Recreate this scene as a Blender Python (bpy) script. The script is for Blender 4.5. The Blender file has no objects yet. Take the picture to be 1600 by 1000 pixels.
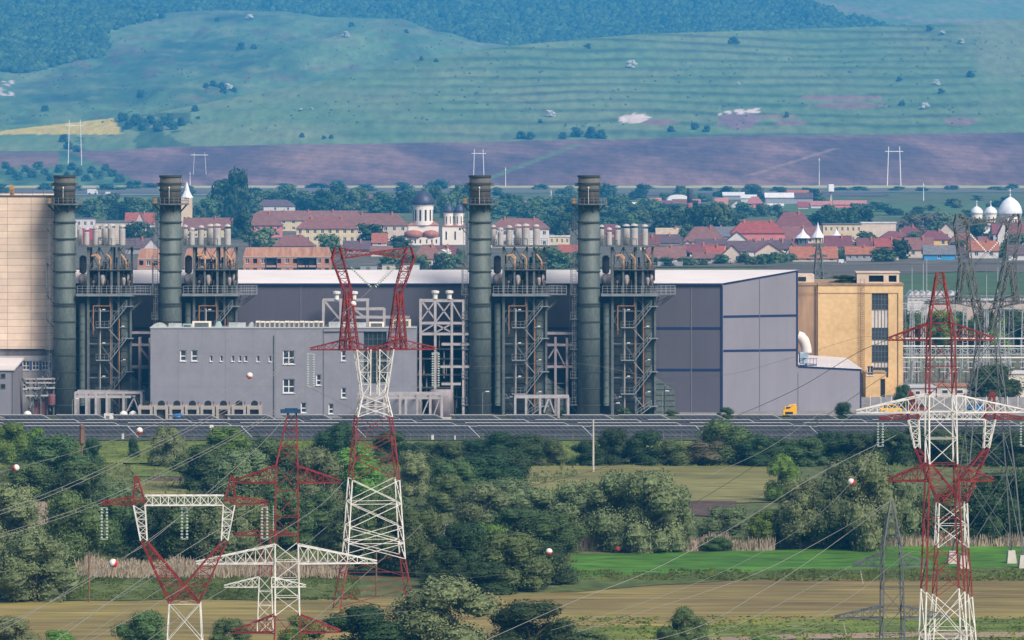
import bpy, math, random
from math import sin, cos, pi, radians, sqrt, floor, exp
R = random.Random(7)
sc = bpy.context.scene
COL = sc.collection
# ------------------------------------------------------------------ camera, world, sun, exposure
F = 8333.0      # focal length in pixels of a 1600 px wide frame
H = 54.0        # camera height over the plain
HAZE = 0.00009
cam_d = bpy.data.cameras.new('camera')
cam = bpy.data.objects.new('camera', cam_d)
COL.objects.link(cam)
cam.location = (0, 0, H)
cam.rotation_euler = (radians(90), 0, 0)
cam_d.sensor_width = 36.0
cam_d.lens = F / 1600 * 36
cam_d.shift_y = -300 / 1600
cam_d.clip_start = 5
cam_d.clip_end = 40000
sc.camera = cam
SUN_EL, SUN_AZ = 44.0, 140.0     # azimuth clockwise from +Y (view direction): to the right, a little behind the camera
w = bpy.data.worlds.new('World')
sc.world = w
w.use_nodes = True
nt = w.node_tree
bg = nt.nodes['Background']
sky = nt.nodes.new('ShaderNodeTexSky')
sky.sky_type = 'NISHITA'
sky.sun_disc = False
sky.sun_elevation = radians(SUN_EL)
sky.sun_rotation = radians(SUN_AZ)
sky.air_density = 1.0
sky.dust_density = 2.5
nt.links.new(sky.outputs[0], bg.inputs[0])
bg.inputs[1].default_value = 0.055
sd = bpy.data.lights.new('sun', 'SUN')
sun = bpy.data.objects.new('sun', sd)
COL.objects.link(sun)
sd.energy = 2.4
sd.angle = radians(28)
sd.color = (1.0, 0.90, 0.78)
from mathutils import Vector, Matrix
sv = Vector((sin(radians(SUN_AZ)) * cos(radians(SUN_EL)), cos(radians(SUN_AZ)) * cos(radians(SUN_EL)), sin(radians(SUN_EL))))
sun.rotation_euler = sv.to_track_quat('Z', 'Y').to_euler()
sun.location = (200, 300, 400)
vs = sc.view_settings
vs.view_transform = 'Standard'
vs.look = 'None'
vs.gamma = 1.0
vs.exposure = 1.2
sc.cycles.max_bounces = 5
sc.cycles.diffuse_bounces = 3
sc.cycles.volume_bounces = 1
sc.cycles.use_denoising = True
sc.cycles.caustics_reflective = False
sc.cycles.caustics_refractive = False

# ------------------------------------------------------------------ helpers
def gx(px, D): return (px - 800) * D / F
def gz(py, D): return H - (py - 200) * D / F
def gd(py): return H * F / (py - 200)          # distance of the plain seen in row py

class MB:
    """collects shapes into ONE mesh object"""
    def __init__(s): s.v = []; s.f = []
    def add(s, vs_, fs):
        n = len(s.v); s.v += vs_
        s.f += [tuple(i + n for i in f) for f in fs]
        return s
    def box(s, x0, x1, y0, y1, z0, z1):
        return s.add([(x0,y0,z0),(x1,y0,z0),(x1,y1,z0),(x0,y1,z0),(x0,y0,z1),(x1,y0,z1),(x1,y1,z1),(x0,y1,z1)],
              [(0,3,2,1),(4,5,6,7),(0,1,5,4),(1,2,6,5),(2,3,7,6),(3,0,4,7)])
    def bar(s, p, q, r, n=4, r2=None, cap=True):
        p = Vector(p); q = Vector(q); d = q - p
        if d.length < 1e-5: return s
        d.normalize()
        u = d.cross(Vector((0, 0, 1)) if abs(d.z) < .95 else Vector((0, 1, 0))).normalized()
        w_ = d.cross(u)
        r2 = r if r2 is None else r2
        vs_ = []
        for c, rr in ((p, r), (q, r2)):
            for k in range(n):
                a = 2 * pi * (k + .5) / n
                vs_.append(tuple(c + (u * cos(a) + w_ * sin(a)) * rr))
        fs = [(k, (k + 1) % n, n + (k + 1) % n, n + k) for k in range(n)]
        if cap: fs += [tuple(range(n - 1, -1, -1)), tuple(range(n, 2 * n))]
        return s.add(vs_, fs)
    def path(s, pts, r, n=4):
        for a, b in zip(pts, pts[1:]): s.bar(a, b, r, n)
        return s
    def quad(s, a, b, c, d): return s.add([a, b, c, d], [(0, 1, 2, 3)])
    def prism(s, poly, y0, y1):
        """poly = (x,z) outline counter-clockwise seen from -Y"""
        n = len(poly)
        vs_ = [(x, y0, z) for x, z in poly] + [(x, y1, z) for x, z in poly]
        fs = [tuple(range(n)), tuple(range(2 * n - 1, n - 1, -1))]
        fs += [(k, n + k, n + (k + 1) % n, (k + 1) % n) for k in range(n)]
        return s.add(vs_, fs)
    def lathe(s, prof, c=(0, 0, 0), n=16):
        vs_ = []
        for r, z in prof:
            for k in range(n):
                a = 2 * pi * k / n
                vs_.append((c[0] + r * cos(a), c[1] + r * sin(a), c[2] + z))
        m = len(prof); fs = []
        for j in range(m - 1):
            for k in range(n):
                fs.append((j*n+k, j*n+(k+1)%n, (j+1)*n+(k+1)%n, (j+1)*n+k))
        fs.append(tuple(range(n-1, -1, -1))); fs.append(tuple(range((m-1)*n, m*n)))
        return s.add(vs_, fs)
    def strut(s, A, B, n, rl, rb, x=False, t0=0., t1=1.):
        """lattice member between two quads A,B (4 corners each): 4 legs, rings and bracing in n panels"""
        A = [Vector(a) for a in A]; B = [Vector(b) for b in B]
        lv = [[a.lerp(b, i / n) for a, b in zip(A, B)] for i in range(n + 1)]
        for a, b in zip(A, B): s.bar(a, b, rl)
        for i in range(n):
            for k in range(4):
                k2 = (k + 1) % 4
                p, q = lv[i], lv[i + 1]
                if x or (i + k) % 2 == 0: s.bar(p[k], q[k2], rb, cap=False)
                if x or (i + k) % 2 == 1: s.bar(p[k2], q[k], rb, cap=False)
        for i in range(1 if n > 1 else 0, n):
            for k in range(4):
                if (lv[i][k] - lv[i][(k+1)%4]).length > .12: s.bar(lv[i][k], lv[i][(k+1)%4], rb * .9, cap=False)
        return s
    def build(s, name, m, parent=None, smooth=False, label=None):
        me = bpy.data.meshes.new(name)
        me.from_pydata(s.v, [], s.f)
        me.materials.append(m)
        if smooth: me.polygons.foreach_set('use_smooth', [True] * len(me.polygons))
        o = bpy.data.objects.new(name, me)
        COL.objects.link(o)
        if parent: o.parent = parent
        if label: o['label'] = label
        return o

LABELS = {}
def tag(o, label, cat, group=None, kind=None):
    o['label'] = label; o['category'] = cat
    if group: o['group'] = group
    if kind: o['kind'] = kind
    n = len(label.replace(',', ' ').split())
    if n > 16 or n < 4: print('LABEL LENGTH', n, label)
    if LABELS.setdefault(label, o) is not o: print('LABEL TWICE', label)
    return o
def thing(name, label, cat, loc=(0, 0, 0), rz=0, group=None):
    o = bpy.data.objects.new(name, None)
    COL.objects.link(o)
    o.empty_display_size = .5
    o.location = loc; o.rotation_euler = (0, 0, rz)
    if label: tag(o, label, cat, group)
    else:
        o['category'] = cat
        if group: o['group'] = group
    return o
def struct(o):
    o['kind'] = 'structure'; return o
CH = {}
def kids(o):
    if o.name not in CH: CH[o.name] = [c for c in o.children]
    return CH[o.name]
def dup(root, loc, label, rz=0, scale=None, cat=None, group=None):
    r = root.copy(); COL.objects.link(r)
    r.location = loc; r.rotation_euler = (0, 0, rz)
    if scale: r.scale = scale
    if cat: r['category'] = cat
    if group: r['group'] = group
    if label: tag(r, label, r['category'])
    for ch in kids(root):
        c = ch.copy(); COL.objects.link(c); c.parent = r
        for g in kids(ch):
            d = g.copy(); COL.objects.link(d); d.parent = c
    return r
ORDW = ['', 'second', 'third', 'fourth', 'fifth', 'sixth', 'seventh', 'eighth', 'ninth', 'tenth', 'eleventh', 'twelfth',
        'thirteenth', 'fourteenth', 'fifteenth', 'sixteenth', 'seventeenth', 'eighteenth', 'nineteenth', 'twentieth']
def ordinal(i, n):
    if n == 1: return ''
    if i == 0: return 'leftmost'
    if i == n - 1: return 'rightmost'
    return ORDW[i] + ' from left'

# ------------------------------------------------------------------ materials
MATS = {}
def mat(name, c, var=.15, scale=1.0, rough=.85, bump=0., metal=0., stretch=(1, 1, 1), c2=None, rnd=0., spec=.3, fine=0., coord='Object'):
    """principled surface with two octaves of noise in its colour; c2 = second colour it drifts to; rnd = change per object"""
    if name in MATS: return MATS[name]
    m = bpy.data.materials.new(name); m.use_nodes = True
    t = m.node_tree; N = t.nodes; L = t.links
    b = N['Principled BSDF']
    b.inputs['Roughness'].default_value = rough
    b.inputs['Metallic'].default_value = metal
    b.inputs['Specular IOR Level'].default_value = spec
    tc = N.new('ShaderNodeTexCoord'); mp = N.new('ShaderNodeMapping')
    mp.inputs['Scale'].default_value = stretch
    if coord == 'World':
        g = N.new('ShaderNodeNewGeometry'); L.new(g.outputs['Position'], mp.inputs[0])
    else: L.new(tc.outputs['Object'], mp.inputs[0])
    n1 = N.new('ShaderNodeTexNoise'); n1.inputs['Scale'].default_value = scale; n1.inputs['Detail'].default_value = 6
    n1.inputs['Roughness'].default_value = .65
    L.new(mp.outputs[0], n1.inputs['Vector'])
    rp = N.new('ShaderNodeValToRGB')
    e = rp.color_ramp.elements
    lo = tuple(max(0, k * (1 - var)) for k in c); hi = tuple(min(1, k * (1 + var)) for k in c)
    if c2: hi = c2
    e[0].position = .32; e[1].position = .68
    e[0].color = (*lo, 1); e[1].color = (*hi, 1)
    L.new(n1.outputs[0], rp.inputs[0])
    out = rp.outputs[0]
    if fine:
        n2 = N.new('ShaderNodeTexNoise'); n2.inputs['Scale'].default_value = scale * 9; n2.inputs['Detail'].default_value = 3
        L.new(mp.outputs[0], n2.inputs['Vector'])
        mr = N.new('ShaderNodeMapRange'); mr.inputs[1].default_value = .3; mr.inputs[2].default_value = .7
        mr.inputs[3].default_value = 1 - fine; mr.inputs[4].default_value = 1 + fine
        L.new(n2.outputs[0], mr.inputs[0])
        mx = N.new('ShaderNodeVectorMath'); mx.operation = 'SCALE'
        L.new(out, mx.inputs[0]); L.new(mr.outputs[0], mx.inputs['Scale']); out = mx.outputs[0]
    if rnd:
        oi = N.new('ShaderNodeObjectInfo')
        hs = N.new('ShaderNodeHueSaturation')
        mr = N.new('ShaderNodeMapRange'); mr.inputs[3].default_value = 1 - rnd; mr.inputs[4].default_value = 1 + rnd
        L.new(oi.outputs['Random'], mr.inputs[0]); L.new(mr.outputs[0], hs.inputs['Value'])
        mh = N.new('ShaderNodeMath'); mh.operation = 'MULTIPLY_ADD'
        fr = N.new('ShaderNodeMath'); fr.operation = 'FRACT'
        m7 = N.new('ShaderNodeMath'); m7.operation = 'MULTIPLY'; m7.inputs[1].default_value = 7.31
        L.new(oi.outputs['Random'], m7.inputs[0]); L.new(m7.outputs[0], fr.inputs[0])
        L.new(fr.outputs[0], mh.inputs[0]); mh.inputs[1].default_value = .05 * (rnd / .2); mh.inputs[2].default_value = .5 - .025 * (rnd / .2)
        L.new(mh.outputs[0], hs.inputs['Hue'])
        L.new(out, hs.inputs['Color']); out = hs.outputs[0]
    L.new(out, b.inputs['Base Color'])
    if bump:
        bp = N.new('ShaderNodeBump'); bp.inputs['Strength'].default_value = 1; bp.inputs['Distance'].default_value = bump
        L.new(n1.outputs[0], bp.inputs['Height']); L.new(bp.outputs[0], b.inputs['Normal'])
    MATS[name] = m
    return m
def panel_mat(name, c, c2, mortar, bw, bh, ms=.02, var=.2, nscale=.4, rough=.8, offset=0., axis='xz', streak=0.):
    """flat wall in panels (brick texture in the wall's own x-z plane) with weathering"""
    if name in MATS: return MATS[name]
    m = bpy.data.materials.new(name); m.use_nodes = True
    t = m.node_tree; N = t.nodes; L = t.links
    b = N['Principled BSDF']; b.inputs['Roughness'].default_value = rough; b.inputs['Specular IOR Level'].default_value = .3
    tc = N.new('ShaderNodeTexCoord'); sp = N.new('ShaderNodeSeparateXYZ'); cb = N.new('ShaderNodeCombineXYZ')
    L.new(tc.outputs['Object'], sp.inputs[0])
    if axis == 'xy': L.new(sp.outputs[0], cb.inputs[0]); L.new(sp.outputs[1], cb.inputs[1])
    else:
        ad = N.new('ShaderNodeMath'); ad.operation = 'ADD'
        L.new(sp.outputs[0], ad.inputs[0]); L.new(sp.outputs[1], ad.inputs[1])
        L.new(ad.outputs[0], cb.inputs[0]); L.new(sp.outputs[2], cb.inputs[1])
    br = N.new('ShaderNodeTexBrick'); br.offset = offset; br.squash = 1
    br.inputs['Color1'].default_value = (*c, 1); br.inputs['Color2'].default_value = (*c2, 1); br.inputs['Mortar'].default_value = (*mortar, 1)
    br.inputs['Scale'].default_value = 1; br.inputs['Mortar Size'].default_value = ms; br.inputs['Mortar Smooth'].default_value = .3
    br.inputs['Brick Width'].default_value = bw; br.inputs['Row Height'].default_value = bh
    L.new(cb.outputs[0], br.inputs['Vector'])
    n1 = N.new('ShaderNodeTexNoise'); n1.inputs['Scale'].default_value = nscale; n1.inputs['Detail'].default_value = 7
    n1.inputs['Roughness'].default_value = .7
    if streak:
        mp = N.new('ShaderNodeMapping'); mp.inputs['Scale'].default_value = (1, 1, streak)
        L.new(tc.outputs['Object'], mp.inputs[0]); L.new(mp.outputs[0], n1.inputs['Vector'])
    else: L.new(tc.outputs['Object'], n1.inputs['Vector'])
    mr = N.new('ShaderNodeMapRange'); mr.inputs[1].default_value = .3; mr.inputs[2].default_value = .7
    mr.inputs[3].default_value = 1 - var; mr.inputs[4].default_value = 1 + var
    L.new(n1.outputs[0], mr.inputs[0])
    mx = N.new('ShaderNodeVectorMath'); mx.operation = 'SCALE'
    L.new(br.outputs['Color'], mx.inputs[0]); L.new(mr.outputs[0], mx.inputs['Scale'])
    L.new(mx.outputs[0], b.inputs['Base Color'])
    MATS[name] = m
    return m
def leaf_mat(name, c, rnd=.2):
    return mat(name, c, .38, .9, rough=.65, rnd=rnd, spec=.25, fine=.35)
M_ = dict(
    red=mat('red_paint', (.185, .020, .017), .45, 1.2, .6), white=mat('white_paint', (.63, .615, .59), .22, 1.1, .6),
    steel=mat('galvanised_steel', (.19, .205, .22), .25, 1.0, .6, metal=.2), dsteel=mat('dark_steel', (.10, .115, .12), .3, .8, .6),
    rust=mat('rusty_pipe', (.30, .15, .08), .3, .8, .7), pipe=mat('lagged_pipe', (.42, .37, .35), .2, .6, .6),
    black=mat('dark_gap', (.015, .017, .02), .2), glass=mat('window_glass', (.035, .045, .06), .4, .6, .15, spec=.6),
    wire=mat('aluminium_wire', (.24, .235, .22), .1, 1, .6), conc=mat('pole_concrete', (.45, .42, .38), .15, 1.0),
    ceram=mat('insulator_ceramic', (.30, .36, .33), .2, 3, .3), blue=mat('blue_plastic', (.02, .16, .42), .15, 1, .5),
    yellow=mat('yellow_paint', (.80, .42, .01), .12, .8, .5), wframe=mat('white_window_frame', (.72, .72, .74), .08),
    brown=mat('wood_pole', (.16, .09, .06), .3, 1.0), trunk=mat('tree_bark', (.09, .07, .055), .3, 1.5),
)
# ------------------------------------------------------------------ terrain
def lerpt(tab, x):
    if x <= tab[0][0]: return tab[0][1]
    for (a, va), (b, vb) in zip(tab, tab[1:]):
        if x <= b:
            t = (x - a) / (b - a); return va + (vb - va) * t
    return tab[-1][1]
def smt(tab, x):
    if x <= tab[0][0]: return tab[0][1]
    for (a, va), (b, vb) in zip(tab, tab[1:]):
        if x <= b:
            t = (x - a) / (b - a); t = t * t * (3 - 2 * t); return va + (vb - va) * t
    return tab[-1][1]
_G = {}
def h2(i, j, s=0):
    k = (i, j, s)
    if k not in _G: _G[k] = random.Random(i * 7349 + j * 9151 + s * 131).random()
    return _G[k]
def vn(x, y, s=0):
    i, j = floor(x), floor(y); fx, fy = x - i, y - j
    fx = fx * fx * (3 - 2 * fx); fy = fy * fy * (3 - 2 * fy)
    a = h2(i, j, s) * (1 - fx) + h2(i + 1, j, s) * fx
    b = h2(i, j + 1, s) * (1 - fx) + h2(i + 1, j + 1, s) * fx
    return a * (1 - fy) + b * fy
def fbm(x, y, s=0, o=3):
    v = 0; a = .5; t = 0
    for k in range(o):
        v += a * vn(x, y, s + k); t += a; a *= .5; x *= 2.1; y *= 2.1
    return v / t
def mixc(a, b, t):
    t = max(0, min(1, t)); return tuple(p + (q - p) * t for p, q in zip(a, b))
def hill_mat(name, scale):
    m = bpy.data.materials.new(name); m.use_nodes = True
    N = m.node_tree.nodes; L = m.node_tree.links; b = N['Principled BSDF']
    b.inputs['Roughness'].default_value = .95; b.inputs['Specular IOR Level'].default_value = .1
    at = N.new('ShaderNodeAttribute'); at.attribute_name = 'cover'
    g = N.new('ShaderNodeNewGeometry')
    mp = N.new('ShaderNodeMapping'); mp.inputs['Scale'].default_value = (1, .14, .8)
    L.new(g.outputs['Position'], mp.inputs[0])
    n = N.new('ShaderNodeTexNoise'); n.inputs['Scale'].default_value = scale; n.inputs['Detail'].default_value = 8; n.inputs['Roughness'].default_value = .7
    L.new(mp.outputs[0], n.inputs['Vector'])
    mr = N.new('ShaderNodeMapRange'); mr.inputs[1].default_value = .3; mr.inputs[2].default_value = .7; mr.inputs[3].default_value = .68; mr.inputs[4].default_value = 1.34
    L.new(n.outputs[0], mr.inputs[0])
    mx = N.new('ShaderNodeVectorMath'); mx.operation = 'SCALE'
    L.new(at.outputs['Color'], mx.inputs[0]); L.new(mr.outputs[0], mx.inputs['Scale'])
    L.new(mx.outputs[0], b.inputs['Base Color'])
    return m
def hill(name, zf, cf, px0, px1, dpx, Ds, m):
    """a slope as a height field over (bearing, distance); zf gives height, cf the ground cover there"""
    nx = int((px1 - px0) / dpx) + 1
    vs_, cs = [], []
    for D in Ds:
        for i in range(nx):
            px = px0 + i * dpx; z = zf(px, D)
            vs_.append((gx(px, D), D, z))
            cs.append(cf(px, D, 200 + (H - z) * F / D))
    fs = [(j*nx+i, j*nx+i+1, (j+1)*nx+i+1, (j+1)*nx+i) for j in range(len(Ds) - 1) for i in range(nx - 1)]
    me = bpy.data.meshes.new(name); me.from_pydata(vs_, [], fs); me.materials.append(m)
    ca = me.color_attributes.new('cover', 'FLOAT_COLOR', 'POINT')
    ca.data.foreach_set('color', [k for c in cs for k in (*c, 1)])
    me.polygons.foreach_set('use_smooth', [True] * len(me.polygons))
    o = bpy.data.objects.new(name, me); COL.objects.link(o); struct(o)
    return o
GRASS = (.115, .185, .075); DRYG = (.20, .22, .11); DARKG = (.050, .095, .045); SOIL = (.125, .070, .060); PALE = (.30, .19, .145)
D0, D1 = 5000., 5600.
YP = [(-400, 236), (0, 236), (150, 235), (300, 228), (500, 225), (700, 222), (900, 218), (1200, 211), (1600, 207), (2100, 203)]
YC = [(-400, 196), (0, 196), (120, 190), (240, 177), (350, 155), (475, 131), (575, 110), (675, 88), (800, 71), (1000, 53), (1250, 45), (1400, 40), (1600, 29), (2100, 5)]
def DC(px): return lerpt([(-400, 5950), (240, 5950), (1300, 7100), (2100, 7300)], px)
def y_of(px, D):
    yp, yc, dc = smt(YP, px), lerpt(YC, px), DC(px)
    if D <= D1: return 290 + (yp - 290) * ((D - D0) / (D1 - D0)) ** .8
    t = (D - D1) / (dc - D1)
    return yp + (yc - yp) * t ** .9
def TW(px, z): return 9 * fbm(px / 330, z / 38, 5) + 1.6 * fbm(px / 60, z / 20, 6)
def z_front(px, D):
    dc = DC(px)
    if D < D0: return -(D0 - D) * .02
    if D <= dc:
        z = H - (y_of(px, D) - 200) * D / F
        if D > D1 + 40:
            t = min(1, (D - D1 - 40) / 200)
            z += 2.2 * t * sin(z * 2 * pi / 11 + TW(px, z)) * min(1, (dc - D) / 150 + .1)
        return z
    zc = H - (lerpt(YC, px) - 200) * dc / F
    return zc - ((D - dc) / 1200) ** 1.5 * 120
def c_front(px, D, y):
    yp = smt(YP, px)
    if D < D1 and px > 100 + (290 - y) * -.3 + max(0, y - 235) * 2.0 + 20:
        n = fbm(px / 90 + (290 - y) / 40, y / 26, 3, 4)
        c = mixc((.105, .062, .066), (.25, .145, .13), (n - .35) * 2.2)
        c = mixc(c, (.26, .155, .11), max(0, 1 - abs(px - 510 + (y - 225) * 1.5) / 120) * max(0, 1 - abs(y - 245) / 28) * .8)
        if abs((px - 800) - (265 - y) * 2.6) < 8 and y > 225: c = mixc(c, GRASS, .7)
        if abs((px - 1190) - (268 - y) * 3.2) < 7 and 232 < y < 275: c = mixc(c, PALE, .6)
        k = sin((y + px * .13) * 1.9) * .05 + sin((y - px * .06) * 1.1) * .04
        return tuple(max(0, q * (1 + k * 2)) for q in c)
    if D < D1:
        n = fbm(px / 30, y / 9, 9)
        c = mixc(DARKG, GRASS, (n - .3) * 2)
        if px < 95 and 238 < y < 262: c = mixc(SOIL, PALE, n * .6)
        return c
    # terraces: grass colour goes darker and paler in bands along the ripple
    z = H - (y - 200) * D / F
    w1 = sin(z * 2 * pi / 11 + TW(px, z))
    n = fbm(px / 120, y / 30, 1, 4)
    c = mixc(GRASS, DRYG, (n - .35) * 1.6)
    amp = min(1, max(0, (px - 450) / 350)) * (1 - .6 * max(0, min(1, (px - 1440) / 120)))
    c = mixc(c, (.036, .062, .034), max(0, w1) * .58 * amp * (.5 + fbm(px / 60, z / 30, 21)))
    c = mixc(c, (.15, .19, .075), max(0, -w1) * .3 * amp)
    ej = 176 + 12 * fbm(y / 4, 0, 61) + (y - 196) * .35
    if px < ej and 183 + (187 - px) * .115 < y < 210: return (.50, .38, .07)          # rape field
    if px < 300 and y > 176 and fbm(px / 26, y / 12, 62) > .30 + abs(px - 225) / 260: return mixc((.036, .08, .03), (.09, .13, .05), fbm(px / 10, y / 5, 2))
    def blot(cx, cy, rx, ry): return ((px - cx) / rx) ** 2 + ((y - cy) / ry) ** 2 + (fbm(px / 14, y / 5, 4) - .5) * 1.6
    for (cx, cy, rx, ry) in ((1315, 153, 62, 4.5), (1325, 165, 58, 5), (1030, 191, 30, 5), (1210, 182, 40, 3), (1235, 192, 22, 5), (1500, 190, 26, 7)):
        if blot(cx, cy, rx, ry) < 1: c = mixc(c, (.24, .13, .12), .75)
    if blot(1153, 189, 34, 14) < 1 and y > 176: c = (.20, .125, .13)
    if blot(990, 185, 26, 7) < .9: c = (.62, .50, .44)
    if abs(y - 175 + (px - 1150) * .06) < 3.4 and 1117 < px < 1190 and fbm(px / 6, y / 3, 6) > .45: c = (.60, .50, .46)
    if px > 1420 and y < 120 and abs(px - 1450 - (y - 45) * 2) < 30: c = mixc(c, DARKG, .5 * fbm(px / 12, y / 6, 8))
    c = mixc(c, DRYG, .7 * max(0, min(1, (px - 1500 - (y - 60) * .6 + 60 * (fbm(px / 30, y / 14, 63) - .5)) / 25)) * max(0, min(1, (132 - y) / 20)))
    return c
def frange(a, b, s):
    o = []
    while a < b: o.append(a); a += s
    return o + [b]
HM = hill_mat('hill_ground', .085)
hill('terraced_hill', z_front, c_front, -240, 1840, 5, frange(4960, 5600, 10) + frange(5605, 7300, 8.5) + frange(7350, 8400, 90), HM)
YB = [(-400, 10), (120, 10), (240, 21), (330, 16), (430, 17), (520, 27), (620, 29), (690, 50), (760, 67), (860, 84), (1000, 110), (2100, 200)]
def z_back(px, D):
    D2, dc = 5900., lerpt([(-400, 8600), (240, 8300), (760, 8000), (1000, 7900)], px)
    yb = smt(YB, px)
    if D <= dc:
        t = max(0., (D - D2) / (dc - D2))
        z = H - (240 + (yb - 240) * t ** .85 - 200) * D / F
        e = min(1, (1 - t) * 5) * min(1, t * 4)
        # gullies and spurs running down the slope
        z += e * (16 * (fbm(px / 150 - t * 1.2, t * 2.2, 31, 3) - .5) * 2 + 5 * (fbm(px / 40 + t * 2, t * 6, 37, 2) - .5) * 2)
        z += e * 13 * exp(-((px - 420 - (t - .5) * 500) / 60) ** 2) + e * 12 * exp(-((px - 600 - (t - .75) * 700) / 45) ** 2)
        return z
    zc = H - (yb - 200) * dc / F
    return zc - ((D - dc) / 1200) ** 1.5 * 110
def c_back(px, D, y):
    n = fbm(px / 70, y / 22, 12, 4)
    c = mixc(DARKG, GRASS, (n - .2) * 2.4); c = mixc(c, DRYG, (fbm(px / 50, y / 9, 14) - .5) * 2.2)
    if fbm(px / 26, y / 12, 15) > .70: c = mixc(c, SOIL, .5)
    if px < 24 and abs(y - 137) < 12 and fbm(px / 5, y / 4, 16) > .5: c = (.55, .44, .42)
    return c
hill('pasture_hill', z_back, c_back, -240, 1000, 6, frange(5850, 8700, 14) + frange(8750, 9600, 100), HM)
YW = [(-400, -130), (300, -120), (700, -100), (1000, -90), (1300, -80), (1700, -75), (2100, -70)]
def z_wood(px, D):
    D2, dc = 7600., 10800.
    yw = smt(YW, px)
    if D <= dc:
        t = max(0., (D - D2) / (dc - D2))
        z = H - (130 + (yw - 130) * t ** .9 - 200) * D / F
        return z + 22 * (fbm(px / 130, t * 4, 41) - .5)
    return H - (yw - 200) * dc / F - (D - dc) * .1
def c_wood(px, D, y):
    if wooded(px, y) : return (.035, .06, .03)
    n = fbm(px / 50, y / 14, 18)
    c = mixc(GRASS, DRYG, (n - .3) * 2)
    if abs(y - 4 - (px - 1240) * .105 + 6 * sin(px / 60)) < 2.2 and px > 1200: c = (.22, .19, .12)
    return c
def wooded(px, y): return y < 150 and px < 1250 + (y - 0) * 3.2 + 60 * (fbm(px / 40, y / 12, 19) - .5) or (y < -18)
hill('wooded_hill', z_wood, c_wood, -300, 1900, 10, frange(7500, 10900, 50) + [11400], HM)
# far wood: one mass of crowns
def crown_blob(mb, c, r, rr, seed):
    n1, n2 = 7, 4
    vs_ = []; q = random.Random(seed)
    for j in range(n2 + 1):
        th = pi * .62 * j / n2
        for k in range(n1):
            a = 2 * pi * (k + .5 * (j % 2)) / n1; s = r * (1 + rr * (q.random() - .5))
            vs_.append((c[0] + s * sin(th) * cos(a), c[1] + s * sin(th) * sin(a), c[2] + s * cos(th) * 1.1))
    fs = [(j*n1+k, j*n1+(k+1)%n1, (j+1)*n1+(k+1)%n1, (j+1)*n1+k) for j in range(n2) for k in range(n1)]
    mb.add(vs_, [f[::-1] for f in fs])
FOREST = leaf_mat('forest_leaves', (.040, .075, .026), rnd=0)
FOREST = mat('forest_crowns', (.014, .034, .012), .3, .03, rough=.9, c2=(.085, .14, .045), spec=.1, fine=.5)
wd = MB(); q = random.Random(3)
y = 140.
while y > -40:
    px = -120.
    while px < 1700:
        x_, y_ = px + q.uniform(-4, 4), y + q.uniform(-1.5, 1.5)
        # find the place on the slope that this bearing and row belong to
        if wooded(x_, y_):
            t = max(0, (130 - y_) / (130 - smt(YW, x_))) ** (1 / .9); D = 7600 + t * 3200
            crown_blob(wd, (gx(x_, D), D, z_wood(x_, D) + 3), q.uniform(4.5, 8.5), .5, q.random())
        px += 7.5
    y -= 2.6
struct(wd.build('wooded_crowns', FOREST, smooth=True)); w_o = COL.objects['wooded_crowns']; w_o.name = 'far_wood'
tag(w_o, 'broad blue-green wood covering the far hillside along the top', 'wood', kind='stuff')
wl = MB()
LP = [(-400, 112), (0, 112), (40, 108), (100, 92), (150, 80), (168, 72), (169, 46), (205, 40), (236, 32), (238, 16)]
y = 120.
while y > 8:
    px = -100.
    while px < 240:
        x_, y_ = px + q.uniform(-4, 4), y + q.uniform(-1.5, 1.5)
        if y_ < lerpt(LP, x_) and x_ < 238:
            dc = lerpt([(-400, 8600), (240, 8300)], x_)
            t = max(0, (240 - y_) / (240 - smt(YB, x_))) ** (1 / .85)
            if t <= 1.02:
                D = 5900 + t * (dc - 5900)
                crown_blob(wl, (gx(x_, D), D, z_back(x_, D) + 3), q.uniform(4.5, 8), .5, q.random())
        px += 7
    y -= 2.4
tag(wl.build('hillside_wood', FOREST, smooth=True), 'dense wood on the pasture hill at the upper left', 'wood', kind='stuff')

# ------------------------------------------------------------------ plain, fields, roads
gm = mat('grass_ground', (.070, .095, .030), .3, .05, rough=.95, stretch=(1, .4, 1), fine=.35, c2=(.12, .145, .05))
g = MB(); xs = [-4500, -900, 900, 4500]; ys = [-200, 300, 2400, 7500]
for i in range(3):
    for j in range(3):
        g.quad((xs[i], ys[j], 0), (xs[i+1], ys[j], 0), (xs[i+1], ys[j+1], 0), (xs[i], ys[j+1], 0))
struct(g.build('ground', gm))
ZL = [0.02]
def patch(name, pts, m, wob=0., z=None):
    """a field: an outline on the plain, subdivided and slightly ragged along its edge"""
    if z is None: ZL[0] += .012; z = ZL[0]
    pts = [(a + (500 if a >= 1800 else -500 if a <= -300 else 0), b) for a, b in pts]   # run on past the frame
    P = [Vector((gx(a, gd(b)), gd(b), z)) for a, b in pts]; o = []
    for a, b in zip(P, P[1:] + P[:1]):
        n = min(240, max(1, int((b - a).length / 2.5))) if wob else 1
        for i in range(n):
            p = a.lerp(b, i / n)
            if wob and 0 < i:
                k = wob * (fbm(p.x / 9, p.y / 30, 77) - .5) * 3
                p += Vector((0, k * 2.5, 0)) if abs(b.x - a.x) * 2 > abs(b.y - a.y) else Vector((k, 0, 0))
            o.append(tuple(p))
    mb = MB(); mb.add(o, [tuple(range(len(o)))])
    return struct(mb.build(name, m))
tilled = mat('tilled_soil', (.15, .105, .05), .3, .03, rough=.95, stretch=(.3, 1.6, 1), c2=(.26, .215, .062), fine=.4)
wheat = mat('young_wheat', (.042, .135, .010), .25, .05, rough=.9, stretch=(.5, .8, 1), c2=(.075, .19, .016), fine=.45)
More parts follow.
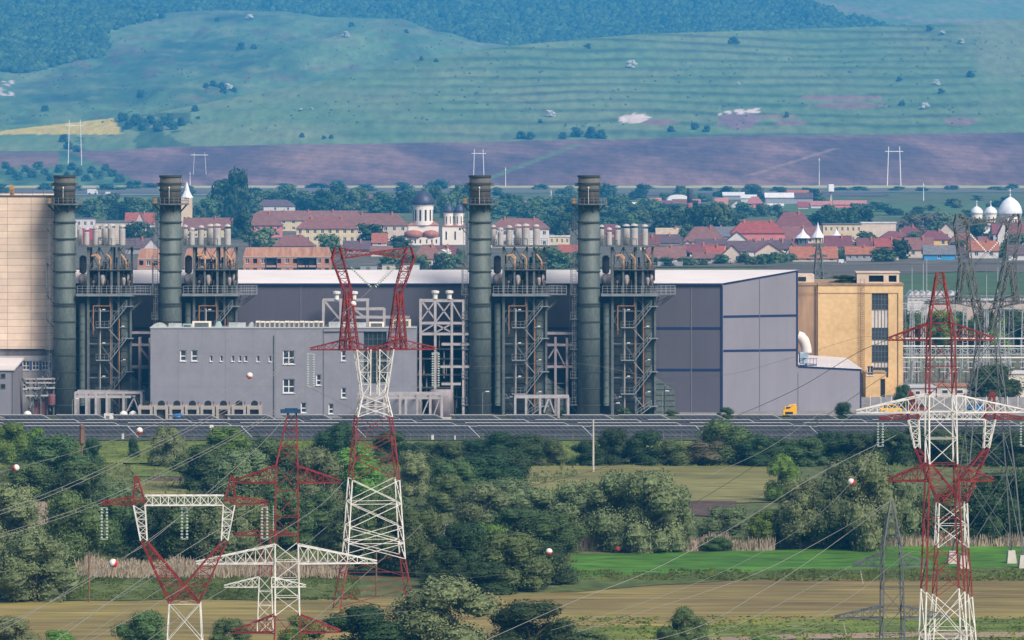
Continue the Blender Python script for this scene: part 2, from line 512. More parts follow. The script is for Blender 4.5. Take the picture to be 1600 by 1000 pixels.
stub = mat('dry_meadow', (.14, .14, .042), .25, .04, rough=.95, stretch=(.4, 1.2, 1), c2=(.22, .205, .075), fine=.4)
green = mat('meadow_grass', (.08, .13, .022), .25, .05, rough=.95, stretch=(.5, 1, 1), c2=(.15, .18, .035), fine=.45)
earth = mat('bare_earth', (.085, .055, .045), .35, .1, rough=.95, fine=.4)
gravel = mat('gravel_yard', (.20, .19, .185), .25, .08, rough=.95, fine=.3)
pathm = mat('dry_track', (.26, .19, .14), .2, .1, rough=.95)
verge = mat('rank_grass', (.045, .078, .016), .3, .06, rough=.95, fine=.4, c2=(.10, .13, .03))
patch('tilled_field', [(-300, 942), (545, 936), (690, 934), (900, 925), (1200, 903), (1800, 893), (1800, 962), (1250, 968), (900, 985), (600, 1030), (-300, 1100)], tilled, 1.0)
patch('grass_strip', [(860, 984), (1250, 968), (1800, 963), (1800, 984), (1250, 990), (860, 1004)], green, 1.0)
patch('dirt_track', [(900, 1003), (1250, 990), (1800, 984), (1800, 992), (1250, 998), (900, 1012)], pathm, .5)
patch('stubble_field', [(700, 1030), (900, 1012), (1800, 992), (1800, 1100), (700, 1100)], stub, .5)
patch('wheat_field', [(885, 868), (1150, 861), (1430, 852), (1800, 843), (1800, 885), (1400, 890), (1100, 897), (892, 906)], wheat, .8)
patch('field_verge', [(880, 912), (892, 905), (1100, 896), (1400, 889), (1800, 884), (1800, 894), (1200, 904), (900, 926), (860, 926)], verge, 1.0)
patch('meadow_strip', [(100, 905), (540, 900), (545, 936), (100, 940)], verge, 1.0)
patch('meadow', [(100, 880), (540, 880), (540, 901), (100, 906)], green, 1.2)
patch('hay_meadow', [(820, 728), (1230, 722), (1230, 786), (1080, 788), (820, 762)], stub, 1.0)
patch('earth_bank', [(1075, 784), (1150, 784), (1150, 806), (1075, 806)], earth, 1.0)
patch('small_field', [(205, 727), (292, 727), (292, 746), (205, 746)], green, .8)
patch('bare_plot', [(240, 746), (290, 746), (290, 753), (235, 753)], earth, .6)
patch('stubble_plot', [(215, 753), (290, 753), (290, 775), (215, 775)], stub, .8)
patch('sandy_path', [(684, 822), (715, 818), (708, 850), (686, 852)], pathm, .8)
patch('sandy_bank', [(40, 786), (70, 786), (75, 820), (50, 826)], pathm, .8)
patch('grass_bank', [(-300, 690), (1800, 690), (1800, 722), (-300, 727)], green, 1.0)
patch('plant_yard', [(-300, 560), (1420, 560), (1800, 600), (1800, 691), (-300, 691)], gravel)
patch('switchyard_gravel', [(1400, 472), (1900, 472), (1900, 600), (1420, 600)], mat('yard_grass', (.085, .105, .05), .3, .06, c2=(.15, .15, .09), fine=.3))
# beyond the plant
patch('fallow_strip', [(1190, 419), (1420, 407), (1800, 402), (1800, 432), (1500, 425), (1180, 440)], mat('fallow_soil', (.095, .085, .060), .3, .02, stretch=(.3, 1, 1), c2=(.14, .11, .085)), 2)
patch('rape_field', [(1095, 413), (1270, 409.5), (1395, 408), (1375, 412), (1280, 416), (1100, 417.5)], mat('rape_bloom', (.55, .42, .02), .2, .1), 1)
patch('green_field', [(1180, 440), (1500, 426), (1800, 430), (1800, 470), (1180, 470)], mat('spring_grass', (.050, .095, .028), .25, .03, c2=(.07, .12, .035)), 2)
patch('far_meadow', [(860, 336), (1900, 338), (1900, 318), (930, 320)], mat('far_green', (.075, .13, .045), .2, .01), 6)
patch('far_green_strip', [(120, 309), (640, 309), (640, 317), (120, 318)], mat('far_pale_green', (.11, .15, .06), .2, .01), 6)
fal = mat('fallow_far', (.17, .13, .115), .25, .004, stretch=(.3, 1, 1), c2=(.13, .14, .075))
patch('fallow_field', [(-300, 292.5), (2000, 293), (2000, 300.5), (-300, 303)], fal, 10)
patch('bleached_strip', [(-300, 290.3), (700, 290.5), (2000, 290.2), (2000, 294.2), (-300, 294)], mat('bleached_grass', (.52, .47, .24), .2, .004, stretch=(.3, 1, 1), c2=(.34, .34, .13)), 10)
patch('main_road', [(-300, 303), (520, 303.5), (520, 305.5), (-300, 305)], mat('pale_asphalt', (.20, .20, .20), .1, .02), 0)
patch('far_plough_strip', [(900, 301), (1380, 302), (1380, 307), (900, 306)], mat('far_soil', (.10, .08, .08), .2, .01), 8)
patch('town_ground', [(-300, 425), (1180, 418), (1800, 402), (1800, 345), (-300, 350)], mat('town_earth', (.085, .095, .05), .35, .05, c2=(.15, .125, .095), fine=.3), 0)
# ------------------------------------------------------------------ the power plant
class Fr:
    """metres for photograph pixels on an upright plane at distance D"""
    def __init__(s, D): s.D = D; s.k = D / F
    def X(s, px): return gx(px, s.D)
    def Z(s, py): return gz(py, s.D)
    def m(s, n): return n * s.k
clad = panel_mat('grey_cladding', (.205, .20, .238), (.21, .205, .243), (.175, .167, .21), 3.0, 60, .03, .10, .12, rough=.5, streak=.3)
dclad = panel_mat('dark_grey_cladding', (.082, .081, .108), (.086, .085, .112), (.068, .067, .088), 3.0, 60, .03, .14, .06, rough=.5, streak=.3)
cladtrim = mat('blue_trim', (.008, .022, .085), .1, 1, .5)
sheet = mat('pale_roof_sheet', (.58, .545, .55), .10, .05, rough=.5, stretch=(.3, 2, 1), fine=.06)
# --- turbine hall: long dark front, lit gable end on the right with a lower annexe
DH = 1008.5; fh = Fr(DH)
x0, x1 = fh.X(92), fh.X(1128); ze = fh.Z(443); cy_ = .42      # end wall swings back by cy_ per metre
hall = thing('turbine_hall', 'long grey turbine hall with pale roof and blue trimmed right end', 'hall', (x1, DH, 0))
L_ = x1 - x0
def hx(px): # end wall: local x for a photograph column on the swung wall
    # solve X = gx(px, DH + cy*x) - x1
    x = 0
    for _ in range(20): x = gx(px, DH + cy_ * x) - x1
    return x
xe, xa = hx(1247), hx(1346)
def hz_(py, x): return gz(py, DH + cy_ * x)
zr = hz_(422, xe)
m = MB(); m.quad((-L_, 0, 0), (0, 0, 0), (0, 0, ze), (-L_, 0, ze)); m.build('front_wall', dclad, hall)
m = MB()
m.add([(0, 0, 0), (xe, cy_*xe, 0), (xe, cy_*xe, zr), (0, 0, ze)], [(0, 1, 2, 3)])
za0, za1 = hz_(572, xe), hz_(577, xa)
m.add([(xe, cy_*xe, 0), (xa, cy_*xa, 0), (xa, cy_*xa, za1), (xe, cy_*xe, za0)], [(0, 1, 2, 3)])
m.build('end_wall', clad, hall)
yb_ = 62.
m = MB()
m.add([(xe, cy_*xe, za0), (xe, cy_*xe, zr), (xe, yb_, ze-1.2), (xe, yb_, za0), (xa, cy_*xa, 0), (xa, yb_, 0), (xa, yb_, za1), (xa, cy_*xa, za1), (-L_, 0, 0), (-L_, yb_, 0), (-L_, yb_, ze-1.2), (-L_, 0, ze), (xa, yb_, 0), (xe, yb_, 0)],
      [(0, 3, 2, 1), (4, 5, 6, 7), (8, 11, 10, 9), (9, 10, 2, 13), (13, 3, 6, 5)])
m.build('rear_walls', clad, hall)
m = MB(); o_ = .35
m.add([(-L_, -o_, ze+.05), (0, -o_, ze+.05), (xe+.2, cy_*xe, zr+.05), (-L_, cy_*xe, zr+.05), (xe+.2, yb_, ze-1), (-L_, yb_, ze-1)], [(0, 1, 2, 3), (3, 2, 4, 5)])
m.add([(xe, cy_*xe-.2, za0+.05), (xa+.2, cy_*xa-.2, za1+.05), (xa+.2, yb_, za1+.05), (xe, yb_, za0+.05)], [(0, 1, 2, 3)])
m.build('roof', sheet, hall)
m = MB()
m.box(-L_, .0, -.42, -.06, ze-.35, ze)
for py in (513, 578): m.box(-L_, -.22, -.06, -.003, fh.Z(py+2), fh.Z(py-2))
def along(xA, zA, xB, zB, h, t=.08):
    m.add([(xA, cy_*xA-t, zA-h), (xB, cy_*xB-t, zB-h), (xB, cy_*xB-t, zB), (xA, cy_*xA-t, zA), (xA, cy_*xA-.004, zA-h), (xB, cy_*xB-.004, zB-h), (xB, cy_*xB-.004, zB), (xA, cy_*xA-.004, zA)],
          [(0,1,2,3), (4,7,6,5), (0,3,7,4), (1,5,6,2), (3,2,6,7), (0,4,5,1)])
along(.3, hz_(493, 0), xe-.1, hz_(491, xe), .42); along(.3, hz_(546.5, 0), xe-.1, hz_(545, xe), .42)
along(.3, ze+.02, xe-.02, zr+.02, .3, .1); along(xe+.05, za0+.02, xa, za1+.02, .3, .1)
m.box(-.19, .17, -.2, .12, 0, ze-.36); along(xe-.3, zr-.3, xe-.01, zr-.3, zr - za0 - .3, .15); along(xa-.22, za1-.3, xa-.01, za1-.3, za1-.4, .15)
m.build('blue_trim', cladtrim, hall)
m = MB()
for px in (1187, 1247): 
    x = hx(px); m.box(x-.05, x+.05, cy_*x-.1, cy_*x-.004, 0, (zr if px == 1187 else za0) - 1.3)
for px in (470, 700, 890, 1080): m.box(fh.X(px)-x1-.06, fh.X(px)-x1+.06, -.1, -.003, 0, ze-.5)
m.build('rain_pipe', mat('grey_pipe', (.17, .17, .2), .1), hall)
m = MB()
xA = hx(1250)
pp = [(xA - .3, 5.6, 1.0), (xA + .35, 5.35, 1.05), (xA + .95, 4.6, 1.05), (xA + 1.3, 3.5, 1.0), (xA + 1.5, 2.3, .95)]
for i_, (xx, zz, rr) in enumerate(pp):
    a_, b_ = pp[max(0, i_-1)], pp[min(4, i_+1)]; tx, tz = b_[0]-a_[0], b_[1]-a_[1]; tl = sqrt(tx*tx+tz*tz); nx_, nz_ = -tz/tl, tx/tl
    m.v += [(xx + nx_*rr*cos(k*pi/8), cy_*xA + 3 + rr*sin(k*pi/8), za0 + zz + nz_*rr*cos(k*pi/8)) for k in range(16)]
m.f += [(j*16+k, j*16+(k+1)%16, (j+1)*16+(k+1)%16, (j+1)*16+k) for j in range(4) for k in range(16)]
m.build('air_intake', mat('pale_plastic', (.66, .58, .54), .1), hall, True)
m = MB(); xB = hx(1276)
m.box(xA, xA + 1.6, cy_*xA+.5, cy_*xA+4, za0 + .5, za0 + 2.6)
m.build('fan_unit', mat('pale_blue_box', (.32, .40, .48), .25, 1), hall)
m = MB()
for z in (.1, 1.1): m.bar((xA, cy_*xA, za0+z+.4), (xB, cy_*xB, za0+z+.2), .07); 
for k in range(6):
    x = xA + (xB-xA)*k/5; m.bar((x, cy_*x, za0+.2), (x, cy_*x, za0+1.5), .05)
m.bar((xA, cy_*xA, za0+.15), (xB, cy_*xB, za0+.1), .14)
m.build('railing', cladtrim, hall)
m = MB()
for k in range(9): x = xA + 1 + k*1.15; m.box(x, x+.4, cy_*x+.4, cy_*x+1, za0 - .02*k*1.0, za0 + .35 - .05*k)
m.build('roof_vent', MATS['white_paint'], hall)
# --- grey office block
DB = 985.; fb = Fr(DB)
render_grey = panel_mat('grey_render', (.222, .224, .262), (.23, .232, .27), (.19, .20, .225), 9.5, 6.2, .05, .10, .35, rough=.9)
office = thing('office_block', 'long grey flat-roofed block with few small white windows and crowded roof', 'building', (fb.X(235), DB, 0))
ox = fb.X(235)
def OX(px): return fb.X(px) - ox
zt = fb.Z(513)
wins = [(281.5,291,547,564,1),(299,309,547,564,1),(328,332,556,564.5,0),(344,348,556,564.5,0),(362,366,556,564.5,0),(373,377,556,564.5,0),(382,386.5,556,564.5,0),(401,405.5,556,565,0),(420,424,556,565,0),
        (442,460.5,547.5,569,2),(442,460.5,592,614,2),(494,502,585,602,1),(470,479,629,645,1)]
def wall_holes(name, xa_, xb_, z0_, z1_, holes, m_, parent, y=0., dep=.35):
    """front wall cut round its openings, each with real reveals"""
    mb = MB(); xsr = sorted({xa_, xb_, *[h[0] for h in holes], *[h[1] for h in holes]}); zsr = sorted({z0_, z1_, *[h[2] for h in holes], *[h[3] for h in holes]})
    for a, b in zip(xsr, xsr[1:]):
        zrun = None
        for c, d in zip(zsr, zsr[1:]):
            inside = any(h[0] <= (a+b)/2 <= h[1] and h[2] <= (c+d)/2 <= h[3] for h in holes)
            if inside:
                if zrun is not None: mb.quad((a, y, zrun), (b, y, zrun), (b, y, c), (a, y, c)); zrun = None
            elif zrun is None: zrun = c
        if zrun is not None: mb.quad((a, y, zrun), (b, y, zrun), (b, y, z1_), (a, y, z1_))
    for a, b, c, d in holes:
        mb.quad((a, y, c), (a, y+dep, c), (a, y+dep, d), (a, y, d)); mb.quad((b, y, c), (b, y, d), (b, y+dep, d), (b, y+dep, c))
        mb.quad((a, y, d), (a, y+dep, d), (b, y+dep, d), (b, y, d)); mb.quad((a, y, c), (b, y, c), (b, y+dep, c), (a, y+dep, c))
    return mb.build(name, m_, parent)
def window(parent, a, b, c, d, y, nv=1, nh=1, fw=.12, dep=.2, sill=True, fm=None, gmat=None, name='window'):
    """glazed frame set in a wall opening; pane and sill are its parts"""
    mb = MB(); y0_, y1_ = y + dep, y + dep + .1
    mb.box(a, a+fw, y0_, y1_, c, d); mb.box(b-fw, b, y0_, y1_, c, d); mb.box(a+fw, b-fw, y0_, y1_, c, c+fw); mb.box(a+fw, b-fw, y0_, y1_, d-fw, d)
    for k in range(1, nv): x = a + (b-a)*k/nv; mb.box(x-fw/2, x+fw/2, y0_+.01, y1_-.01, c+fw, d-fw)
    for k in range(1, nh): z = c + (d-c)*(k-.1)/nh; mb.box(a+fw, b-fw, y0_+.02, y1_-.02, z-fw/2, z+fw/2)
    o = mb.build(name, fm or M_['wframe'], parent)
    MB().quad((a+fw*.5, y1_-.03, c+fw*.5), (b-fw*.5, y1_-.03, c+fw*.5), (b-fw*.5, y1_-.03, d-fw*.5), (a+fw*.5, y1_-.03, d-fw*.5)).build('pane', gmat or M_['glass'], o)
    if sill: MB().box(a-.1, b+.1, y-.15, y+dep, c-.12, c).build('sill', fm or M_['wframe'], o)
    return o
h1 = [(OX(a), OX(b), fb.Z(d), fb.Z(c)) for a, b, c, d, k in wins]
wall_holes('front_wall', 0, OX(504), 0, zt, h1, render_grey, office)
for (a, b, c, d), wv in zip(h1, wins): window(office, a, b, c, d, 0, 2 if wv[4] == 2 else 1, 2 if wv[4] else 1, .16 if wv[4] else .1)
ys_ = .9
wins2 = [(513,521,631,647,1),(533,540.5,548,564,1),(533,541,606,622,1)]
h2_ = [(OX(a), OX(b), fb.Z(d), fb.Z(c)) for a, b, c, d, k in wins2] + [(OX(568), OX(604), fb.Z(600), fb.Z(519))]
wall_holes('stair_wing_wall', OX(504), OX(650), 0, zt, h2_, render_grey, office, y=ys_)
for (a, b, c, d) in h2_[:3]: window(office, a, b, c, d, ys_, 1, 2, .16)
a, b, c, d = h2_[3]
window(office, a, b, c, d, ys_, 5, 8, .09, sill=False, fm=M_['dsteel'], gmat=mat('green_glass', (.02, .035, .04), .4, .5, .2), name='glazed_shaft')
m = MB(); W_ = OX(650)
m.quad((0, 0, 0), (0, 0, zt), (0, 12.5, zt), (0, 12.5, 0)); m.quad((W_, ys_, 0), (W_, 12.5, 0), (W_, 12.5, zt), (W_, ys_, zt)); m.quad((0, 12.5, 0), (0, 12.5, zt), (W_, 12.5, zt), (W_, 12.5, 0))
m.quad((OX(504), 0, 0), (OX(504), ys_, 0), (OX(504), ys_, zt), (OX(504), 0, zt)); m.build('side_walls', render_grey, office)
m = MB(); m.quad((0, 0, zt-.6), (W_, ys_, zt-.6), (W_, 12.5, zt-.6), (0, 12.5, zt-.6)); m.build('roof', mat('roof_felt', (.20, .20, .21), .2, .3), office)
m = MB(); m.box(-.1, OX(504)+.1, -.12, .3, zt, zt+.22); m.box(OX(504)+.1, W_+.1, ys_-.12, ys_+.3, zt, zt+.22); m.box(-.1, .3, .3, 12.5, zt, zt+.22)
m.build('coping', mat('pale_coping', (.40, .42, .44), .1), office)
m = MB()
for px in (428, ): m.bar((OX(px), -.09, 0), (OX(px), -.09, fb.Z(524)), .09, 6)
m.bar((OX(505.5), -.05+ys_*0, 0), (OX(505.5), -.05, zt), .1, 6)
m.build('rain_pipe', M_['dsteel'], office)
m = MB()
for px in (278, 352, 430): m.box(OX(px)-.03, OX(px)+.03, -.01, -.003, .2, zt-.2)
m.build('wall_joint', mat('joint_grey', (.14, .145, .165), .1), office)
# rooftop machines, each a thing of its own
duct = mat('duct_foil', (.62, .65, .64), .3, .6, .35, metal=.5); acb = mat('ac_beige', (.78, .71, .60), .12, .6)
aqua = mat('ac_aqua', (.32, .46, .45), .25, .6)
def roof_unit(name, px0, px1, py0, py1, D, m_, label, cat, kind='box', group=None):
    f = Fr(D); a, b = f.X(px0), f.X(px1); z0_ = gz(py1, D); h = f.m(py1 - py0); w_ = b - a
    t = thing(name, label, cat, ((a+b)/2, D, zt - .6), group=group); h += z0_ - (zt - .6); 
    mb = MB()
    if kind == 'round': mb.prism([(w_/2*cos(k*pi/10), h*sin(k*pi/10)) for k in range(11)], -1.2, 1.2)
    elif kind == 'duct': 
        mb.box(-w_/2, w_/2, -.9, .9, .35, h)
        for k in range(int(w_/1.2)): mb.box(-w_/2+k*1.2+.5, -w_/2+k*1.2+.6, -.96, .96, .3, h+.06)
    else: mb.box(-w_/2, w_/2, -.9, .9, .12, h)
    mb.build('casing', m_, t)
    mb = MB()
    if kind == 'box':
        mb.box(-w_*.38, w_*.38, -.95, -.905, h*.3, h*.85); mb.build('grille', M_['dsteel'], t)
        MB().box(-w_*.45, w_*.45, -.85, .85, 0, .115).build('plinth', M_['steel'], t)
    else:
        mb.box(-w_*.4, w_*.4, -.7, .7, 0, .3); mb.build('support', M_['steel'], t)
    return t
roof_unit('air_duct', 236, 262, 504, 511, 992, duct, 'silver curved duct at the left corner of the grey office roof', 'air duct', 'round')
roof_unit('air_duct', 264, 284, 505, 511, 994, duct, 'short silver duct second from left on the grey office roof', 'air duct', 'duct')
roof_unit('air_conditioner', 286, 300, 506, 512, 990, aqua, 'aqua rooftop unit between silver duct and beige unit', 'air conditioner')
roof_unit('air_conditioner', 301, 330, 502, 512, 993, acb, 'wide beige rooftop unit on left half of office roof', 'air conditioner')
roof_unit('air_duct', 336, 347, 502, 512, 992, aqua, 'aqua rounded vent beside the wide beige rooftop unit', 'air duct', 'round')
roof_unit('air_duct', 358, 384, 504, 511, 995, duct, 'silver ribbed duct in the middle of the office roof', 'air duct', 'duct')
roof_unit('air_duct', 388, 398, 503, 512, 992, duct, 'silver round cowl just left of the row of beige units', 'air duct', 'round')
for k in range(14):
    a = 400 + k * 7.6
    roof_unit('air_conditioner', a, a + 6.6, 501.5 + (k % 3) * .3, 512, 991, acb, f'narrow beige rooftop unit, {ordinal(k, 14)} of fourteen in a row on office roof', 'air conditioner', group='row of narrow beige rooftop units')
roof_unit('air_duct', 514, 540, 503, 512, 996, duct, 'crumpled silver duct behind the red pylon on office roof', 'air duct', 'duct')
roof_unit('air_duct', 546, 572, 504, 512, 993, duct, 'silver duct seen between the red pylon legs', 'air duct', 'duct')
roof_unit('air_conditioner', 577, 600, 503, 512, 995, acb, 'beige rooftop unit right of the red pylon centre', 'air conditioner')
roof_unit('air_conditioner', 612, 642, 499, 511, 998, mat('pale_yellow_tank', (.60, .56, .40), .1), 'pale yellow rooftop tank at the right end of office roof', 'air conditioner')
# concrete cooler boxes in a row before the office
cc = mat('cooler_concrete', (.34, .31, .29), .2, .6)
for k in range(8):
    D = 977.; f = Fr(D); a = f.X(216 + k * 24.3); w_ = f.m(22.5); h = f.Z(634)
    lab = f'concrete cooler box with dark fan mouth, {ordinal(k, 8)} in the row before grey office'
    t = thing('cooler_box', lab, 'cooler', (a + w_/2, D, 0), group='concrete cooler boxes before the office')
    m = MB(); hw = w_/2; zc = h*.48
    m.box(-hw, -hw*.62, 0, 4, 0, h); m.box(hw*.62, hw, 0, 4, 0, h); m.box(-hw*.62, hw*.62, 0, 4, h*.78, h); m.box(-hw*.62, hw*.62, 0, 4, 0, h*.16); m.box(-hw*.62, hw*.62, 2, 3.9, h*.16, h*.78)
    m.build('housing', cc, t)
    MB().quad((-hw*.6, .9, h*.17), (hw*.6, .9, h*.17), (hw*.6, .9, h*.77), (-hw*.6, .9, h*.77)).build('fan_mouth', mat('fan_recess', (.09, .085, .085), .5, 1.5), t)
    m = MB(); zz = h
    m.prism([(-.62, zz), (.62, zz), (.62, zz+.35)] + [(.62*cos(q*pi/8), zz+.35+.55*sin(q*pi/8)) for q in range(1, 8)] + [(-.62, zz+.35)], .6, 1.4)
    m.build('vent_hood', M_['black'], t)
    MB().box(hw*.72, hw*.72+.22, .8, 1.0, h, h+.75).build('exhaust_pipe', M_['brown'], t)
# --- pale concrete boiler house at the left edge
DL = 1004.; fl = Fr(DL)
beige = panel_mat('beige_panels', (.68, .535, .42), (.58, .45, .36), (.25, .20, .18), 4.4, 1.28, .045, .16, .25)
bh = thing('boiler_house', 'tall windowless building of weathered beige concrete panels at left edge', 'building', (fl.X(85), DL, 0))
w_ = fl.X(85) - fl.X(-260); zt2 = fl.Z(307); zb2 = fl.Z(545)
m = MB(); m.box(-w_, 0, 0, 45, zb2, zt2); m.build('panel_wall', beige, bh)
m = MB(); m.box(-w_, -.05, .5, 44.9, zb2 - fl.m(11), zb2); m.build('dark_band', mat('dark_concrete', (.13, .125, .135), .4, .5, stretch=(1, 1, .3)), bh)  # darker, vertically streaked strip below the panel wall
greyw = mat('grey_plaster', (.33, .32, .33), .15, .4)
zw = zb2 - fl.m(11)
hl = []
for k in range(9): a = fl.X(76 - k*15) - fl.X(85); hl.append((a - fl.m(11), a, fl.Z(578), fl.Z(564)))
hl2 = [(a, b, c - fl.m(30), d - fl.m(30)) for a, b, c, d in hl]
wall_holes('base_wall', -w_, -.1, 0, zw, hl + hl2, greyw, bh, y=.2)
m = MB(); m.quad((-.1, .2, 0), (-.1, 44.9, 0), (-.1, 44.9, zw), (-.1, .2, zw)); m.build('base_side_wall', greyw, bh)
bluep = mat('blue_shutter', (.06, .11, .24), .2)
for k, (a, b, c, d) in enumerate(hl + hl2): 
    window(bh, a, b, c, d, .2, 2, 2, .13)
m = MB()
for (a, b, c, d) in hl: m.box(b+.02, b+fl.m(4)-.02, .14, .197, c, d)
m.build('blue_pier', bluep, bh)
m = MB(); m.box(-w_, .15, -.15, .2, zt2, zt2+.25); m.box(-.1, .15, .2, 45, zt2, zt2+.25); m.build('coping', mat('dark_coping', (.09, .085, .09), .1), bh)
m = MB()
for k in range(22):
    x = -k*2.; m.bar((x-.1, 0.4, zt2), (x-.1, .4, zt2+1.3), .05)
for z in (.65, 1.25): m.bar((0, .4, zt2+z), (-44, .4, zt2+z), .04)
m.build('roof_railing', M_['dsteel'], bh)
m = MB(); a = fl.X(18) - fl.X(85); m.box(a-.35, a, .6, 1.2, zt2, zt2+2.2); m.box(a+.02, a+.4, .5, 1.1, zt2, zt2+1.9); m.build('roof_vent_pipe', mat('orange_pipe', (.45, .22, .05), .3), bh)
# low shed before it
sh = thing('service_shed', 'low grey clad shed with pale roof edge at left edge', 'shed', (fl.X(39) - .4, 985, 0))
m = MB(); z1_ = gz(579, 985); m.box(-40, 0, 0, 20, 0, z1_); m.build('wall', clad, sh)
m = MB(); m.add([(-40, -.3, z1_+.02), (.25, -.3, z1_+.02), (.25, 20.3, z1_+1.3), (-40, 20.3, z1_+1.3), (-40, -.3, z1_+.3), (.25, -.3, z1_+.3), (.25, 20.3, z1_+1.6), (-40, 20.3, z1_+1.6)], [(0,3,2,1), (4,5,6,7), (0,1,5,4), (1,2,6,5), (2,3,7,6), (3,0,4,7)]); m.build('roof', sheet, sh)
for py in (584, 600): 
    z = gz(py+7, 985); xw = gx(5, 985) - sh.location.x
    window(sh, xw-.42, xw+.42, z, z+.85, -.32, 1, 1, .08, sill=False, fm=M_['dsteel'], gmat=M_['black'])
m = MB(); m.bar((-.15, -.08, 0), (-.15, -.08, z1_), .08); m.build('rain_pipe', M_['dsteel'], sh)
# --- yellow block at right
DY = 1075.; fy = Fr(DY)
ochre = mat('ochre_render', (.58, .39, .19), .12, .12, rough=.95, c2=(.66, .46, .24), fine=.10)
stain = mat('stained_ochre', (.27, .185, .13), .35, .25, rough=.95, stretch=(1, 1, .25), c2=(.45, .29, .17))
yb2 = thing('ochre_block', 'tall faded ochre block with stair window strip and iron ladder', 'building', (fy.X(1247), DY, 0))
def YX(px): return fy.X(px) - fy.X(1247)
zy = fy.Z(446); W2 = YX(1411)
strip = (YX(1362), YX(1388), fy.Z(590), fy.Z(458))
zg = [fy.Z(v) for v in (458, 484)], [fy.Z(v) for v in (512, 531)], [fy.Z(v) for v in (539, 566)], [fy.Z(v) for v in (574, 590)]
wall_holes('front_wall', YX(1278), W2, 0, zy, [strip], ochre, yb2)
m = MB(); m.box(YX(1236), YX(1278), .25, 30, 0, zy-.002); m.build('stained_wall', stain, yb2, label='grey stained left bay of the block')
m = MB(); m.quad((W2, 0, 0), (W2, 26, 0), (W2, 26, zy), (W2, 0, zy)); m.quad((YX(1278), 0, 0), (YX(1278), 0, zy), (YX(1278), .3, zy), (YX(1278), .3, 0)); m.quad((YX(1278), 30.2, 0), (YX(1278), 30.2, zy), (W2, 30.2, zy), (W2, 30.2, 0)); m.build('side_wall', ochre, yb2)
m = MB(); m.box(YX(1278), W2+.15, -.15, 30.2, zy, zy+.4); m.box(YX(1236), YX(1278)-.002, .1, 30.2, zy, zy+.35); m.build('parapet', stain, yb2)
m = MB(); m.box(strip[0], strip[1], .3, .5, strip[2], strip[3]); m.build('strip_panel', mat('cream_panel', (.55, .50, .46), .15, .5), yb2)
for d, c in zg: window(yb2, strip[0]+.02, strip[1]-.02, c, d, -.02, 5, 3, .1, dep=.18, sill=False, fm=M_['dsteel'])
m = MB()
for k in range(1, 5): x = strip[0] + (strip[1]-strip[0])*k/5; m.box(x-.05, x+.05, .2, .29, strip[2], strip[3])
m.build('mullion', M_['dsteel'], yb2)
m = MB(); xl = YX(1344)
for x in (xl, xl+fy.m(6)): m.bar((x, -.5, fy.Z(600)), (x, -.5, zy+1.4), .06)
for k in range(46): z = fy.Z(600) + k*.44; m.bar((xl, -.5, z), (xl+fy.m(6), -.5, z), .035)
for k in range(12): z = fy.Z(600) + k*1.8; m.bar((xl, -.5, z), (xl, 0, z), .04); m.bar((xl+fy.m(6), -.5, z), (xl+fy.m(6), 0, z), .04)
m.build('ladder', M_['brown'], yb2)
m = MB(); m.bar((YX(1403), -.08, .5), (YX(1403), -.08, fy.Z(458)), .08); m.bar((YX(1403), -.08, fy.Z(458)), (YX(1250), -.08, fy.Z(458)), .04); m.bar((YX(1275), -.0, fy.Z(560)), (YX(1275), -.0, zy), .12); m.build('rain_pipe', M_['brown'], yb2)
ph = zy + .4
a, b = YX(1340), YX(1406); dz = fy.m(16)
pent = MB()
wall_holes('penthouse_wall', a, b, ph+.0, ph+dz, [(a+2.4, a+5.4, ph+.25, ph+dz-.5), (a+6.4, b-.5, ph+.25, ph+dz-.5)], mat('penthouse_render', (.55, .45, .37), .15, .4), yb2, y=2, dep=1.2)
m = MB(); m.box(a, b, 3.21, 3.3, ph, ph+dz-.4); m.build('penthouse_recess', M_['black'], yb2)
m = MB(); m.box(a-.2, b+.2, 1.8, 8, ph+dz, ph+dz+.25); m.box(a, a+.2, 2.01, 8, ph, ph+dz-.01); m.box(b-.2, b, 2.01, 8, ph, ph+dz-.01); m.build('penthouse_roof', MATS['penthouse_render'], yb2)
m = MB(); m.box(YX(1248), YX(1275), 6, 14, ph, ph+fy.m(13)); m.build('roof_cabin', MATS['penthouse_render'], yb2)
m = MB(); m.box(YX(1250), YX(1262), 5.9, 5.995, ph+.3, ph+fy.m(9)); m.build('cabin_opening', M_['black'], yb2)
# lower porch
po = thing('ochre_annexe', 'low ochre annexe with dark door in front of ochre block', 'building', (fy.X(1348), DY - 9, 0))
f2 = Fr(DY - 9); w_ = f2.m(32); z2 = f2.Z(583)
wall_holes('wall', 0, w_, 0, z2, [(w_*.72, w_*.95, 0, f2.m(30)), (.3, 1.5, f2.m(36), f2.m(50))], ochre, po)
m = MB(); m.box(0, w_, .36, 8.5, 0, z2-.01); m.build('body', ochre, po); m = MB(); m.box(-.1, w_+.1, -.1, 8.6, z2, z2+.2); m.build('roof', stain, po)
m = MB(); m.box(w_*.72+.02, w_*.95-.02, .2, .3, 0, f2.m(30)); m.build('door', M_['black'], po)
window(po, .3, 1.5, f2.m(36), f2.m(50), 0, 2, 1, .1)
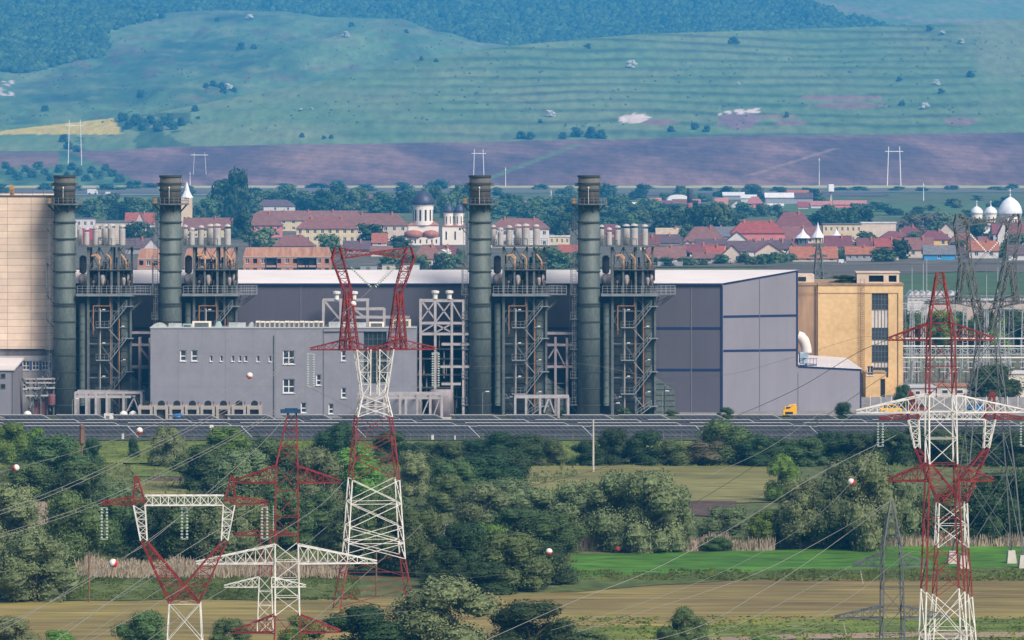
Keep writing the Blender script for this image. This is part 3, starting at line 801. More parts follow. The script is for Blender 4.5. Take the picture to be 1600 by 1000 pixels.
# --- stack and boiler units: one of each, then copies
stk = mat('stack_steel', (.085, .108, .102), .30, .5, rough=.6, stretch=(1, 1, .3), fine=.16, spec=.35, rnd=.10)
stk2 = mat('stack_top_steel', (.078, .074, .066), .5, .5, rough=.7, stretch=(1, 1, .25), rnd=.15)
ring = mat('stack_ring', (.035, .045, .045), .2)
hr = mat('boiler_casing', (.055, .070, .072), .3, .35, rough=.65, stretch=(1, 1, .5), fine=.15)
K = .12
def UX(px): return (px - 920) * K
def UZ(py): return (650 - py) * K
def make_stack(label):
    t = thing('chimney_stack', label, 'chimney', (gx(920, 1000), 1000, 0), group='four steel chimney stacks of the plant')
    m = MB(); m.lathe([(2.12, 0), (2.10, UZ(480)), (2.0, UZ(319))], n=28); m.build('shaft', stk, t, True)
    m = MB(); m.lathe([(2.0, UZ(318.9)), (1.96, UZ(275)), (1.7, UZ(275)+.02)], n=28); m.build('top_section', stk2, t, True, 'soot brown top section')
    m = MB()
    for py in (347, 373, 396.5, 424, 449, 474.5, 478, 502.5, 528.5, 554.5, 580.5, 606.5, 632.5): m.lathe([(2.09, UZ(py)-.14), (2.24, UZ(py)-.12), (2.24, UZ(py)+.12), (2.06, UZ(py)+.14)], n=28)
    for py in (275.5, 287, 297): m.lathe([(1.95, UZ(py)-.2), (2.14, UZ(py)-.18), (2.14, UZ(py)+.18), (1.95, UZ(py)+.2)], n=28)
    m.build('stiffening_ring', ring, t)
    m = MB(); m.lathe([(2.02, UZ(320.5)), (3.5, UZ(320)), (3.5, UZ(318)), (2.02, UZ(317.8))], n=24)
    for k in range(8):
        a = pi/8 + k*pi/4; m.bar((3.3*cos(a), 3.3*sin(a), UZ(320)), (2.05*cos(a), 2.05*sin(a), UZ(331)), .13)
    m.build('platform', M_['dsteel'], t)
    m = MB()
    for k in range(24):
        a = 2*pi*k/24; b = 2*pi*(k+1)/24
        m.bar((3.4*cos(a), 3.4*sin(a), UZ(318)), (3.4*cos(a), 3.4*sin(a), UZ(309)), .04)
        for z in (UZ(309), UZ(313.5)): m.bar((3.4*cos(a), 3.4*sin(a), z), (3.4*cos(b), 3.4*sin(b), z), .035)
    m.build('railing', M_['steel'], t)
    m = MB(); x = -2.75
    for dx in (-.35, .35): m.bar((x+dx, -.2, UZ(632)), (x+dx, -.2, UZ(309)), .06)
    for k in range(84): z = 2.2 + k*.46; m.bar((x-.35, -.2, z), (x+.35, -.2, z), .03)
    for k in range(28):
        z = 3.5 + k*1.35
        for a0 in range(4): m.bar((x+.42*cos(pi+a0*pi/4), -.2+.7*sin(pi+a0*pi/4), z), (x+.42*cos(pi+(a0+1)*pi/4), -.2+.7*sin(pi+(a0+1)*pi/4), z), .035)
    m.bar((x, -.9, 3.5), (x, -.9, UZ(330)), .03)
    m.build('caged_ladder', M_['steel'], t)
    for py in (356, 410, 460, 498, 545, 590, 632):
        m = MB(); z = UZ(py); m.box(-3.5, -2.12, -.9, .9, z-.14, z); m.bar((-3.4, 0, z-.1), (-2.1, 0, z-1.6), .1)
        for p_ in ((-3.45, -.85), (-3.45, .85), (-2.5, -.85)): m.bar((*p_, z), (*p_, z+1.2), .045)
        for zz in (.6, 1.2): m.bar((-3.45, -.85, z+zz), (-2.3, -.85, z+zz), .04); m.bar((-3.45, -.85, z+zz), (-3.45, .85, z+zz), .04)
        m.build('ladder_platform', M_['dsteel'], t)
    m = MB(); m.bar((-3.35, -.6, UZ(460)), (-3.35, -.6, UZ(412)), .11); m.bar((-3.35, .6, UZ(460)), (-3.35, .6, UZ(412)), .11); m.build('support_post', M_['dsteel'], t)
    for sx in (-1, 1):
        m = MB(); m.box(sx*2.35-.3, sx*2.35+.3, -.3, .3, UZ(291), UZ(286)); m.bar((sx*2.0, 0, UZ(290)), (sx*2.4, 0, UZ(290)), .07)
        if sx > 0: m.bar((2.3, 0, UZ(291)), (2.3, 0, UZ(278)), .05); m.bar((2.3, 0, UZ(278)), (1.9, 0, UZ(278)), .05)
        m.build('warning_light', M_['dsteel'], t)
    m = MB(); m.bar((-.1, -2.15, UZ(318)), (-.1, -2.15, UZ(295)), .05); m.lathe([(.02, 0), (.14, .1), (.14, .3), (.02, .42)], (-.1, -2.15, UZ(295)), 8); m.build('lamp_post', M_['white'], t)
    m = MB(); m.box(-3.1, -2.5, -1.0, -.5, UZ(317.5), UZ(309)); m.build('equipment_cabinet', mat('ochre_cabinet', (.30, .19, .08), .3), t)
    return t
def make_boiler(label):
    t = thing('steam_boiler', label, 'boiler', (gx(920, 1000), 1000, 0), group='four waste heat boilers beside the stacks')
    dz = UZ(459)
    m = MB(); m.box(UX(953), UX(1023), 2.6, 7.4, 0, dz-.3)
    for k in range(13): z = 1 + k*1.72; m.box(UX(953), UX(1023), 2.42, 2.598, z-.11, z+.11)
    m.build('casing', hr, t)
    m = MB(); m.box(UX(1008), UX(1022.5), .3, 2.4, 0, UZ(468))
    for k in range(15): z = .9 + k*1.42; m.box(UX(1007.6), UX(1022.9), .16, .298, z-.08, z+.08)
    m.build('side_casing', stk, t)
    m = MB(); m.lathe([(.64, UZ(634)), (.64, UZ(474))], (UX(947.5), .5, 0), 14)
    for k in range(13): z = UZ(630) + k*1.5; m.lathe([(.64, z-.07), (.74, z-.06), (.74, z+.06), (.64, z+.07)], (UX(947.5), .5, 0), 14)
    m.build('riser_duct', stk, t, False)
    m = MB(); m.box(UX(942), UX(953), 1.3, 1.5, 0, UZ(634)); m.build('dark_opening', M_['black'], t)
    for px, top, rr in ((957, 384, .24), (974, 384, .17), (993.5, 384, .2), (1004.5, 384, .2), (1023.5, 459, .2)):
        MB().box(UX(px)-rr, UX(px)+rr, -.1-rr, -.1+rr, 0, UZ(top)).build('column', M_['dsteel'], t)
    for px in (957, 993.5, 1021):
        MB().box(UX(px)-.2, UX(px)+.2, 6.6, 7.0, dz, UZ(384)).build('column', M_['dsteel'], t)
    m = MB(); m.path([(UX(965), -.5, UZ(522)), (UX(965), -.5, UZ(478)), (UX(991), -.5, UZ(478)), (UX(991), -.5, UZ(462))], .11, 6); m.build('drain_pipe', M_['rust'], t)
    m = MB(); m.bar((UX(976), -.7, UZ(648)), (UX(976), -.7, UZ(482)), .11, 6); m.build('lamp_riser', M_['pipe'], t)
    m = MB(); m.bar((UX(1005.5), -.5, UZ(645)), (UX(1005.5), -.5, UZ(498)), .13, 6); m.bar((UX(992), -.5, UZ(600)), (UX(992), -.5, UZ(470)), .08, 6); m.build('drain_pipe', M_['rust'], t)
    for zb, zu in ((511, 478), (562, 528), (614.5, 580), (650, 634)):
        m = MB(); xa_, xb_ = (UX(970), UX(992)) if zb < 650 else (UX(990), UX(996)); z0_ = UZ(zb); xt, z1_ = UX(1018), UZ(zu)
        if zb < 650:
            m.box(xa_, xb_, -1.6, 0, z0_-.16, z0_)
            for k in range(4): x = xa_ + (xb_-xa_)*k/3*.9; m.bar((x, -1.55, z0_), (x, -1.55, z0_+1.1), .035)
            for q_ in (.55, 1.1): m.bar((xa_, -1.55, z0_+q_), (xb_*.85+xa_*.15, -1.55, z0_+q_), .035)
        for yy in (-1.6, -.7):
            m.bar((xb_, yy, z0_-.05), (xt, yy, z1_-.05), .1)
            for q_ in (.55, 1.1): m.bar((xb_-.3, yy, z0_+q_), (xt, yy, z1_+q_), .035)
            for k in range(5): s_ = k/4; m.bar((xb_+(xt-xb_)*s_, yy, z0_+(z1_-z0_)*s_), (xb_+(xt-xb_)*s_, yy, z0_+(z1_-z0_)*s_+1.1), .035)
        for k in range(16): s_ = (k+.5)/16; xx = xb_+(xt-xb_)*s_; zz = z0_+(z1_-z0_)*s_; m.box(xx-.14, xx+.14, -1.55, -.75, zz-.03, zz)
        m.box(UX(1014), UX(1028), -1.6, .3, z1_-.14, z1_)
        if zb < 650: m.bar((xb_-.4, -1.2, z0_-.2), (UX(1006), -.6, z0_-2.6), .1)
        m.build('staircase', mat('stair_steel', (.20, .22, .23), .2), t)
    for px, py in ((980, 484), (980, 536), (980, 588), (1010, 510), (1012, 562), (1012, 612), (967, 620)):
        m = MB(); m.bar((UX(px)-.45, -.75, UZ(py)-.25), (UX(px)+.05, -.95, UZ(py)), .05); m.box(UX(px)-.02, UX(px)+.5, -1.15, -.9, UZ(py)-.03, UZ(py)+.16); m.build('floodlight', M_['white'], t)
    m = MB()
    for (a, b, c, d) in ((958, 505, 974, 470), (993, 462, 1016, 490), (974, 535, 993, 562), (993, 590, 974, 562), (974, 640, 960, 615), (993, 640, 1005, 615), (960, 500, 974, 530)): m.bar((UX(a), 0, UZ(b)), (UX(c), 0, UZ(d)), .14)
    for (a, b) in ((1030, 462), (1045, 462), (1052, 461)): m.bar((UX(1023), .4, UZ(486)), (UX(a), .4, UZ(b)), .12)
    m.bar((UX(1022), .4, UZ(475)), (UX(1040), .4, UZ(466)), .09)
    for py in (486, 537, 590, 622): m.box(UX(957), UX(1008), -.2, .1, UZ(py)-.12, UZ(py)+.12)
    m.build('bracing', M_['dsteel'], t)
    m = MB(); m.box(UX(939), UX(1026), -1.8, 7.4, dz-.28, dz); m.box(UX(1026), UX(1055), -1.4, 2.2, dz-.2, dz); m.box(UX(939), UX(1030), -1.9, -1.6, dz-.42, dz-.28); m.build('main_deck', M_['steel'], t)
    def rail(mb, x0_, x1_, y_, z_, n, h=1.25):
        for k in range(n+1): x = x0_ + (x1_-x0_)*k/n; mb.bar((x, y_, z_), (x, y_, z_+h), .04)
        for q_ in (.45, .85, 1.25): mb.bar((x0_, y_, z_+q_*h/1.25), (x1_, y_, z_+q_*h/1.25), .035)
    m = MB(); rail(m, UX(941), UX(1055), -1.75, dz, 15, 1.5); rail(m, UX(1028), UX(1055), 2.1, dz, 4, 1.5); m.build('railing', mat('rail_steel', (.30, .32, .34), .1), t)
    MB().box(UX(955), UX(1021), 4.4, 7.2, dz+.01, UZ(422)).build('dark_backing', hr, t)  # dark box added behind the drums to close the view through
    drumm = mat('drum_lagging', (.27, .24, .25), .3, .7, rough=.5)
    for (a, b, yy, r_, zz) in ((940, 957, 2.2, 1.08, 437), (963, 985, 2.6, 1.02, 436.5), (990, 1012, 3.0, 1.0, 436), (1005, 1022, 3.2, 1.0, 437)):
        m = MB(); x0_, x1_ = UX(a), UX(b); pr = [(0.02, 0), (r_*.6, .1), (r_*.92, .35), (r_, .7), (r_, x1_-x0_-.7), (r_*.92, x1_-x0_-.35), (r_*.6, x1_-x0_-.1), (.02, x1_-x0_)]
        m.lathe(pr, (0, 0, 0), 16); m.v = [(x0_ + z, yy + x, UZ(zz) + y_) for x, y_, z in m.v]; m.build('steam_drum', drumm, t, True)
    m = MB()
    for (px, h_, r_) in ((979, 8, .5), (1012, 6, .4)): m.lathe([(.3, 0), (r_*.7, .5), (r_, h_*K*1.2), (r_*.85, h_*K*1.9), (.2, h_*K*2.1)], (UX(px), .4, UZ(446)), 9)
    m.build('lagged_valve', mat('dull_lagging', (.30, .27, .26), .25, 1), t, True)
    m = MB(); m.lathe([(.35, 0), (.68, .25), (.68, 3.0), (.3, 3.4)], (UX(947), 2.5, UZ(428)), 14); m.build('vessel', mat('dark_vessel', (.085, .085, .1), .2), t, True)
    q = random.Random(11)
    m = MB()
    for k in range(26):
        px = q.uniform(958, 1022); yy = q.uniform(.5, 6); z_ = UZ(q.uniform(425, 455)); hh = q.uniform(.8, 2.6)
        m.bar((UX(px), yy, z_), (UX(px), yy, z_+hh), q.uniform(.05, .14), 6)
        if k % 2: m.bar((UX(px), yy, z_+hh), (UX(px)+q.uniform(-1.6, 1.6), yy, z_+hh), .09, 6)
        if k % 3 == 0: m.lathe([(.1, 0), (.3, .1), (.3, .5), (.1, .6)], (UX(px), yy, z_+hh*.6), 7)
    m.build('small_pipework', mat('dull_pipe', (.20, .17, .16), .4, .8), t)
    m = MB()
    for k in range(46):
        px = q.uniform(958, 1022); yy = q.uniform(.2, 6); z_ = UZ(q.uniform(418, 456)); hh = q.uniform(.8, 3)
        m.bar((UX(px), yy, z_), (UX(px), yy, z_+hh), q.uniform(.06, .2), 5)
    m.build('valve_stands', M_['black'], t)
    m = MB(); z_ = UZ(421); m.box(UX(960), UX(1024), -.6, 7.3, z_-.14, z_); rail(m, UX(960), UX(1024), -.55, z_, 9, 1.1); m.build('middle_deck', M_['dsteel'], t)
    for pts in (((968, 399), (974, 405), (974, 421)), ((985, 397), (992, 404), (992, 421)), ((1008, 397), (1016, 408), (1016, 421)), ((962, 400), (971, 398), (976, 404))):
        m = MB(); m.path([(UX(a), -.2, UZ(b)) for a, b in pts], .2, 8); m.build('bent_pipe', mat('tan_pipe', (.42, .25, .14), .3), t)
    m = MB()
    for (a, b) in ((957, 974), (974, 993.5), (1004.5, 1022)): m.bar((UX(a), .5, UZ(421)), (UX(b), .5, UZ(386)), .08); m.bar((UX(b), .5, UZ(421)), (UX(a), .5, UZ(386)), .08)
    m.bar((UX(1004), 0, UZ(394)), (UX(1014), 0, UZ(384)), .1)
    m.build('cross_brace', M_['brown'], t)
    z_ = UZ(384)
    m = MB(); m.box(UX(939), UX(1026), -1, 7.4, z_-.25, z_); m.box(UX(1026), UX(1041), -.6, 2, z_-.2, z_-.02); m.build('upper_deck', M_['dsteel'], t)
    m = MB()
    for (a, b, h_) in ((940, 946, 10), (962, 964, 9), (973, 983, 12), (984, 994, 11)):
        m.path([(UX(a), -.8, z_), (UX(a), -.8, z_+h_*K), (UX(b), -.8, z_+h_*K), (UX(b), -.8, z_)], .11)
    rail(m, UX(940), UX(1026), 7.2, z_, 9, 1.2); m.build('upper_frame', M_['dsteel'], t)
    white = mat('silencer_paint', (.37, .355, .35), .12, .8, .5)
    for (px, r_, py, yy) in ((940.5, .5, 359, 5), (952, .55, 363, 3), (965.5, .6, 360, 5), (979.5, .7, 358, 6), (991.5, .72, 357, 3), (1008, .62, 358, 3)):
        h_ = UZ(py) - z_; m = MB(); m.lathe([(r_*.9, 0), (r_, .12), (r_, h_-.1), (r_*.93, h_)], (UX(px), yy, z_), 14); o = m.build('silencer', white, t, False)
        m = MB(); m.lathe([(r_*1.1, h_+.45), (r_*.8, h_+.75), (.05, h_+.9)], (UX(px), yy, z_), 14); m.build('rain_hood', white, o)
        m = MB()
        for k in range(4): a = k*pi/2+.4; m.bar((UX(px)+r_*.9*cos(a), yy+r_*.9*sin(a), z_+h_), (UX(px)+r_*.9*cos(a), yy+r_*.9*sin(a), z_+h_+.5), .05)
        m.build('hood_bracket', M_['dsteel'], o)
    m = MB(); m.prism([(UX(1023.8), 0), (UX(1055), 0), (UX(1055), UZ(613)), (UX(1040), UZ(602)), (UX(1023.8), UZ(590))], 1.5, 7.3)
    for k in range(6): z = .8 + k*1.05; m.box(UX(1023.8), UX(1055), 1.36, 1.498, z-.06, z+.06)
    m.box(UX(1039.3), UX(1040.7), 1.3, 1.498, 0, UZ(604)); m.build('inlet_duct', stk, t)
    return t
sc_pos = [101, 266, 750, 920]
names = ['green-grey chimney stack beside the pale concrete panel building', 'green-grey chimney stack rising behind the left half of grey office',
         'green-grey chimney stack just right of the white steel frames', 'green-grey chimney stack nearest the blue trimmed hall end']
bn = ['boiler tower with white silencers right of the leftmost chimney stack', 'boiler tower whose lower half hides behind the grey office block',
      'boiler tower between the two chimney stacks right of centre', 'boiler tower with tapered duct standing against the turbine hall front']
for i, px in enumerate(sc_pos):
    if i == 0: s0 = make_stack(names[0]); b0 = make_boiler(bn[0]); s0.location.x = b0.location.x = gx(px, 1000)
    else:
        dup(s0, (gx(px, 1000), 1000 + (.6 if i == 1 else 0), .0), names[i]); dup(b0, (gx(px, 1000), 1000 + (.6 if i == 1 else 0), 0), bn[i])
# --- white steel frames, pipe racks
fw_ = mat('frame_white_steel', (.35, .33, .34), .2, .6); fp = mat('frame_dull_steel', (.23, .20, .22), .3, .5)
def frame(name, label, cat, D, cols, beams, braces=(), r=.2, m_=fw_, dep=0, base=650, caps=()):
    """columns (px, top), beams (x0,x1,y), braces (x0,y0,x1,y1) on the front and, when dep, a rear plane"""
    f = Fr(D); x_ = f.X(cols[0][0]); t = thing(name, label, cat, (x_, D, 0))
    for yy in ([0, dep] if dep else [0]):
        for px, top in cols: MB().box(f.X(px)-x_-r, f.X(px)-x_+r, yy-r, yy+r, 0, f.Z(top)).build('post', m_, t)
        m = MB()
        for a, b, c in beams: m.box(f.X(a)-x_, f.X(b)-x_, yy-r*.8, yy+r*.8, f.Z(c)-r, f.Z(c)+r)
        m.build('beam', m_, t)
        if braces:
            m = MB()
            for a, b, c, d in braces: m.bar((f.X(a)-x_, yy+.02, f.Z(b)), (f.X(c)-x_, yy+.02, f.Z(d)), r*.7)
            m.build('brace', m_, t)
    if dep:
        m = MB()
        for px, top in cols: m.box(f.X(px)-x_-r*.7, f.X(px)-x_+r*.7, r, dep-r, f.Z(top)-r*2, f.Z(top)-.01)
        m.build('cross_beam', m_, t)
    for px, py in caps:
        m = MB(); m.lathe([(.45, 0), (.45, .8), (.75, 1.1), (.75, 1.5), (.2, 1.6)], (f.X(px)-x_, 0, f.Z(py)), 10); m.build('vent_cap', M_['white'], t)
    return t
frame('pipe_gantry', 'pale steel frame with open bays at the foot of leftmost boiler', 'steel frame', 988, [(118, 613), (135, 614), (150, 615), (167, 613), (193, 614), (221, 614)], [(117, 222, 613.5), (117, 205, 620)], [(197, 645, 211, 618), (218, 645, 208, 618)], .22, fw_, 6)
frame('pipe_gantry', 'pale steel frame with open bays below the third boiler', 'steel frame', 986, [(805, 620), (822, 621), (844, 620), (873, 621), (888, 621)], [(804, 889, 620.5)], [(850, 645, 858, 622), (866, 645, 858, 622)], .2, fw_, 5)
frame('pipe_rack', 'pale pipe rack on posts right of the grey office', 'pipe rack', 981, [(574, 620), (587, 622), (600, 622), (625, 617), (634, 622), (652, 616), (672, 616), (690, 616)], [(558, 700, 616), (558, 690, 622)], [(660, 648, 671, 622), (678, 648, 688, 620)], .2, fw_, 5)
frame('steel_tower', 'white braced steel tower left of the third chimney stack', 'steel frame', 999.5, [(657, 468), (680, 467), (706, 467), (724, 470)], [(655, 726, 470), (655, 726, 505), (655, 732, 522), (690, 734, 538), (688, 734, 573), (690, 720, 600)],
      [(658, 470, 680, 500), (680, 470, 658, 500), (681, 470, 706, 503), (706, 470, 681, 503), (680, 520, 706, 506), (706, 520, 680, 506), (657, 520, 680, 506), (706, 472, 724, 503)], .22, fw_, 4, caps=[(680, 467), (702, 467)])
frame('steel_tower', 'white braced frame with vent caps behind the red pylon', 'steel frame', 1001.5, [(505, 469), (532, 469), (551, 480), (574, 469), (600, 483)], [(504, 576, 469), (551, 600, 483), (545, 640, 496)], [(506, 470, 531, 500), (532, 500, 553, 470), (553, 484, 574, 500)], .2, fw_, 4, caps=[(526, 468), (553, 468)])
frame('steel_portal', 'dull steel portal between the two right-hand stacks', 'steel frame', 1001, [(868, 527), (886, 528)], [(850, 905, 521), (852, 905, 539), (850, 905, 573)], [(868, 542, 882, 570), (868, 542, 857, 560), (888, 560, 897, 548)], .22, fp, 3)
frame('steel_portal', 'dull steel portal between the leftmost boiler and grey office', 'steel frame', 1001, [(218, 527), (234, 528)], [(203, 236, 520), (203, 236, 539), (203, 236, 573)], [(218, 542, 234, 565)], .2, fp, 3)
# dark pipe and cable racks in the recess right of the office, low dark hall behind the portals
m = MB(); f = Fr(1004)
rc = thing('equipment_bay', 'dark open equipment bay with pipes right of the grey office', 'pipe rack', (f.X(652), 1002, 0))
x_ = f.X(652)
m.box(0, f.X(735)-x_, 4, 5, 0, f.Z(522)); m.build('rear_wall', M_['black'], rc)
for py in (545, 560, 585, 605, 620):
    m = MB(); m.box(0, f.X(735)-x_, 0, 3.9, f.Z(py)-.12, f.Z(py)+.12); m.build('deck', M_['dsteel'], rc)
q = random.Random(5)
m = MB()
for k in range(24): px = q.uniform(655, 733); a = f.Z(q.uniform(560, 650)); m.bar((f.X(px)-x_, q.uniform(0, 3), a), (f.X(px)-x_, q.uniform(0, 3), a+q.uniform(2, 6)), q.uniform(.06, .16), 6)
m.build('riser_pipe', M_['pipe'], rc)
m = MB(); m.lathe([(2.2, 0), (2.2, f.m(38)), (1.9, f.m(42))], (f.X(690)-x_, -4, 0), 18); m.build('tank', fp, rc, True)
for (a, b, top, lab) in ((850, 908, 577, 'low dark clad hall behind the dull portal at right'), (200, 236, 577, 'low dark clad hall behind the dull portal at left')):
    f = Fr(1005.5); t = thing('lean_to', lab, 'building', (f.X(a), 1005.5, 0))
    dk = mat('dark_cladding', (.045, .055, .065), .2, .3)
    m = MB(); m.box(0, f.X(b)-f.X(a), 0, 2.6, 0, f.Z(top)); 
    for k in range(12): m.box(k*.6, k*.6+.08, -.05, -.002, 0, f.Z(top)-.2)
    m.build('wall', dk, t); m = MB(); m.box(0, f.X(b)-f.X(a), -.3, 2.6, f.Z(top), f.Z(top)+.3); m.build('roof', fp, t)
# pipework left of the leftmost stack
f = Fr(998); t = thing('pipe_rack', 'cluttered pipe rack between beige building and leftmost stack', 'pipe rack', (f.X(42), 998, 0)); x_ = f.X(42)
for px in (44, 52, 64, 74, 84): MB().box(f.X(px)-x_-.13, f.X(px)-x_+.13, -.13, .13, 0, f.Z(590)).build('post', M_['dsteel'], t)
m = MB()
for py, mm in ((592, 0), (598, 0), (606, 0), (618, 0)): m.box(f.X(40)-x_, f.X(86)-x_, -.5, .5, f.Z(py)-.14, f.Z(py)+.14)
m.build('beam', fw_, t)
m = MB(); q = random.Random(9)
for k in range(16): px = q.uniform(43, 84); z = f.Z(q.uniform(600, 648)); m.bar((f.X(px)-x_, q.uniform(-1, 1), z), (f.X(px)-x_ + q.uniform(-1, 1), q.uniform(-1, 1), z+q.uniform(.8, 2.5)), q.uniform(.08, .25), 6)
m.build('small_pipework', M_['dsteel'], t)
m = MB(); m.lathe([(.7, 0), (.7, 1.6), (.4, 2)], (f.X(81)-x_, -.5, f.Z(632)), 10); m.box(f.X(50)-x_, f.X(72)-x_, .5, 2, 0, f.Z(625)); m.build('pump_set', mat('maroon_pump', (.16, .07, .08), .3), t)
# ------------------------------------------------------------------ pylons
class Tower:
    def __init__(s, name, label, cx, D, yaw=0, group=None, cat='pylon'):
        s.k = D / F; s.cx = cx; s.D = D
        s.t = thing(name, label, cat, (gx(cx, D), D, 0), radians(yaw), group)
        s.rl, s.rb = .105, .055
    def X(s, px): return (px - s.cx) * s.k
    def Z(s, py): return gz(py, s.D)
    def sec(s, py, cx, hw, d=None):
        x = s.X(cx); h = hw * s.k; d = h if d is None else d; z = s.Z(py) if py is not None else 0
        return [(x-h, -d, z), (x+h, -d, z), (x+h, d, z), (x-h, d, z)]
    def body(s, levels, m, n=None, x=False, label=None, name='tower_section', rl=None, rb=None, depth=None):
        """levels = (py, centre px, half width px) from top to bottom, py None = the ground"""
        mb = MB()
        for i, (a, b) in enumerate(zip(levels, levels[1:])):
            A = s.sec(*a[:3], a[3] if len(a) > 3 else depth); B = s.sec(*b[:3], b[3] if len(b) > 3 else depth)
            hh = A[0][2] - B[0][2]; w_ = max(.5, (a[2] + b[2]) * s.k)
            mb.strut(A, B, n or max(1, round(hh / w_ / 1.05)), rl or s.rl, rb or s.rb, x)
        return mb.build(name, m, s.t, label=label)
    def arm(s, x0, x1, ytop, ybot, m, n=4, d=.7, ytip=None, name='crossarm', tip=.10):
        """tapering cantilever between body column px x0 and tip px x1"""
        mb = MB(); a, b = s.X(x0), s.X(x1); zt_, zb_ = s.Z(ytop), s.Z(ybot); zt2_ = s.Z(ytip if ytip else ybot)
        A = [(a, -d, zb_), (a, -d, zt_), (a, d, zt_), (a, d, zb_)]; B = [(b, -tip, zt2_-.02), (b, -tip, zt2_+.2), (b, tip, zt2_+.2), (b, tip, zt2_-.02)]
        mb.strut(A, B, n, s.rl * .85, s.rb)
        return mb.build(name, m, s.t)
    def beam(s, x0, x1, top0, bot0, m, n=6, d=.6, top1=None, bot1=None, name='crossbeam'):
        mb = MB(); a, b = s.X(x0), s.X(x1); top1 = top1 or top0; bot1 = bot1 or bot0
        mb.strut([(a, -d, s.Z(bot0)), (a, -d, s.Z(top0)), (a, d, s.Z(top0)), (a, d, s.Z(bot0))], [(b, -d, s.Z(bot1)), (b, -d, s.Z(top1)), (b, d, s.Z(top1)), (b, d, s.Z(bot1))], n, s.rl * .85, s.rb)
        return mb.build(name, m, s.t)
    def limb(s, p0, p1, m, n, name='tower_limb', label=None):
        """leaning lattice limb; p = (py, centre px, half width px, half depth m)"""
        mb = MB(); mb.strut(s.sec(*p0), s.sec(*p1), n, s.rl, s.rb)
        return mb.build(name, m, s.t, label=label)
    def string(s, p, q, r=.16, m=None, pair=0., y=0., disc=True):
        a = Vector((s.X(p[0]), y, s.Z(p[1]))); b = Vector((s.X(q[0]), y, s.Z(q[1])))
        mb = MB(); offs = [-pair, pair] if pair else [0]
        for o in offs:
            ov = Vector((o, 0, 0)); n = max(6, int((b - a).length / .26)); mb.bar(a + ov, b + ov, .035)
            for k in range(n):
                c = a.lerp(b, (k + .5) / n) + ov; d = (b - a).normalized() * .055
                if disc: mb.bar(c - d, c + d, r * .75, 8, r)
        for e in (a, b):
            if pair: mb.bar(e - Vector((pair+.1, 0, 0)), e + Vector((pair+.1, 0, 0)), .06)
        return mb.build('insulator_string', m or M_['ceram'], s.t)
RED, WHT, GRY = M_['red'], M_['white'], M_['steel']
# A: tall cat-head portal in the middle
A = Tower('pylon', 'tall red and white portal pylon with open head standing before the grey office', 583, 596, 7)
A.rl, A.rb = .09, .042
A.body([(870, 584, 45), (None, 584, 59)], RED, 3, label='red feet'); A.body([(748, 584, 37), (822, 584, 41.5), (870, 584, 45)], WHT, 2, True, label='white belt with crossing braces', rb=.05)
A.body([(650, 583.5, 27), (748, 584, 37)], RED, 3, True, label='red middle section'); A.body([(617, 584, 19), (650, 583.5, 27)], WHT, 2, True, label='white lower waist')
A.limb((545, 566, 11, 1.9), (617, 571, 6, 1.4), WHT, 4, 'waist_limb'); A.limb((545, 602, 11, 1.9), (617, 597, 6, 1.4), WHT, 4, 'waist_limb')
mb = MB(); mb.strut(A.sec(545, 566, 11, 1.9), A.sec(617, 571, 6, 1.4), 1, .12, .06)
for sx in (-1, 1):
    c = lambda px: 583 + sx * px
    A.arm(c(28), c(99), 527, 546, RED, 6, 1.3)
    A.beam(c(50), c(0.5), 527, 546, RED, 3, 1.3, 543.5, 546.5, 'belt_beam')
    A.limb((455, c(39), 4.2, .8), (546, c(29), 6, 1.3), RED, 9, 'head_limb'); A.limb((455, c(41), 4.2, .8), (546, c(48.5), 4.0, 1.0), RED, 9, 'head_limb')
    A.limb((404, c(56), 8.5, .9), (455, c(40), 6.0, .9), RED, 5, 'head_limb')
    A.limb((386, c(56), 3.5, .5), (404, c(56), 8.5, .9), RED, 2, 'head_peak')
    A.beam(c(50), c(0.5), 388, 404, RED, 6, .7, 394, 397, 'head_beam')
    A.string((c(35.5), 417), (c(3), 449), .17)
    mb = MB(); mb.bar((A.X(c(47)), 0, A.Z(404)), (A.X(c(35.5)), 0, A.Z(417)), .03); mb.build('hanger', M_['dsteel'], A.t)
    A.string((c(98), 552), (c(98), 604), .16, pair=.33)
# B: Y portal at left
B = Tower('pylon', 'red and white Y-shaped portal pylon in the lower left field', 288, 450, 2)
B.rl, B.rb = .07, .034
B.body([(942, 289, 24), (1000, 289, 27), (None, 289, 42)], WHT, None, True, label='white base')
for sx in (-1, 1):
    c = lambda px: 288 + sx * px
    B.limb((789, c(70), 9, .55), (844, c(63), 5, .5), WHT, 5, 'upper_limb'); 
    mb = MB(); d = .55
    o0, o1, i0, i1 = (c(67.5), 844), (c(23), 942), (c(58), 846), (c(-23), 942)
    Aq = [(B.X(o0[0]), -d, B.Z(o0[1])), (B.X(i0[0]), -d, B.Z(i0[1])), (B.X(i0[0]), d, B.Z(i0[1])), (B.X(o0[0]), d, B.Z(o0[1]))]
    Bq = [(B.X(o1[0]), -1.1, B.Z(o1[1])), (B.X(i1[0]), -1.1, B.Z(i1[1])), (B.X(i1[0]), 1.1, B.Z(i1[1])), (B.X(o1[0]), 1.1, B.Z(o1[1]))]
    mb.strut(Aq, Bq, 7, .075, .034); mb.build('lower_limb', RED, B.t)
    B.body([(743, c(75), 1.5), (774, c(72), 7.5), (789, c(70), 9)], RED, 2, name='earth_peak', depth=.5)
    B.arm(c(79), c(131), 776, 788, RED, 4, .5, 787)
    B.string((c(125), 793), (c(125), 842), .13, pair=.22)
B.beam(226, 350, 774, 789, WHT, 10, .55)
B.string((288, 793), (288, 842), .13, pair=.22)
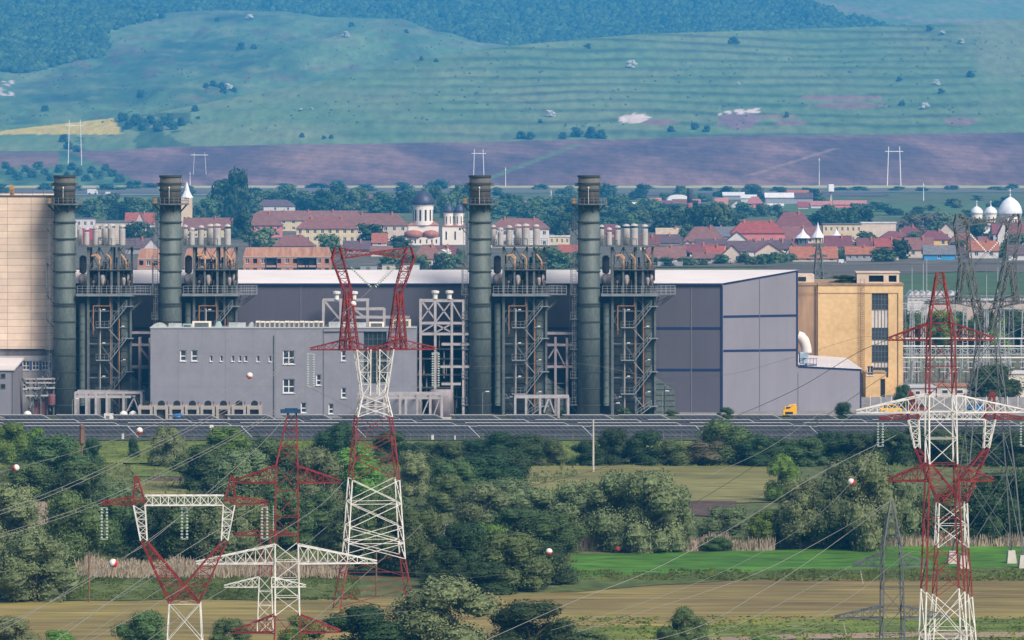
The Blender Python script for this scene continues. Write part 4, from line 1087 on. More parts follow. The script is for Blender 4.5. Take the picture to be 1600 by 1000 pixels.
# C: front pylon with three pairs of arms and a nesting platform
C = Tower('pylon', 'red and white pylon with wide white crossarm and blue platform on top', 448, 500, 3)
C.rl, C.rb = .09, .042
C.body([(645, 456.5, 6.5), (726, 448.5, 17), (848, 448, 18)], RED, None, label='red upper section')
C.body([(848, 448, 18), (960, 449, 19)], WHT, 4, label='white middle section'); C.body([(960, 449, 19), (None, 449, 24)], RED, None, label='red lower section')
for sx in (-1, 1):
    c = lambda px: 448 + sx * px
    C.arm(c(18), c(84), 728, 754, RED, 5, .95); C.arm(c(18), c(141), 851, 880, WHT, 8, .95); C.arm(c(18), c(84), 960, 988, RED, 5, .95)
m = MB(); m.box(-.95+C.X(454), .95+C.X(454), -.9, .9, C.Z(645)+.02, C.Z(645)+.3); m.box(-.6+C.X(455), .6+C.X(455), -.5, .5, C.Z(645)+.31, C.Z(645)+.42); m.build('nesting_platform', mat('dull_blue', (.012, .055, .13), .3, 1), C.t)
# D: thin one behind it
Dd = Tower('pylon', 'slender red and white pylon partly hidden behind the larger front pylon', 414, 570, 4)
Dd.rl, Dd.rb = .06, .035
Dd.body([(785, 413, 2.5), (848, 414.5, 8.5), (901, 414.5, 9.5)], RED, None, label='red top'); Dd.body([(901, 414.5, 9.5), (None, 414.5, 12.5)], WHT, None, label='white base')
for sx in (-1, 1):
    c = lambda px: 414 + sx * px
    Dd.arm(c(8), c(48), 829, 837, RED, 4, .5, 836); Dd.arm(c(9), c(64), 901, 917, WHT, 5, .5)
    Dd.string((c(-5+sx*8), 790), (c(-5+sx*8), 830), .08)
# E: big one at right
E = Tower('pylon', 'tall red and white pylon with three crossarms in the lower right corner', 1470, 480, 4)
E.rl, E.rb = .095, .042
E.body([(425, 1468.5, 5), (446, 1468.5, 8), (505, 1469, 18), (530, 1470, 19.5), (616, 1470, 21)], RED, None, label='red upper section')
E.body([(616, 1470, 21), (645, 1470, 21.5), (724, 1471, 22)], WHT, None, label='white middle section'); E.body([(724, 1471, 22), (752, 1471.5, 23), (922, 1473, 30)], RED, None, label='red lower section'); E.body([(922, 1473, 30), (None, 1474, 38)], WHT, None, True, label='white base')
for sx in (-1, 1):
    c = lambda px: 1470 + sx * px
    E.arm(c(19), c(83), 505, 531, RED, 5, 1.0); E.arm(c(21), c(133), 616, 644, WHT, 7, 1.1); E.arm(c(22), c(83), 725, 751, RED, 5, 1.2)
# F: Y portal right behind it
Fp = Tower('pylon', 'red and white Y-shaped portal pylon close behind the tall right pylon', 1487, 540, 2)
Fp.rl, Fp.rb = .085, .04
Fp.body([(785, 1487, 22), (854, 1487, 24)], WHT, 2, True, label='white waist'); Fp.body([(854, 1487, 24), (930, 1488, 28)], RED, 2, True, label='red section'); Fp.body([(930, 1488, 28), (None, 1488, 36)], WHT, None, True, label='white base')
for sx in (-1, 1):
    c = lambda px: 1487 + sx * px
    Fp.limb((655, c(60), 8, .6), (700, c(54), 4, .5), WHT, 4, 'upper_limb')
    d = .55; mb = MB(); o0, o1, i0, i1 = (c(58), 700), (c(21), 785), (c(50), 702), (c(-17), 785)
    mb.strut([(Fp.X(o0[0]), -d, Fp.Z(o0[1])), (Fp.X(i0[0]), -d, Fp.Z(i0[1])), (Fp.X(i0[0]), d, Fp.Z(i0[1])), (Fp.X(o0[0]), d, Fp.Z(o0[1]))],
             [(Fp.X(o1[0]), -1.3, Fp.Z(o1[1])), (Fp.X(i1[0]), -1.3, Fp.Z(i1[1])), (Fp.X(i1[0]), 1.3, Fp.Z(i1[1])), (Fp.X(o1[0]), 1.3, Fp.Z(o1[1]))], 7, .085, .04)
    mb.build('lower_limb', RED, Fp.t)
    Fp.body([(612, c(64), 1.5), (643, c(61), 7), (655, c(60), 8)], RED, 2, name='earth_peak', depth=.6)
    Fp.arm(c(67), c(114), 645, 655, RED, 4, .5)
    Fp.string((c(112), 660), (c(112), 697), .14, pair=.24)
Fp.beam(1434, 1540, 643, 655, WHT, 9, .6)
# G: small grey one
GRY = mat('weathered_steel', (.10, .112, .118), .3, .8, .6)
G = Tower('pylon', 'grey galvanised lattice pylon with pointed top in front of the right field', 1393, 500, 5)
G.rl, G.rb = .095, .042
G.body([(782, 1393, 1.2), (851, 1393, 14), (883, 1393.5, 15), (None, 1395, 19)], GRY, None, label=None)
for sx in (-1, 1):
    c = lambda px: 1393 + sx * px
    G.arm(c(15), c(61), 864, 884, GRY, 4, .8); G.arm(c(16), c(90), 947, 965, GRY, 5, .85)
    G.string((c(50), 886), (c(45), 912), .05, M_['conc']); G.string((c(77), 968), (c(71), 992), .05, M_['conc'])
# H: grey cat-head pylon far right, concrete feet
Hp = Tower('pylon', 'grey cat-head lattice pylon on concrete feet at the right edge', 1543, 657, 6)
Hp.rl, Hp.rb = .105, .05; GRY = mat('weathered_steel', (.10, .112, .118), .3, .8, .6)
Hp.body([(520, 1543, 13), (610, 1543, 23), (740, 1543, 37), (866, 1543, 47)], GRY, None, True)
for sx in (-1, 1):
    c = lambda px: 1543 + sx * px
    Hp.limb((352, c(42), 10, .9), (410, c(35), 8, .9), GRY, 5, 'head_limb'); Hp.limb((410, c(31), 4.5, .9), (520, c(8), 5, 1.1), GRY, 9, 'head_limb')
    Hp.limb((410, c(39), 4, .9), (474, c(46), 3, .8), GRY, 6, 'head_limb'); Hp.beam(c(49), c(4), 460, 474, GRY, 5, .8, 473, 484, 'belt_beam')
    Hp.limb((334, c(46), 3, .4), (352, c(42), 10, .9), GRY, 2, 'head_peak'); Hp.beam(c(44), c(.5), 338, 353, GRY, 6, .7, 344, 348, 'head_beam')
    Hp.string((c(33), 360), (c(2), 394), .14, M_['white']); 
    Hp.arm(c(46), c(100), 462, 474, GRY, 5, .8)
    for yy in (-1, 1):
        m = MB(); x = Hp.X(c(47)); y_ = yy * 47 * Hp.k; z = Hp.Z(864); a, b = .42, .62
        m.add([(x-b, y_-b, 0), (x+b, y_-b, 0), (x+b, y_+b, 0), (x-b, y_+b, 0), (x-a, y_-a, z), (x+a, y_-a, z), (x+a, y_+a, z), (x-a, y_+a, z)], [(0,3,2,1), (4,5,6,7), (0,1,5,4), (1,2,6,5), (2,3,7,6), (3,0,4,7)]); m.build('concrete_foot', M_['conc'], Hp.t)
# I: dark mast behind the ochre block
I = Tower('pylon', 'small dark lattice pylon behind the ochre block roof', 1279, 1300, 8)
I.rl, I.rb = .17, .09
I.body([(380, 1279, 2), (400, 1279, 4.5), (None, 1279, 13)], M_['dsteel'], None, True)
for sx in (-1, 1):
    for yy, ln in ((384, 9), (400, 14), (428, 24)): I.arm(1279 + sx*3, 1279 + sx*ln, yy-3, yy+1, M_['dsteel'], 3, .4)
# far concrete portals on the plough land
farw = mat('far_pole_paint', (.80, .76, .76), .1)
def portal(cx, hw, top, D, zb, label, r=.42, cross=True):
    t = thing('line_portal', label, 'pylon', (gx(cx, D), D, zb), group='far H-shaped line portals'); k = D / F; z = gz(top, D) - zb
    for sx in (-1, 1): MB().bar((sx*hw*k*1.12, 0, 0), (sx*hw*k*.9, 0, z), r, 6, r*.75).build('post', farw, t)
    m = MB(); m.box(-hw*k*1.5, hw*k*1.5, -.25, .25, z*.87, z*.87+.55); m.build('crossarm', farw, t)
portal(117, 9.5, 187, 5300, z_front(117, 5300), 'far white H-shaped line portal on the slope at upper left')
portal(748, 7.5, 233, 5040, 1, 'far white H-shaped line portal above the third chimney stack')
portal(1397, 9.5, 229, 4960, 0, 'far white H-shaped line portal on plough land at right', .5)
portal(312, 9, 238, 5120, z_front(312, 5120), 'faint far line portal behind the second chimney stack', .22)
def pole(name, px, top, bot, r, m_, label, cat='pole', kids_=None, group=None, D=None, r2=None):
    D = D or gd(bot); t = thing(name, label, cat, (gx(px, D), D, 0), group=group); z = gz(top, D)
    MB().bar((0, 0, 0), (0, 0, z), r, 8, r2 or r*.7).build('shaft', m_, t)
    if kids_: kids_(t, z)
    return t
def insul(t, z):
    m = MB(); m.box(-.35, .35, -.05, .05, z-.3, z-.18); m.build('crosspiece', M_['dsteel'], t)
def capk(t, z):
    m = MB(); m.lathe([(.35, 0), (.35, 1.5), (.2, 1.8)], (0, 0, z-3), 8); m.build('equipment_box', farw, t)
pole('utility_pole', 927, 655, 738, .19, M_['conc'], 'pale concrete pole alone at the edge of the dry meadow', 'pole', insul)
pole('utility_pole', 139, 861, 941, .11, M_['brown'], 'bare wooden pole at the edge of the left tilled field', 'pole', insul)
pole('utility_pole', 588, 852, 932, .11, M_['brown'], 'thin wooden pole beside the foot of the portal pylon', 'pole', insul)
pole('utility_pole', 128, 664, 735, .17, M_['brown'], 'rusty post with bulky head before the left solar panels', 'pole', lambda t, z: MB().lathe([(.2, 0), (.45, .3), (.4, 2.6), (.5, 3), (.15, 3.4)], (0, 0, z-3.2), 7).build('head', M_['brown'], t))
pole('marker_post', 330, 664, 690, .16, M_['white'], 'white short mast with box beside the solar panels', 'pole', lambda t, z: MB().box(-.25, .4, -.2, .2, z-.5, z).build('cap', M_['white'], t))
for (px, top, bot, lab) in ((297, 268, 291, 'slim white pole standing behind the leftmost second stack'), (790, 261, 291, 'slim white pole right of the third stack top'), (1280, 246, 290, 'slim white pole on plough land left of far portal'),
                            (861, 296, 316, 'short white pole above the pink roofs at centre'), (1443, 285, 313, 'short white pole in far meadow right of far portal')):
    pole('far_pole', px, top, bot + .5, .38, farw, lab, 'pole', capk, 'far slim white poles', r2=.12)
# ------------------------------------------------------------------ wires and marker balls
def spline(pts, n=10):
    P = [Vector(p) for p in pts]; P = [P[0] * 2 - P[1]] + P + [P[-1] * 2 - P[-2]]; o = []
    for i in range(1, len(P) - 2):
        a, b, c, d = P[i-1:i+3]
        for k in range(n):
            t = k / n; o.append(.5 * ((2*b) + (c-a)*t + (2*a-5*b+4*c-d)*t*t + (3*b-a-3*c+d)*t**3))
    return o + [P[-2]]
def wire(pts, D0_, D1_, label, r=.034, pair=0, n=10, group='overhead power lines'):
    L_ = [0]
    for a, b in zip(pts, pts[1:]): L_.append(L_[-1] + sqrt((a[0]-b[0])**2 + (a[1]-b[1])**2))
    P = []
    for (px, py), l in zip(pts, L_):
        D = 1 / ((1/D0_) + (1/D1_ - 1/D0_) * l / L_[-1]); P.append((gx(px, D), D, gz(py, D)))
    S = spline(P, n); mb = MB()
    r *= .72
    for a, b in zip(S, S[1:]): mb.bar(a, b, r, 4, cap=False)
    if pair:
        up = Vector((0, 0, pair)) 
        for a, b in zip(S, S[1:]): mb.bar(a + up, b + up, r, 4, cap=False)
        for k in range(6, len(S), 12): mb.bar(S[k], S[k] + up, r*1.5, 4)
    o = mb.build('power_line', M_['wire']); tag(o, label, 'power line', group)
    return S
W = []
W.append(wire([(640, 388), (552, 476), (390, 588), (218, 673), (25, 731), (-120, 758)], 596, 430, 'thin earth wire carrying marker balls from pylon head to left edge', .022))
wire([(-60, 824), (0, 804), (130, 752), (335, 652), (400, 608), (485, 540)], 440, 596, 'twin line from left edge up to left arm of central pylon', .034, .32)
wire([(-60, 858), (0, 840), (150, 789), (300, 719), (400, 664), (485, 606)], 440, 596, 'twin line from left edge to left insulator of central pylon', .034, .3)
wire([(485, 606), (552, 640), (640, 690), (720, 745)], 596, 800, 'dark line sloping right behind the central portal pylon', .034)
W.append(wire([(-60, 1012), (5, 984), (176, 880), (230, 849), (295, 795), (400, 702), (452, 646)], 420, 500, 'line with one ball rising to the blue platform pylon', .03))
wire([(80, 1006), (200, 920), (300, 853), (400, 793), (412, 788)], 400, 450, 'line rising to right arm tip of the left Y pylon', .032)
wire([(0, 976), (60, 950), (160, 895), (259, 824), (345, 760), (372, 752)], 420, 500, 'line rising to the upper left red arm with platform', .03)
wire([(120, 1012), (226, 954), (310, 905), (420, 842), (500, 790), (536, 754)], 420, 500, 'line crossing behind to the upper right red arm tip', .03)
wire([(215, 1012), (300, 952), (400, 893), (470, 855), (512, 822)], 420, 560, 'line from bottom edge rising past the white crossarm', .03)
wire([(310, 880), (280, 902), (180, 965), (120, 1004)], 500, 420, 'line from left white arm tip down to bottom edge', .03)
wire([(440, 1010), (500, 960), (590, 880), (640, 838), (660, 818)], 420, 560, 'pale line crossing the lower part of the central pylon', .03)
wire([(366, 836), (320, 866), (260, 892), (200, 925), (90, 985)], 570, 480, 'thin line from the slender hidden pylon to lower left', .026)
wire([(479, 917), (530, 935), (600, 952), (690, 968)], 570, 700, 'dark thin line from slender pylon arm towards bottom bushes', .026)
wire([(500, 797), (560, 797), (636, 789), (720, 778), (816, 762), (900, 742), (960, 725), (1100, 671), (1240, 610), (1338, 552), (1387, 531)], 640, 480, 'long sagging line rising to top left arm of right pylon', .036)
wire([(720, 705), (802, 717), (899, 727), (1000, 724), (1100, 707), (1200, 680), (1255, 660), (1338, 645)], 700, 480, 'long line sagging under the dry meadow to white right arm', .036)
W.append(wire([(520, 888), (643, 895), (730, 895), (816, 883), (924, 857), (1000, 827), (1100, 777), (1230, 694), (1299, 644), (1385, 585)], 600, 520, 'long sagging line from portal foot up past the hall end', .036))
wire([(560, 908), (661, 905), (740, 902), (820, 893), (960, 870), (1100, 838), (1155, 816), (1252, 764), (1338, 700), (1375, 660)], 600, 540, 'long line rising to left insulator of right Y pylon', .036)
wire([(760, 1000), (900, 938), (1000, 899), (1080, 860), (1158, 816), (1280, 740), (1400, 680)], 420, 480, 'line crossing the wheat field up to right white arm', .032)
wire([(980, 1012), (1097, 977), (1180, 930), (1252, 885), (1340, 822), (1391, 783)], 420, 500, 'lower line reaching the grey pylon tip from bottom edge', .032)
wire([(900, 988), (1000, 957), (1110, 922), (1200, 888), (1300, 835), (1391, 783)], 420, 500, 'upper line reaching the grey pylon tip from left', .03)
wire([(1040, 1012), (1130, 985), (1200, 953), (1260, 921), (1330, 884)], 420, 500, 'line to upper left arm of the grey pylon', .03)
wire([(1130, 1012), (1200, 990), (1260, 972), (1340, 925), (1425, 862), (1452, 884)], 440, 500, 'line looping to upper right arm of the grey pylon', .026)
wire([(1190, 1012), (1245, 990), (1303, 966)], 440, 500, 'short line to lower left arm of the grey pylon', .03)
wire([(700, 950), (600, 958), (480, 968), (380, 975)], 560, 480, 'faint low line across the bottom bushes', .024)
W.append(wire([(1421, 613), (1385, 668), (1330, 753), (1250, 826), (1130, 893), (980, 950), (860, 985)], 540, 420, 'earth wire with one ball falling from right Y pylon', .02))
W.append(wire([(620, 846), (740, 857), (858, 863), (965, 858), (1090, 826), (1240, 740), (1337, 645)], 600, 480, 'low earth wire carrying two balls over the wheat field', .02))
wire([(1552, 531), (1580, 520), (1640, 490)], 480, 700, 'short line leaving the top right arm of right pylon', .03)
wire([(1506, 520), (1460, 562), (1400, 605), (1310, 662)], 657, 560, 'line from grey cat-head pylon down to left', .03)
wire([(1543, 395), (1490, 450), (1430, 492), (1412, 502)], 657, 900, 'line from the white V insulator towards switchyard left', .035, .3)
wire([(1543, 395), (1580, 420), (1640, 450)], 657, 620, 'line from the white V insulator off right edge', .035, .3)
wire([(1346, 599), (1290, 640), (1200, 700), (1110, 742)], 960, 640, 'pale line running down from the hall annexe corner', .036)
wire([(1020, 592), (1130, 586), (1240, 558), (1340, 528), (1387, 531)], 1000, 480, 'faint line crossing the end wall of the hall', .02)
wire([(740, 573), (900, 568), (1020, 590)], 985, 1000, 'faint cable strung between boilers and hall', .02)
RB = []
def ball(px, py, D, r, label, tilt):
    t = thing('marker_ball', label, 'marker ball', (gx(px, D), D, gz(py, D)), group='red and white aviation marker balls')
    for nm, m_, s in (('red_half', M_['red'] if tilt < 179 else REDP, -1), ('white_half', M_['white'], 1) if tilt < 179 else ('red_half', REDP, 1)):
        m = MB(); m.lathe([(r*cos(a), s*r*sin(a)) for a in [0, .35, .7, 1.05, 1.35, 1.55]] if s > 0 else [(r*cos(a), s*r*sin(a)) for a in [1.55, 1.35, 1.05, .7, .35, 0]], n=18)
        o = m.build(nm, m_, t, True); o.rotation_euler = (radians(20), radians(tilt), 0)
mred = mat('marker_red', (.62, .02, .03), .08, 1, .5)
M_['red'], REDP = mred, M_['red']
ball(390, 587, 545, .34, 'red and white ball seen against the grey office wall', 20); ball(552, 475, 580, .34, 'red and white ball inside the open head of central pylon', 25)
ball(218, 673, 500, .32, 'red and white ball before the left solar panels', 20); ball(25, 731, 450, .30, 'red and white ball among left trees near photo edge', 70)
ball(177, 880, 440, .36, 'largest red and white ball over the left reeds', -60); ball(858, 862, 560, .36, 'red and white ball before the dark round trees', 0)
ball(1330, 753, 510, .35, 'red and white ball before the willows at right', -55); ball(965, 858, 545, .28, 'small dark red ball over the reed edge', 180)
M_['red'] = REDP
# ------------------------------------------------------------------ vegetation prototypes
def crown_mesh(seed, w_, h, nl, leaves, ls, lobe=(.22, .36), flat=.9, base=.1, core=True, spike=0.):
    """crown of leaf clumps spread over overlapping lobes; w_ wide, h high, standing on z=0"""
    q = random.Random(seed); lobes = []
    for i in range(nl):
        zz = base + (1 - base) * (i + .5) / nl
        rad = sqrt(max(.02, 1 - ((zz - .30) / .78) ** 2))
        a = q.uniform(0, 2 * pi); d = sqrt(q.uniform(.15, 1)) * rad * .40
        r = q.uniform(*lobe) * (1.08 - .30 * zz)
        lobes.append((d * cos(a) * w_, d * sin(a) * w_, min(zz, 1 - r * .55) * h, r * w_, r * h * flat))
    mb = MB(); tot = sum(l[3] ** 2 for l in lobes)
    if core:
        for (x, y, z, r, rz) in lobes:
            n = 6
            pr = [(.05, -.8), (.6, -.5), (.74, 0), (.6, .5), (.05, .74)]
            vs_ = []; 
            for rr, zz in pr:
                for k in range(n):
                    a = 2*pi*k/n + zz; j = q.uniform(.8, 1.1); vs_.append((x + rr*r*j*cos(a), y + rr*r*j*sin(a), max(.02, z + zz*rz*.95)))
            mb.add(vs_, [(j*n+k, j*n+(k+1)%n, (j+1)*n+(k+1)%n, (j+1)*n+k) for j in range(4) for k in range(n)])
    for (x, y, z, r, rz) in lobes:
        for _ in range(int(leaves * r * r / tot)):
            u = q.uniform(-.75, 1); a = q.uniform(0, 2*pi); s = sqrt(1 - u*u)
            d = Vector((s*cos(a), s*sin(a), u)); k = q.uniform(.78, 1.06) + (spike * q.random() ** 3 if u > 0 else 0)
            p = Vector((x + d.x*r*k, y + d.y*r*k, z + d.z*rz*k))
            if p.z < .05: continue
            if any(((p.x-X)/R_)**2 + ((p.y-Y)/R_)**2 + ((p.z-Z)/RZ)**2 < .5 for X, Y, Z, R_, RZ in lobes): continue
            nrm = (d + Vector((q.gauss(0, .42), q.gauss(0, .42), q.gauss(.12, .42)))).normalized()
            t1 = nrm.cross(Vector((q.uniform(-1, 1), q.uniform(-1, 1), q.uniform(-1, 1)))).normalized(); t2 = nrm.cross(t1)
            e1, e2 = ls * q.uniform(.6, 1.2), ls * q.uniform(.35, .75)
            mb.v += [tuple(p + t1*e1), tuple(p + t2*e2), tuple(p - t1*e1), tuple(p - t2*e2)]
            n = len(mb.v); mb.f.append((n-4, n-3, n-2, n-1))
    return mb
def trunk_mesh(h, r, seed, spread):
    q = random.Random(seed); mb = MB(); mb.bar((0, 0, 0), (q.uniform(-.2, .2), 0, h*.45), r, 7, r*.7)
    for k in range(5):
        a = k*2*pi/5 + q.random(); mb.bar((0, 0, h*(.2+.05*k)), (spread*cos(a)*.6, spread*sin(a)*.6, h*q.uniform(.6, .8)), r*.5, 5, r*.15)
    return mb
LM = dict(willow=leaf_mat('willow_leaves', (.118, .150, .064)), dark=leaf_mat('dark_leaves', (.026, .053, .016)), bright=leaf_mat('bright_leaves', (.095, .17, .028)),
          mid=leaf_mat('mid_leaves', (.062, .100, .031)), brown=leaf_mat('brownish_leaves', (.085, .075, .045)), town=leaf_mat('town_tree_leaves', (.062, .112, .042)), conifer=leaf_mat('conifer_needles', (.016, .036, .022)),
          blossom=mat('white_blossom', (.55, .55, .47), .4, .6, rnd=.1), hedge=leaf_mat('hill_bush_leaves', (.04, .08, .035)))
PROTO = {}
def tree_proto(kind, v):
    key = (kind, v)
    if key in PROTO: return PROTO[key]
    sd_ = 100 + 17 * v + len(kind)
    t = thing('tree', None, 'tree')
    if kind == 'willow': c = crown_mesh(sd_, 11, 10, 24, 9500, .21, (.16, .28), .95, .06, spike=.22)
    elif kind in ('dark', 'mid'): c = crown_mesh(sd_, 11, 10, 20, 8500, .22, (.18, .31), .9, .05, spike=.10)
    elif kind == 'bright': c = crown_mesh(sd_, 11, 10, 22, 8500, .22, (.16, .28), .9, .06, spike=.18)
    else: c = crown_mesh(sd_, 11, 10, 18, 6500, .22, (.18, .34), .9, .03, spike=.12)
    c.build('crown', LM[kind], t); trunk_mesh(8, .28, sd_, 3.5).build('trunk', M_['trunk'], t)
    PROTO[key] = [t, False]
    return PROTO[key]
LOOK = dict(willow='grey-green feathery willow', dark='dark green rounded tree', mid='mid green bushy tree', bright='bright green leafy tree', brown='brownish sparse bush')
rt = random.Random(21)
def plant_trees(phrase, group, items):
    items = sorted(items)
    for i, it in enumerate(items):
        px, base, w_, h, kind = it[:5]
        w_ *= 1.28 if 'hedge' in group else 1.1; h *= .9
        pr = tree_proto(kind, rt.randrange(3)); D = gd(base); k = D / F
        small = w_ * k < 5
        look = LOOK[kind].replace('tree', 'bush') if small else LOOK[kind]
        if phrase.startswith('of the small bushes'): look = look.replace(' bush', '').replace(' rounded', '').replace(' bushy', '') + ' bush'
        lab = (look + (', ' + ordinal(i, len(items)) if len(items) > 1 else '') + ' ' + phrase).strip()
        loc = (gx(px, D), D, 0); scl = (w_*k/11, w_*k/11, h*k/9.6); rz = rt.uniform(0, 6.28)
        if not pr[1]:
            o = pr[0]; o.location = loc; o.rotation_euler = (0, 0, rz); o.scale = scl; tag(o, lab, 'bush' if small else 'tree', group); pr[1] = True
        else: o = dup(pr[0], loc, lab, rz, scl, 'bush' if small else 'tree', group)
        if small: o.name = 'bush'
plant_trees('of the trees at left below the solar panels', 'trees at left below the solar panels',
    [(18, 724, 56, 66, 'bright'), (55, 722, 46, 56, 'bright'), (78, 750, 100, 72, 'mid'), (144, 727, 32, 44, 'dark'), (45, 782, 88, 62, 'mid'), (120, 784, 92, 66, 'mid'), (209, 716, 18, 32, 'dark'), (265, 729, 58, 64, 'willow'), (352, 722, 76, 56, 'bright'), (320, 765, 90, 72, 'mid'), (12, 716, 40, 52, 'mid'), (382, 775, 90, 76, 'willow')])
plant_trees('of the left group by the Y pylon', 'trees around the left Y pylon',
    [(22, 860, 96, 104, 'willow'), (55, 940, 125, 110, 'willow'), (118, 882, 96, 118, 'mid'), (185, 862, 70, 96, 'mid'), (235, 872, 80, 90, 'dark'), (300, 874, 96, 100, 'mid'), (355, 876, 90, 104, 'willow'), (8, 930, 60, 60, 'bright'), (180, 800, 66, 50, 'willow'), (396, 872, 70, 90, 'mid')])
plant_trees('of the trees behind the central portal pylon', 'trees behind the central portal pylon',
    [(528, 714, 64, 54, 'dark'), (430, 766, 96, 84, 'mid'), (492, 790, 84, 92, 'willow'), (440, 860, 90, 104, 'mid'), (495, 856, 80, 90, 'mid'), (555, 780, 84, 82, 'bright'), (648, 776, 58, 72, 'willow'), (600, 896, 110, 128, 'mid'), (655, 900, 84, 108, 'mid'), (612, 724, 60, 50, 'dark'), (560, 862, 84, 84, 'willow')])
plant_trees('of the hedge just below the solar panels', 'hedge trees below the solar panels',
    [(658, 727, 50, 36, 'dark'), (700, 727, 50, 38, 'mid'), (740, 726, 44, 40, 'dark'), (778, 727, 60, 54, 'dark'), (822, 728, 60, 50, 'dark'), (857, 728, 44, 44, 'mid'), (918, 728, 46, 40, 'dark'), (962, 726, 48, 58, 'dark'), (1010, 727, 54, 56, 'dark'), (1050, 728, 44, 42, 'mid'), (1100, 727, 62, 40, 'brown'), (1135, 726, 74, 72, 'mid'), (1182, 728, 56, 50, 'dark'), (1212, 728, 52, 44, 'dark')])
plant_trees('of the dark hedge before the right pylons', 'hedge trees before the right pylons',
    [(1255, 728, 60, 46, 'mid'), (1300, 726, 60, 54, 'dark'), (1345, 726, 60, 52, 'dark'), (1390, 726, 62, 56, 'dark'), (1435, 726, 60, 60, 'dark'), (1480, 728, 66, 58, 'mid'), (1530, 727, 66, 60, 'dark'), (1580, 728, 66, 58, 'dark'), (1625, 727, 60, 54, 'mid')])
plant_trees('of the willow clump left of the dry meadow', 'willow clump in the middle field',
    [(708, 794, 80, 76, 'mid'), (760, 770, 100, 62, 'dark'), (790, 762, 80, 62, 'dark'), (752, 830, 76, 78, 'willow'), (800, 822, 84, 76, 'willow'), (845, 836, 86, 72, 'willow'), (900, 856, 100, 104, 'willow'), (962, 860, 96, 122, 'willow'), (1020, 862, 104, 128, 'willow'), (1056, 860, 62, 104, 'willow'), (812, 862, 96, 70, 'mid'), (870, 866, 80, 66, 'mid'), (700, 800, 60, 60, 'mid')])
plant_trees('of the dark clump left of the wheat field', 'dark clump beside the wheat field',
    [(730, 910, 96, 96, 'dark'), (760, 905, 76, 90, 'bright'), (798, 922, 110, 94, 'mid'), (848, 914, 86, 70, 'dark'), (698, 918, 70, 60, 'dark'), (760, 926, 90, 50, 'dark')])
plant_trees('of the bushy row right of the earth bank', 'willow clump before the right pylons',
    [(1226, 784, 54, 76, 'bright'), (1132, 846, 80, 56, 'willow'), (1200, 856, 58, 62, 'bright'), (1250, 858, 84, 112, 'willow'), (1312, 858, 96, 140, 'willow'), (1356, 860, 88, 150, 'willow'), (1400, 852, 72, 118, 'willow'), (1440, 850, 62, 90, 'willow'), (1285, 856, 80, 80, 'dark'), (1500, 850, 84, 104, 'mid'), (1552, 850, 90, 116, 'dark'), (1600, 850, 80, 120, 'dark'), (1120, 860, 50, 22, 'mid')])
plant_trees('of the bushes along the bottom edge', 'bushes along the bottom edge',
    [(22, 1030, 70, 66, 'willow'), (95, 1030, 60, 46, 'bright'), (220, 1020, 76, 66, 'mid'), (358, 1018, 60, 52, 'mid'), (470, 1020, 66, 60, 'bright'), (572, 1026, 128, 80, 'dark'), (690, 1024, 150, 124, 'willow'), (832, 1024, 130, 86, 'dark'), (918, 1016, 70, 30, 'mid'), (1075, 1012, 56, 64, 'mid'), (1045, 1016, 44, 36, 'mid'), (1200, 1022, 80, 28, 'bright')])
plant_trees('of the two trees beside the switchyard', 'trees beside the switchyard', [(1550, 632, 82, 64, 'dark'), (1410, 640, 30, 40, 'dark')])
plant_trees('of the small bushes at the plant wall foot', 'small bushes at the foot of the plant',
    [(1133, 660, 26, 24, 'dark'), (1320, 658, 30, 30, 'dark'), (363, 654, 12, 12, 'mid'), (529, 656, 14, 14, 'mid'), (974, 650, 20, 14, 'mid'), (880, 652, 14, 12, 'dark'), (1050, 652, 22, 12, 'mid'), (1010, 650, 18, 12, 'dark')])
o = tree_proto('dark', 1)[0]; 
t = dup(o, (gx(1318, 1080), 1080, gz(446, 1080)), 'green bush growing on the flat roof of the ochre block', 0, (.52, .4, .2), 'bush'); t.name = 'bush'
# reeds: nobody could count them
def reeds(name, px0, px1, base, n, h, seed, label, dy=6):
    q = random.Random(seed); mb = MB()
    for _ in range(n):
        px = q.uniform(px0, px1); D = gd(base + q.uniform(-dy, dy)); x = gx(px, D); hh = h * q.uniform(.4, 1.1) * (.5 + fbm(px / 14, 0, seed)); a = q.uniform(-.4, .4); w_ = q.uniform(.04, .10)
        mb.add([(x-w_, D, 0), (x+w_, D, 0), (x+a+w_*.3, D+q.uniform(-.2, .2), hh), (x+a-w_*.3, D, hh)], [(0, 1, 2, 3)])
    o = mb.build(name, mat('dry_reed', (.30, .235, .165), .3, .5, c2=(.42, .35, .26)))
    tag(o, label, 'reeds', kind='stuff')
reeds('reed_bed', 120, 540, 896, 5200, 1.35, 3, 'pale dry reeds in a band behind the left Y pylon', 9)
reeds('reed_bed', 890, 1210, 858, 3600, 1.7, 4, 'pale dry reeds edging the wheat field below the willows', 3)
reeds('reed_bed', 1360, 1620, 852, 1800, 1.5, 5, 'pale dry reeds edging the wheat field behind right pylons', 3)
def tufts(name, poly, n, h, m_, seed, label):
    q = random.Random(seed); mb = MB(); x0_, x1_, y0_, y1_ = poly
    for _ in range(n):
        px = q.uniform(x0_, x1_); D = gd(q.uniform(y0_, y1_)); x = gx(px, D); hh = h * q.uniform(.4, 1.2) * (.25 + 1.5 * max(0, fbm(px / 22, D / 12, seed) - .2)); w_ = q.uniform(.1, .28)
        for k in range(2):
            a = q.uniform(-.3, .3); dx = q.uniform(-.3, .3)
            mb.add([(x+dx-w_, D, 0), (x+dx+w_, D, 0), (x+dx+a, D+q.uniform(-.2, .2), hh)], [(0, 1, 2)])
    tag(mb.build(name, m_), label, 'grass', kind='stuff')
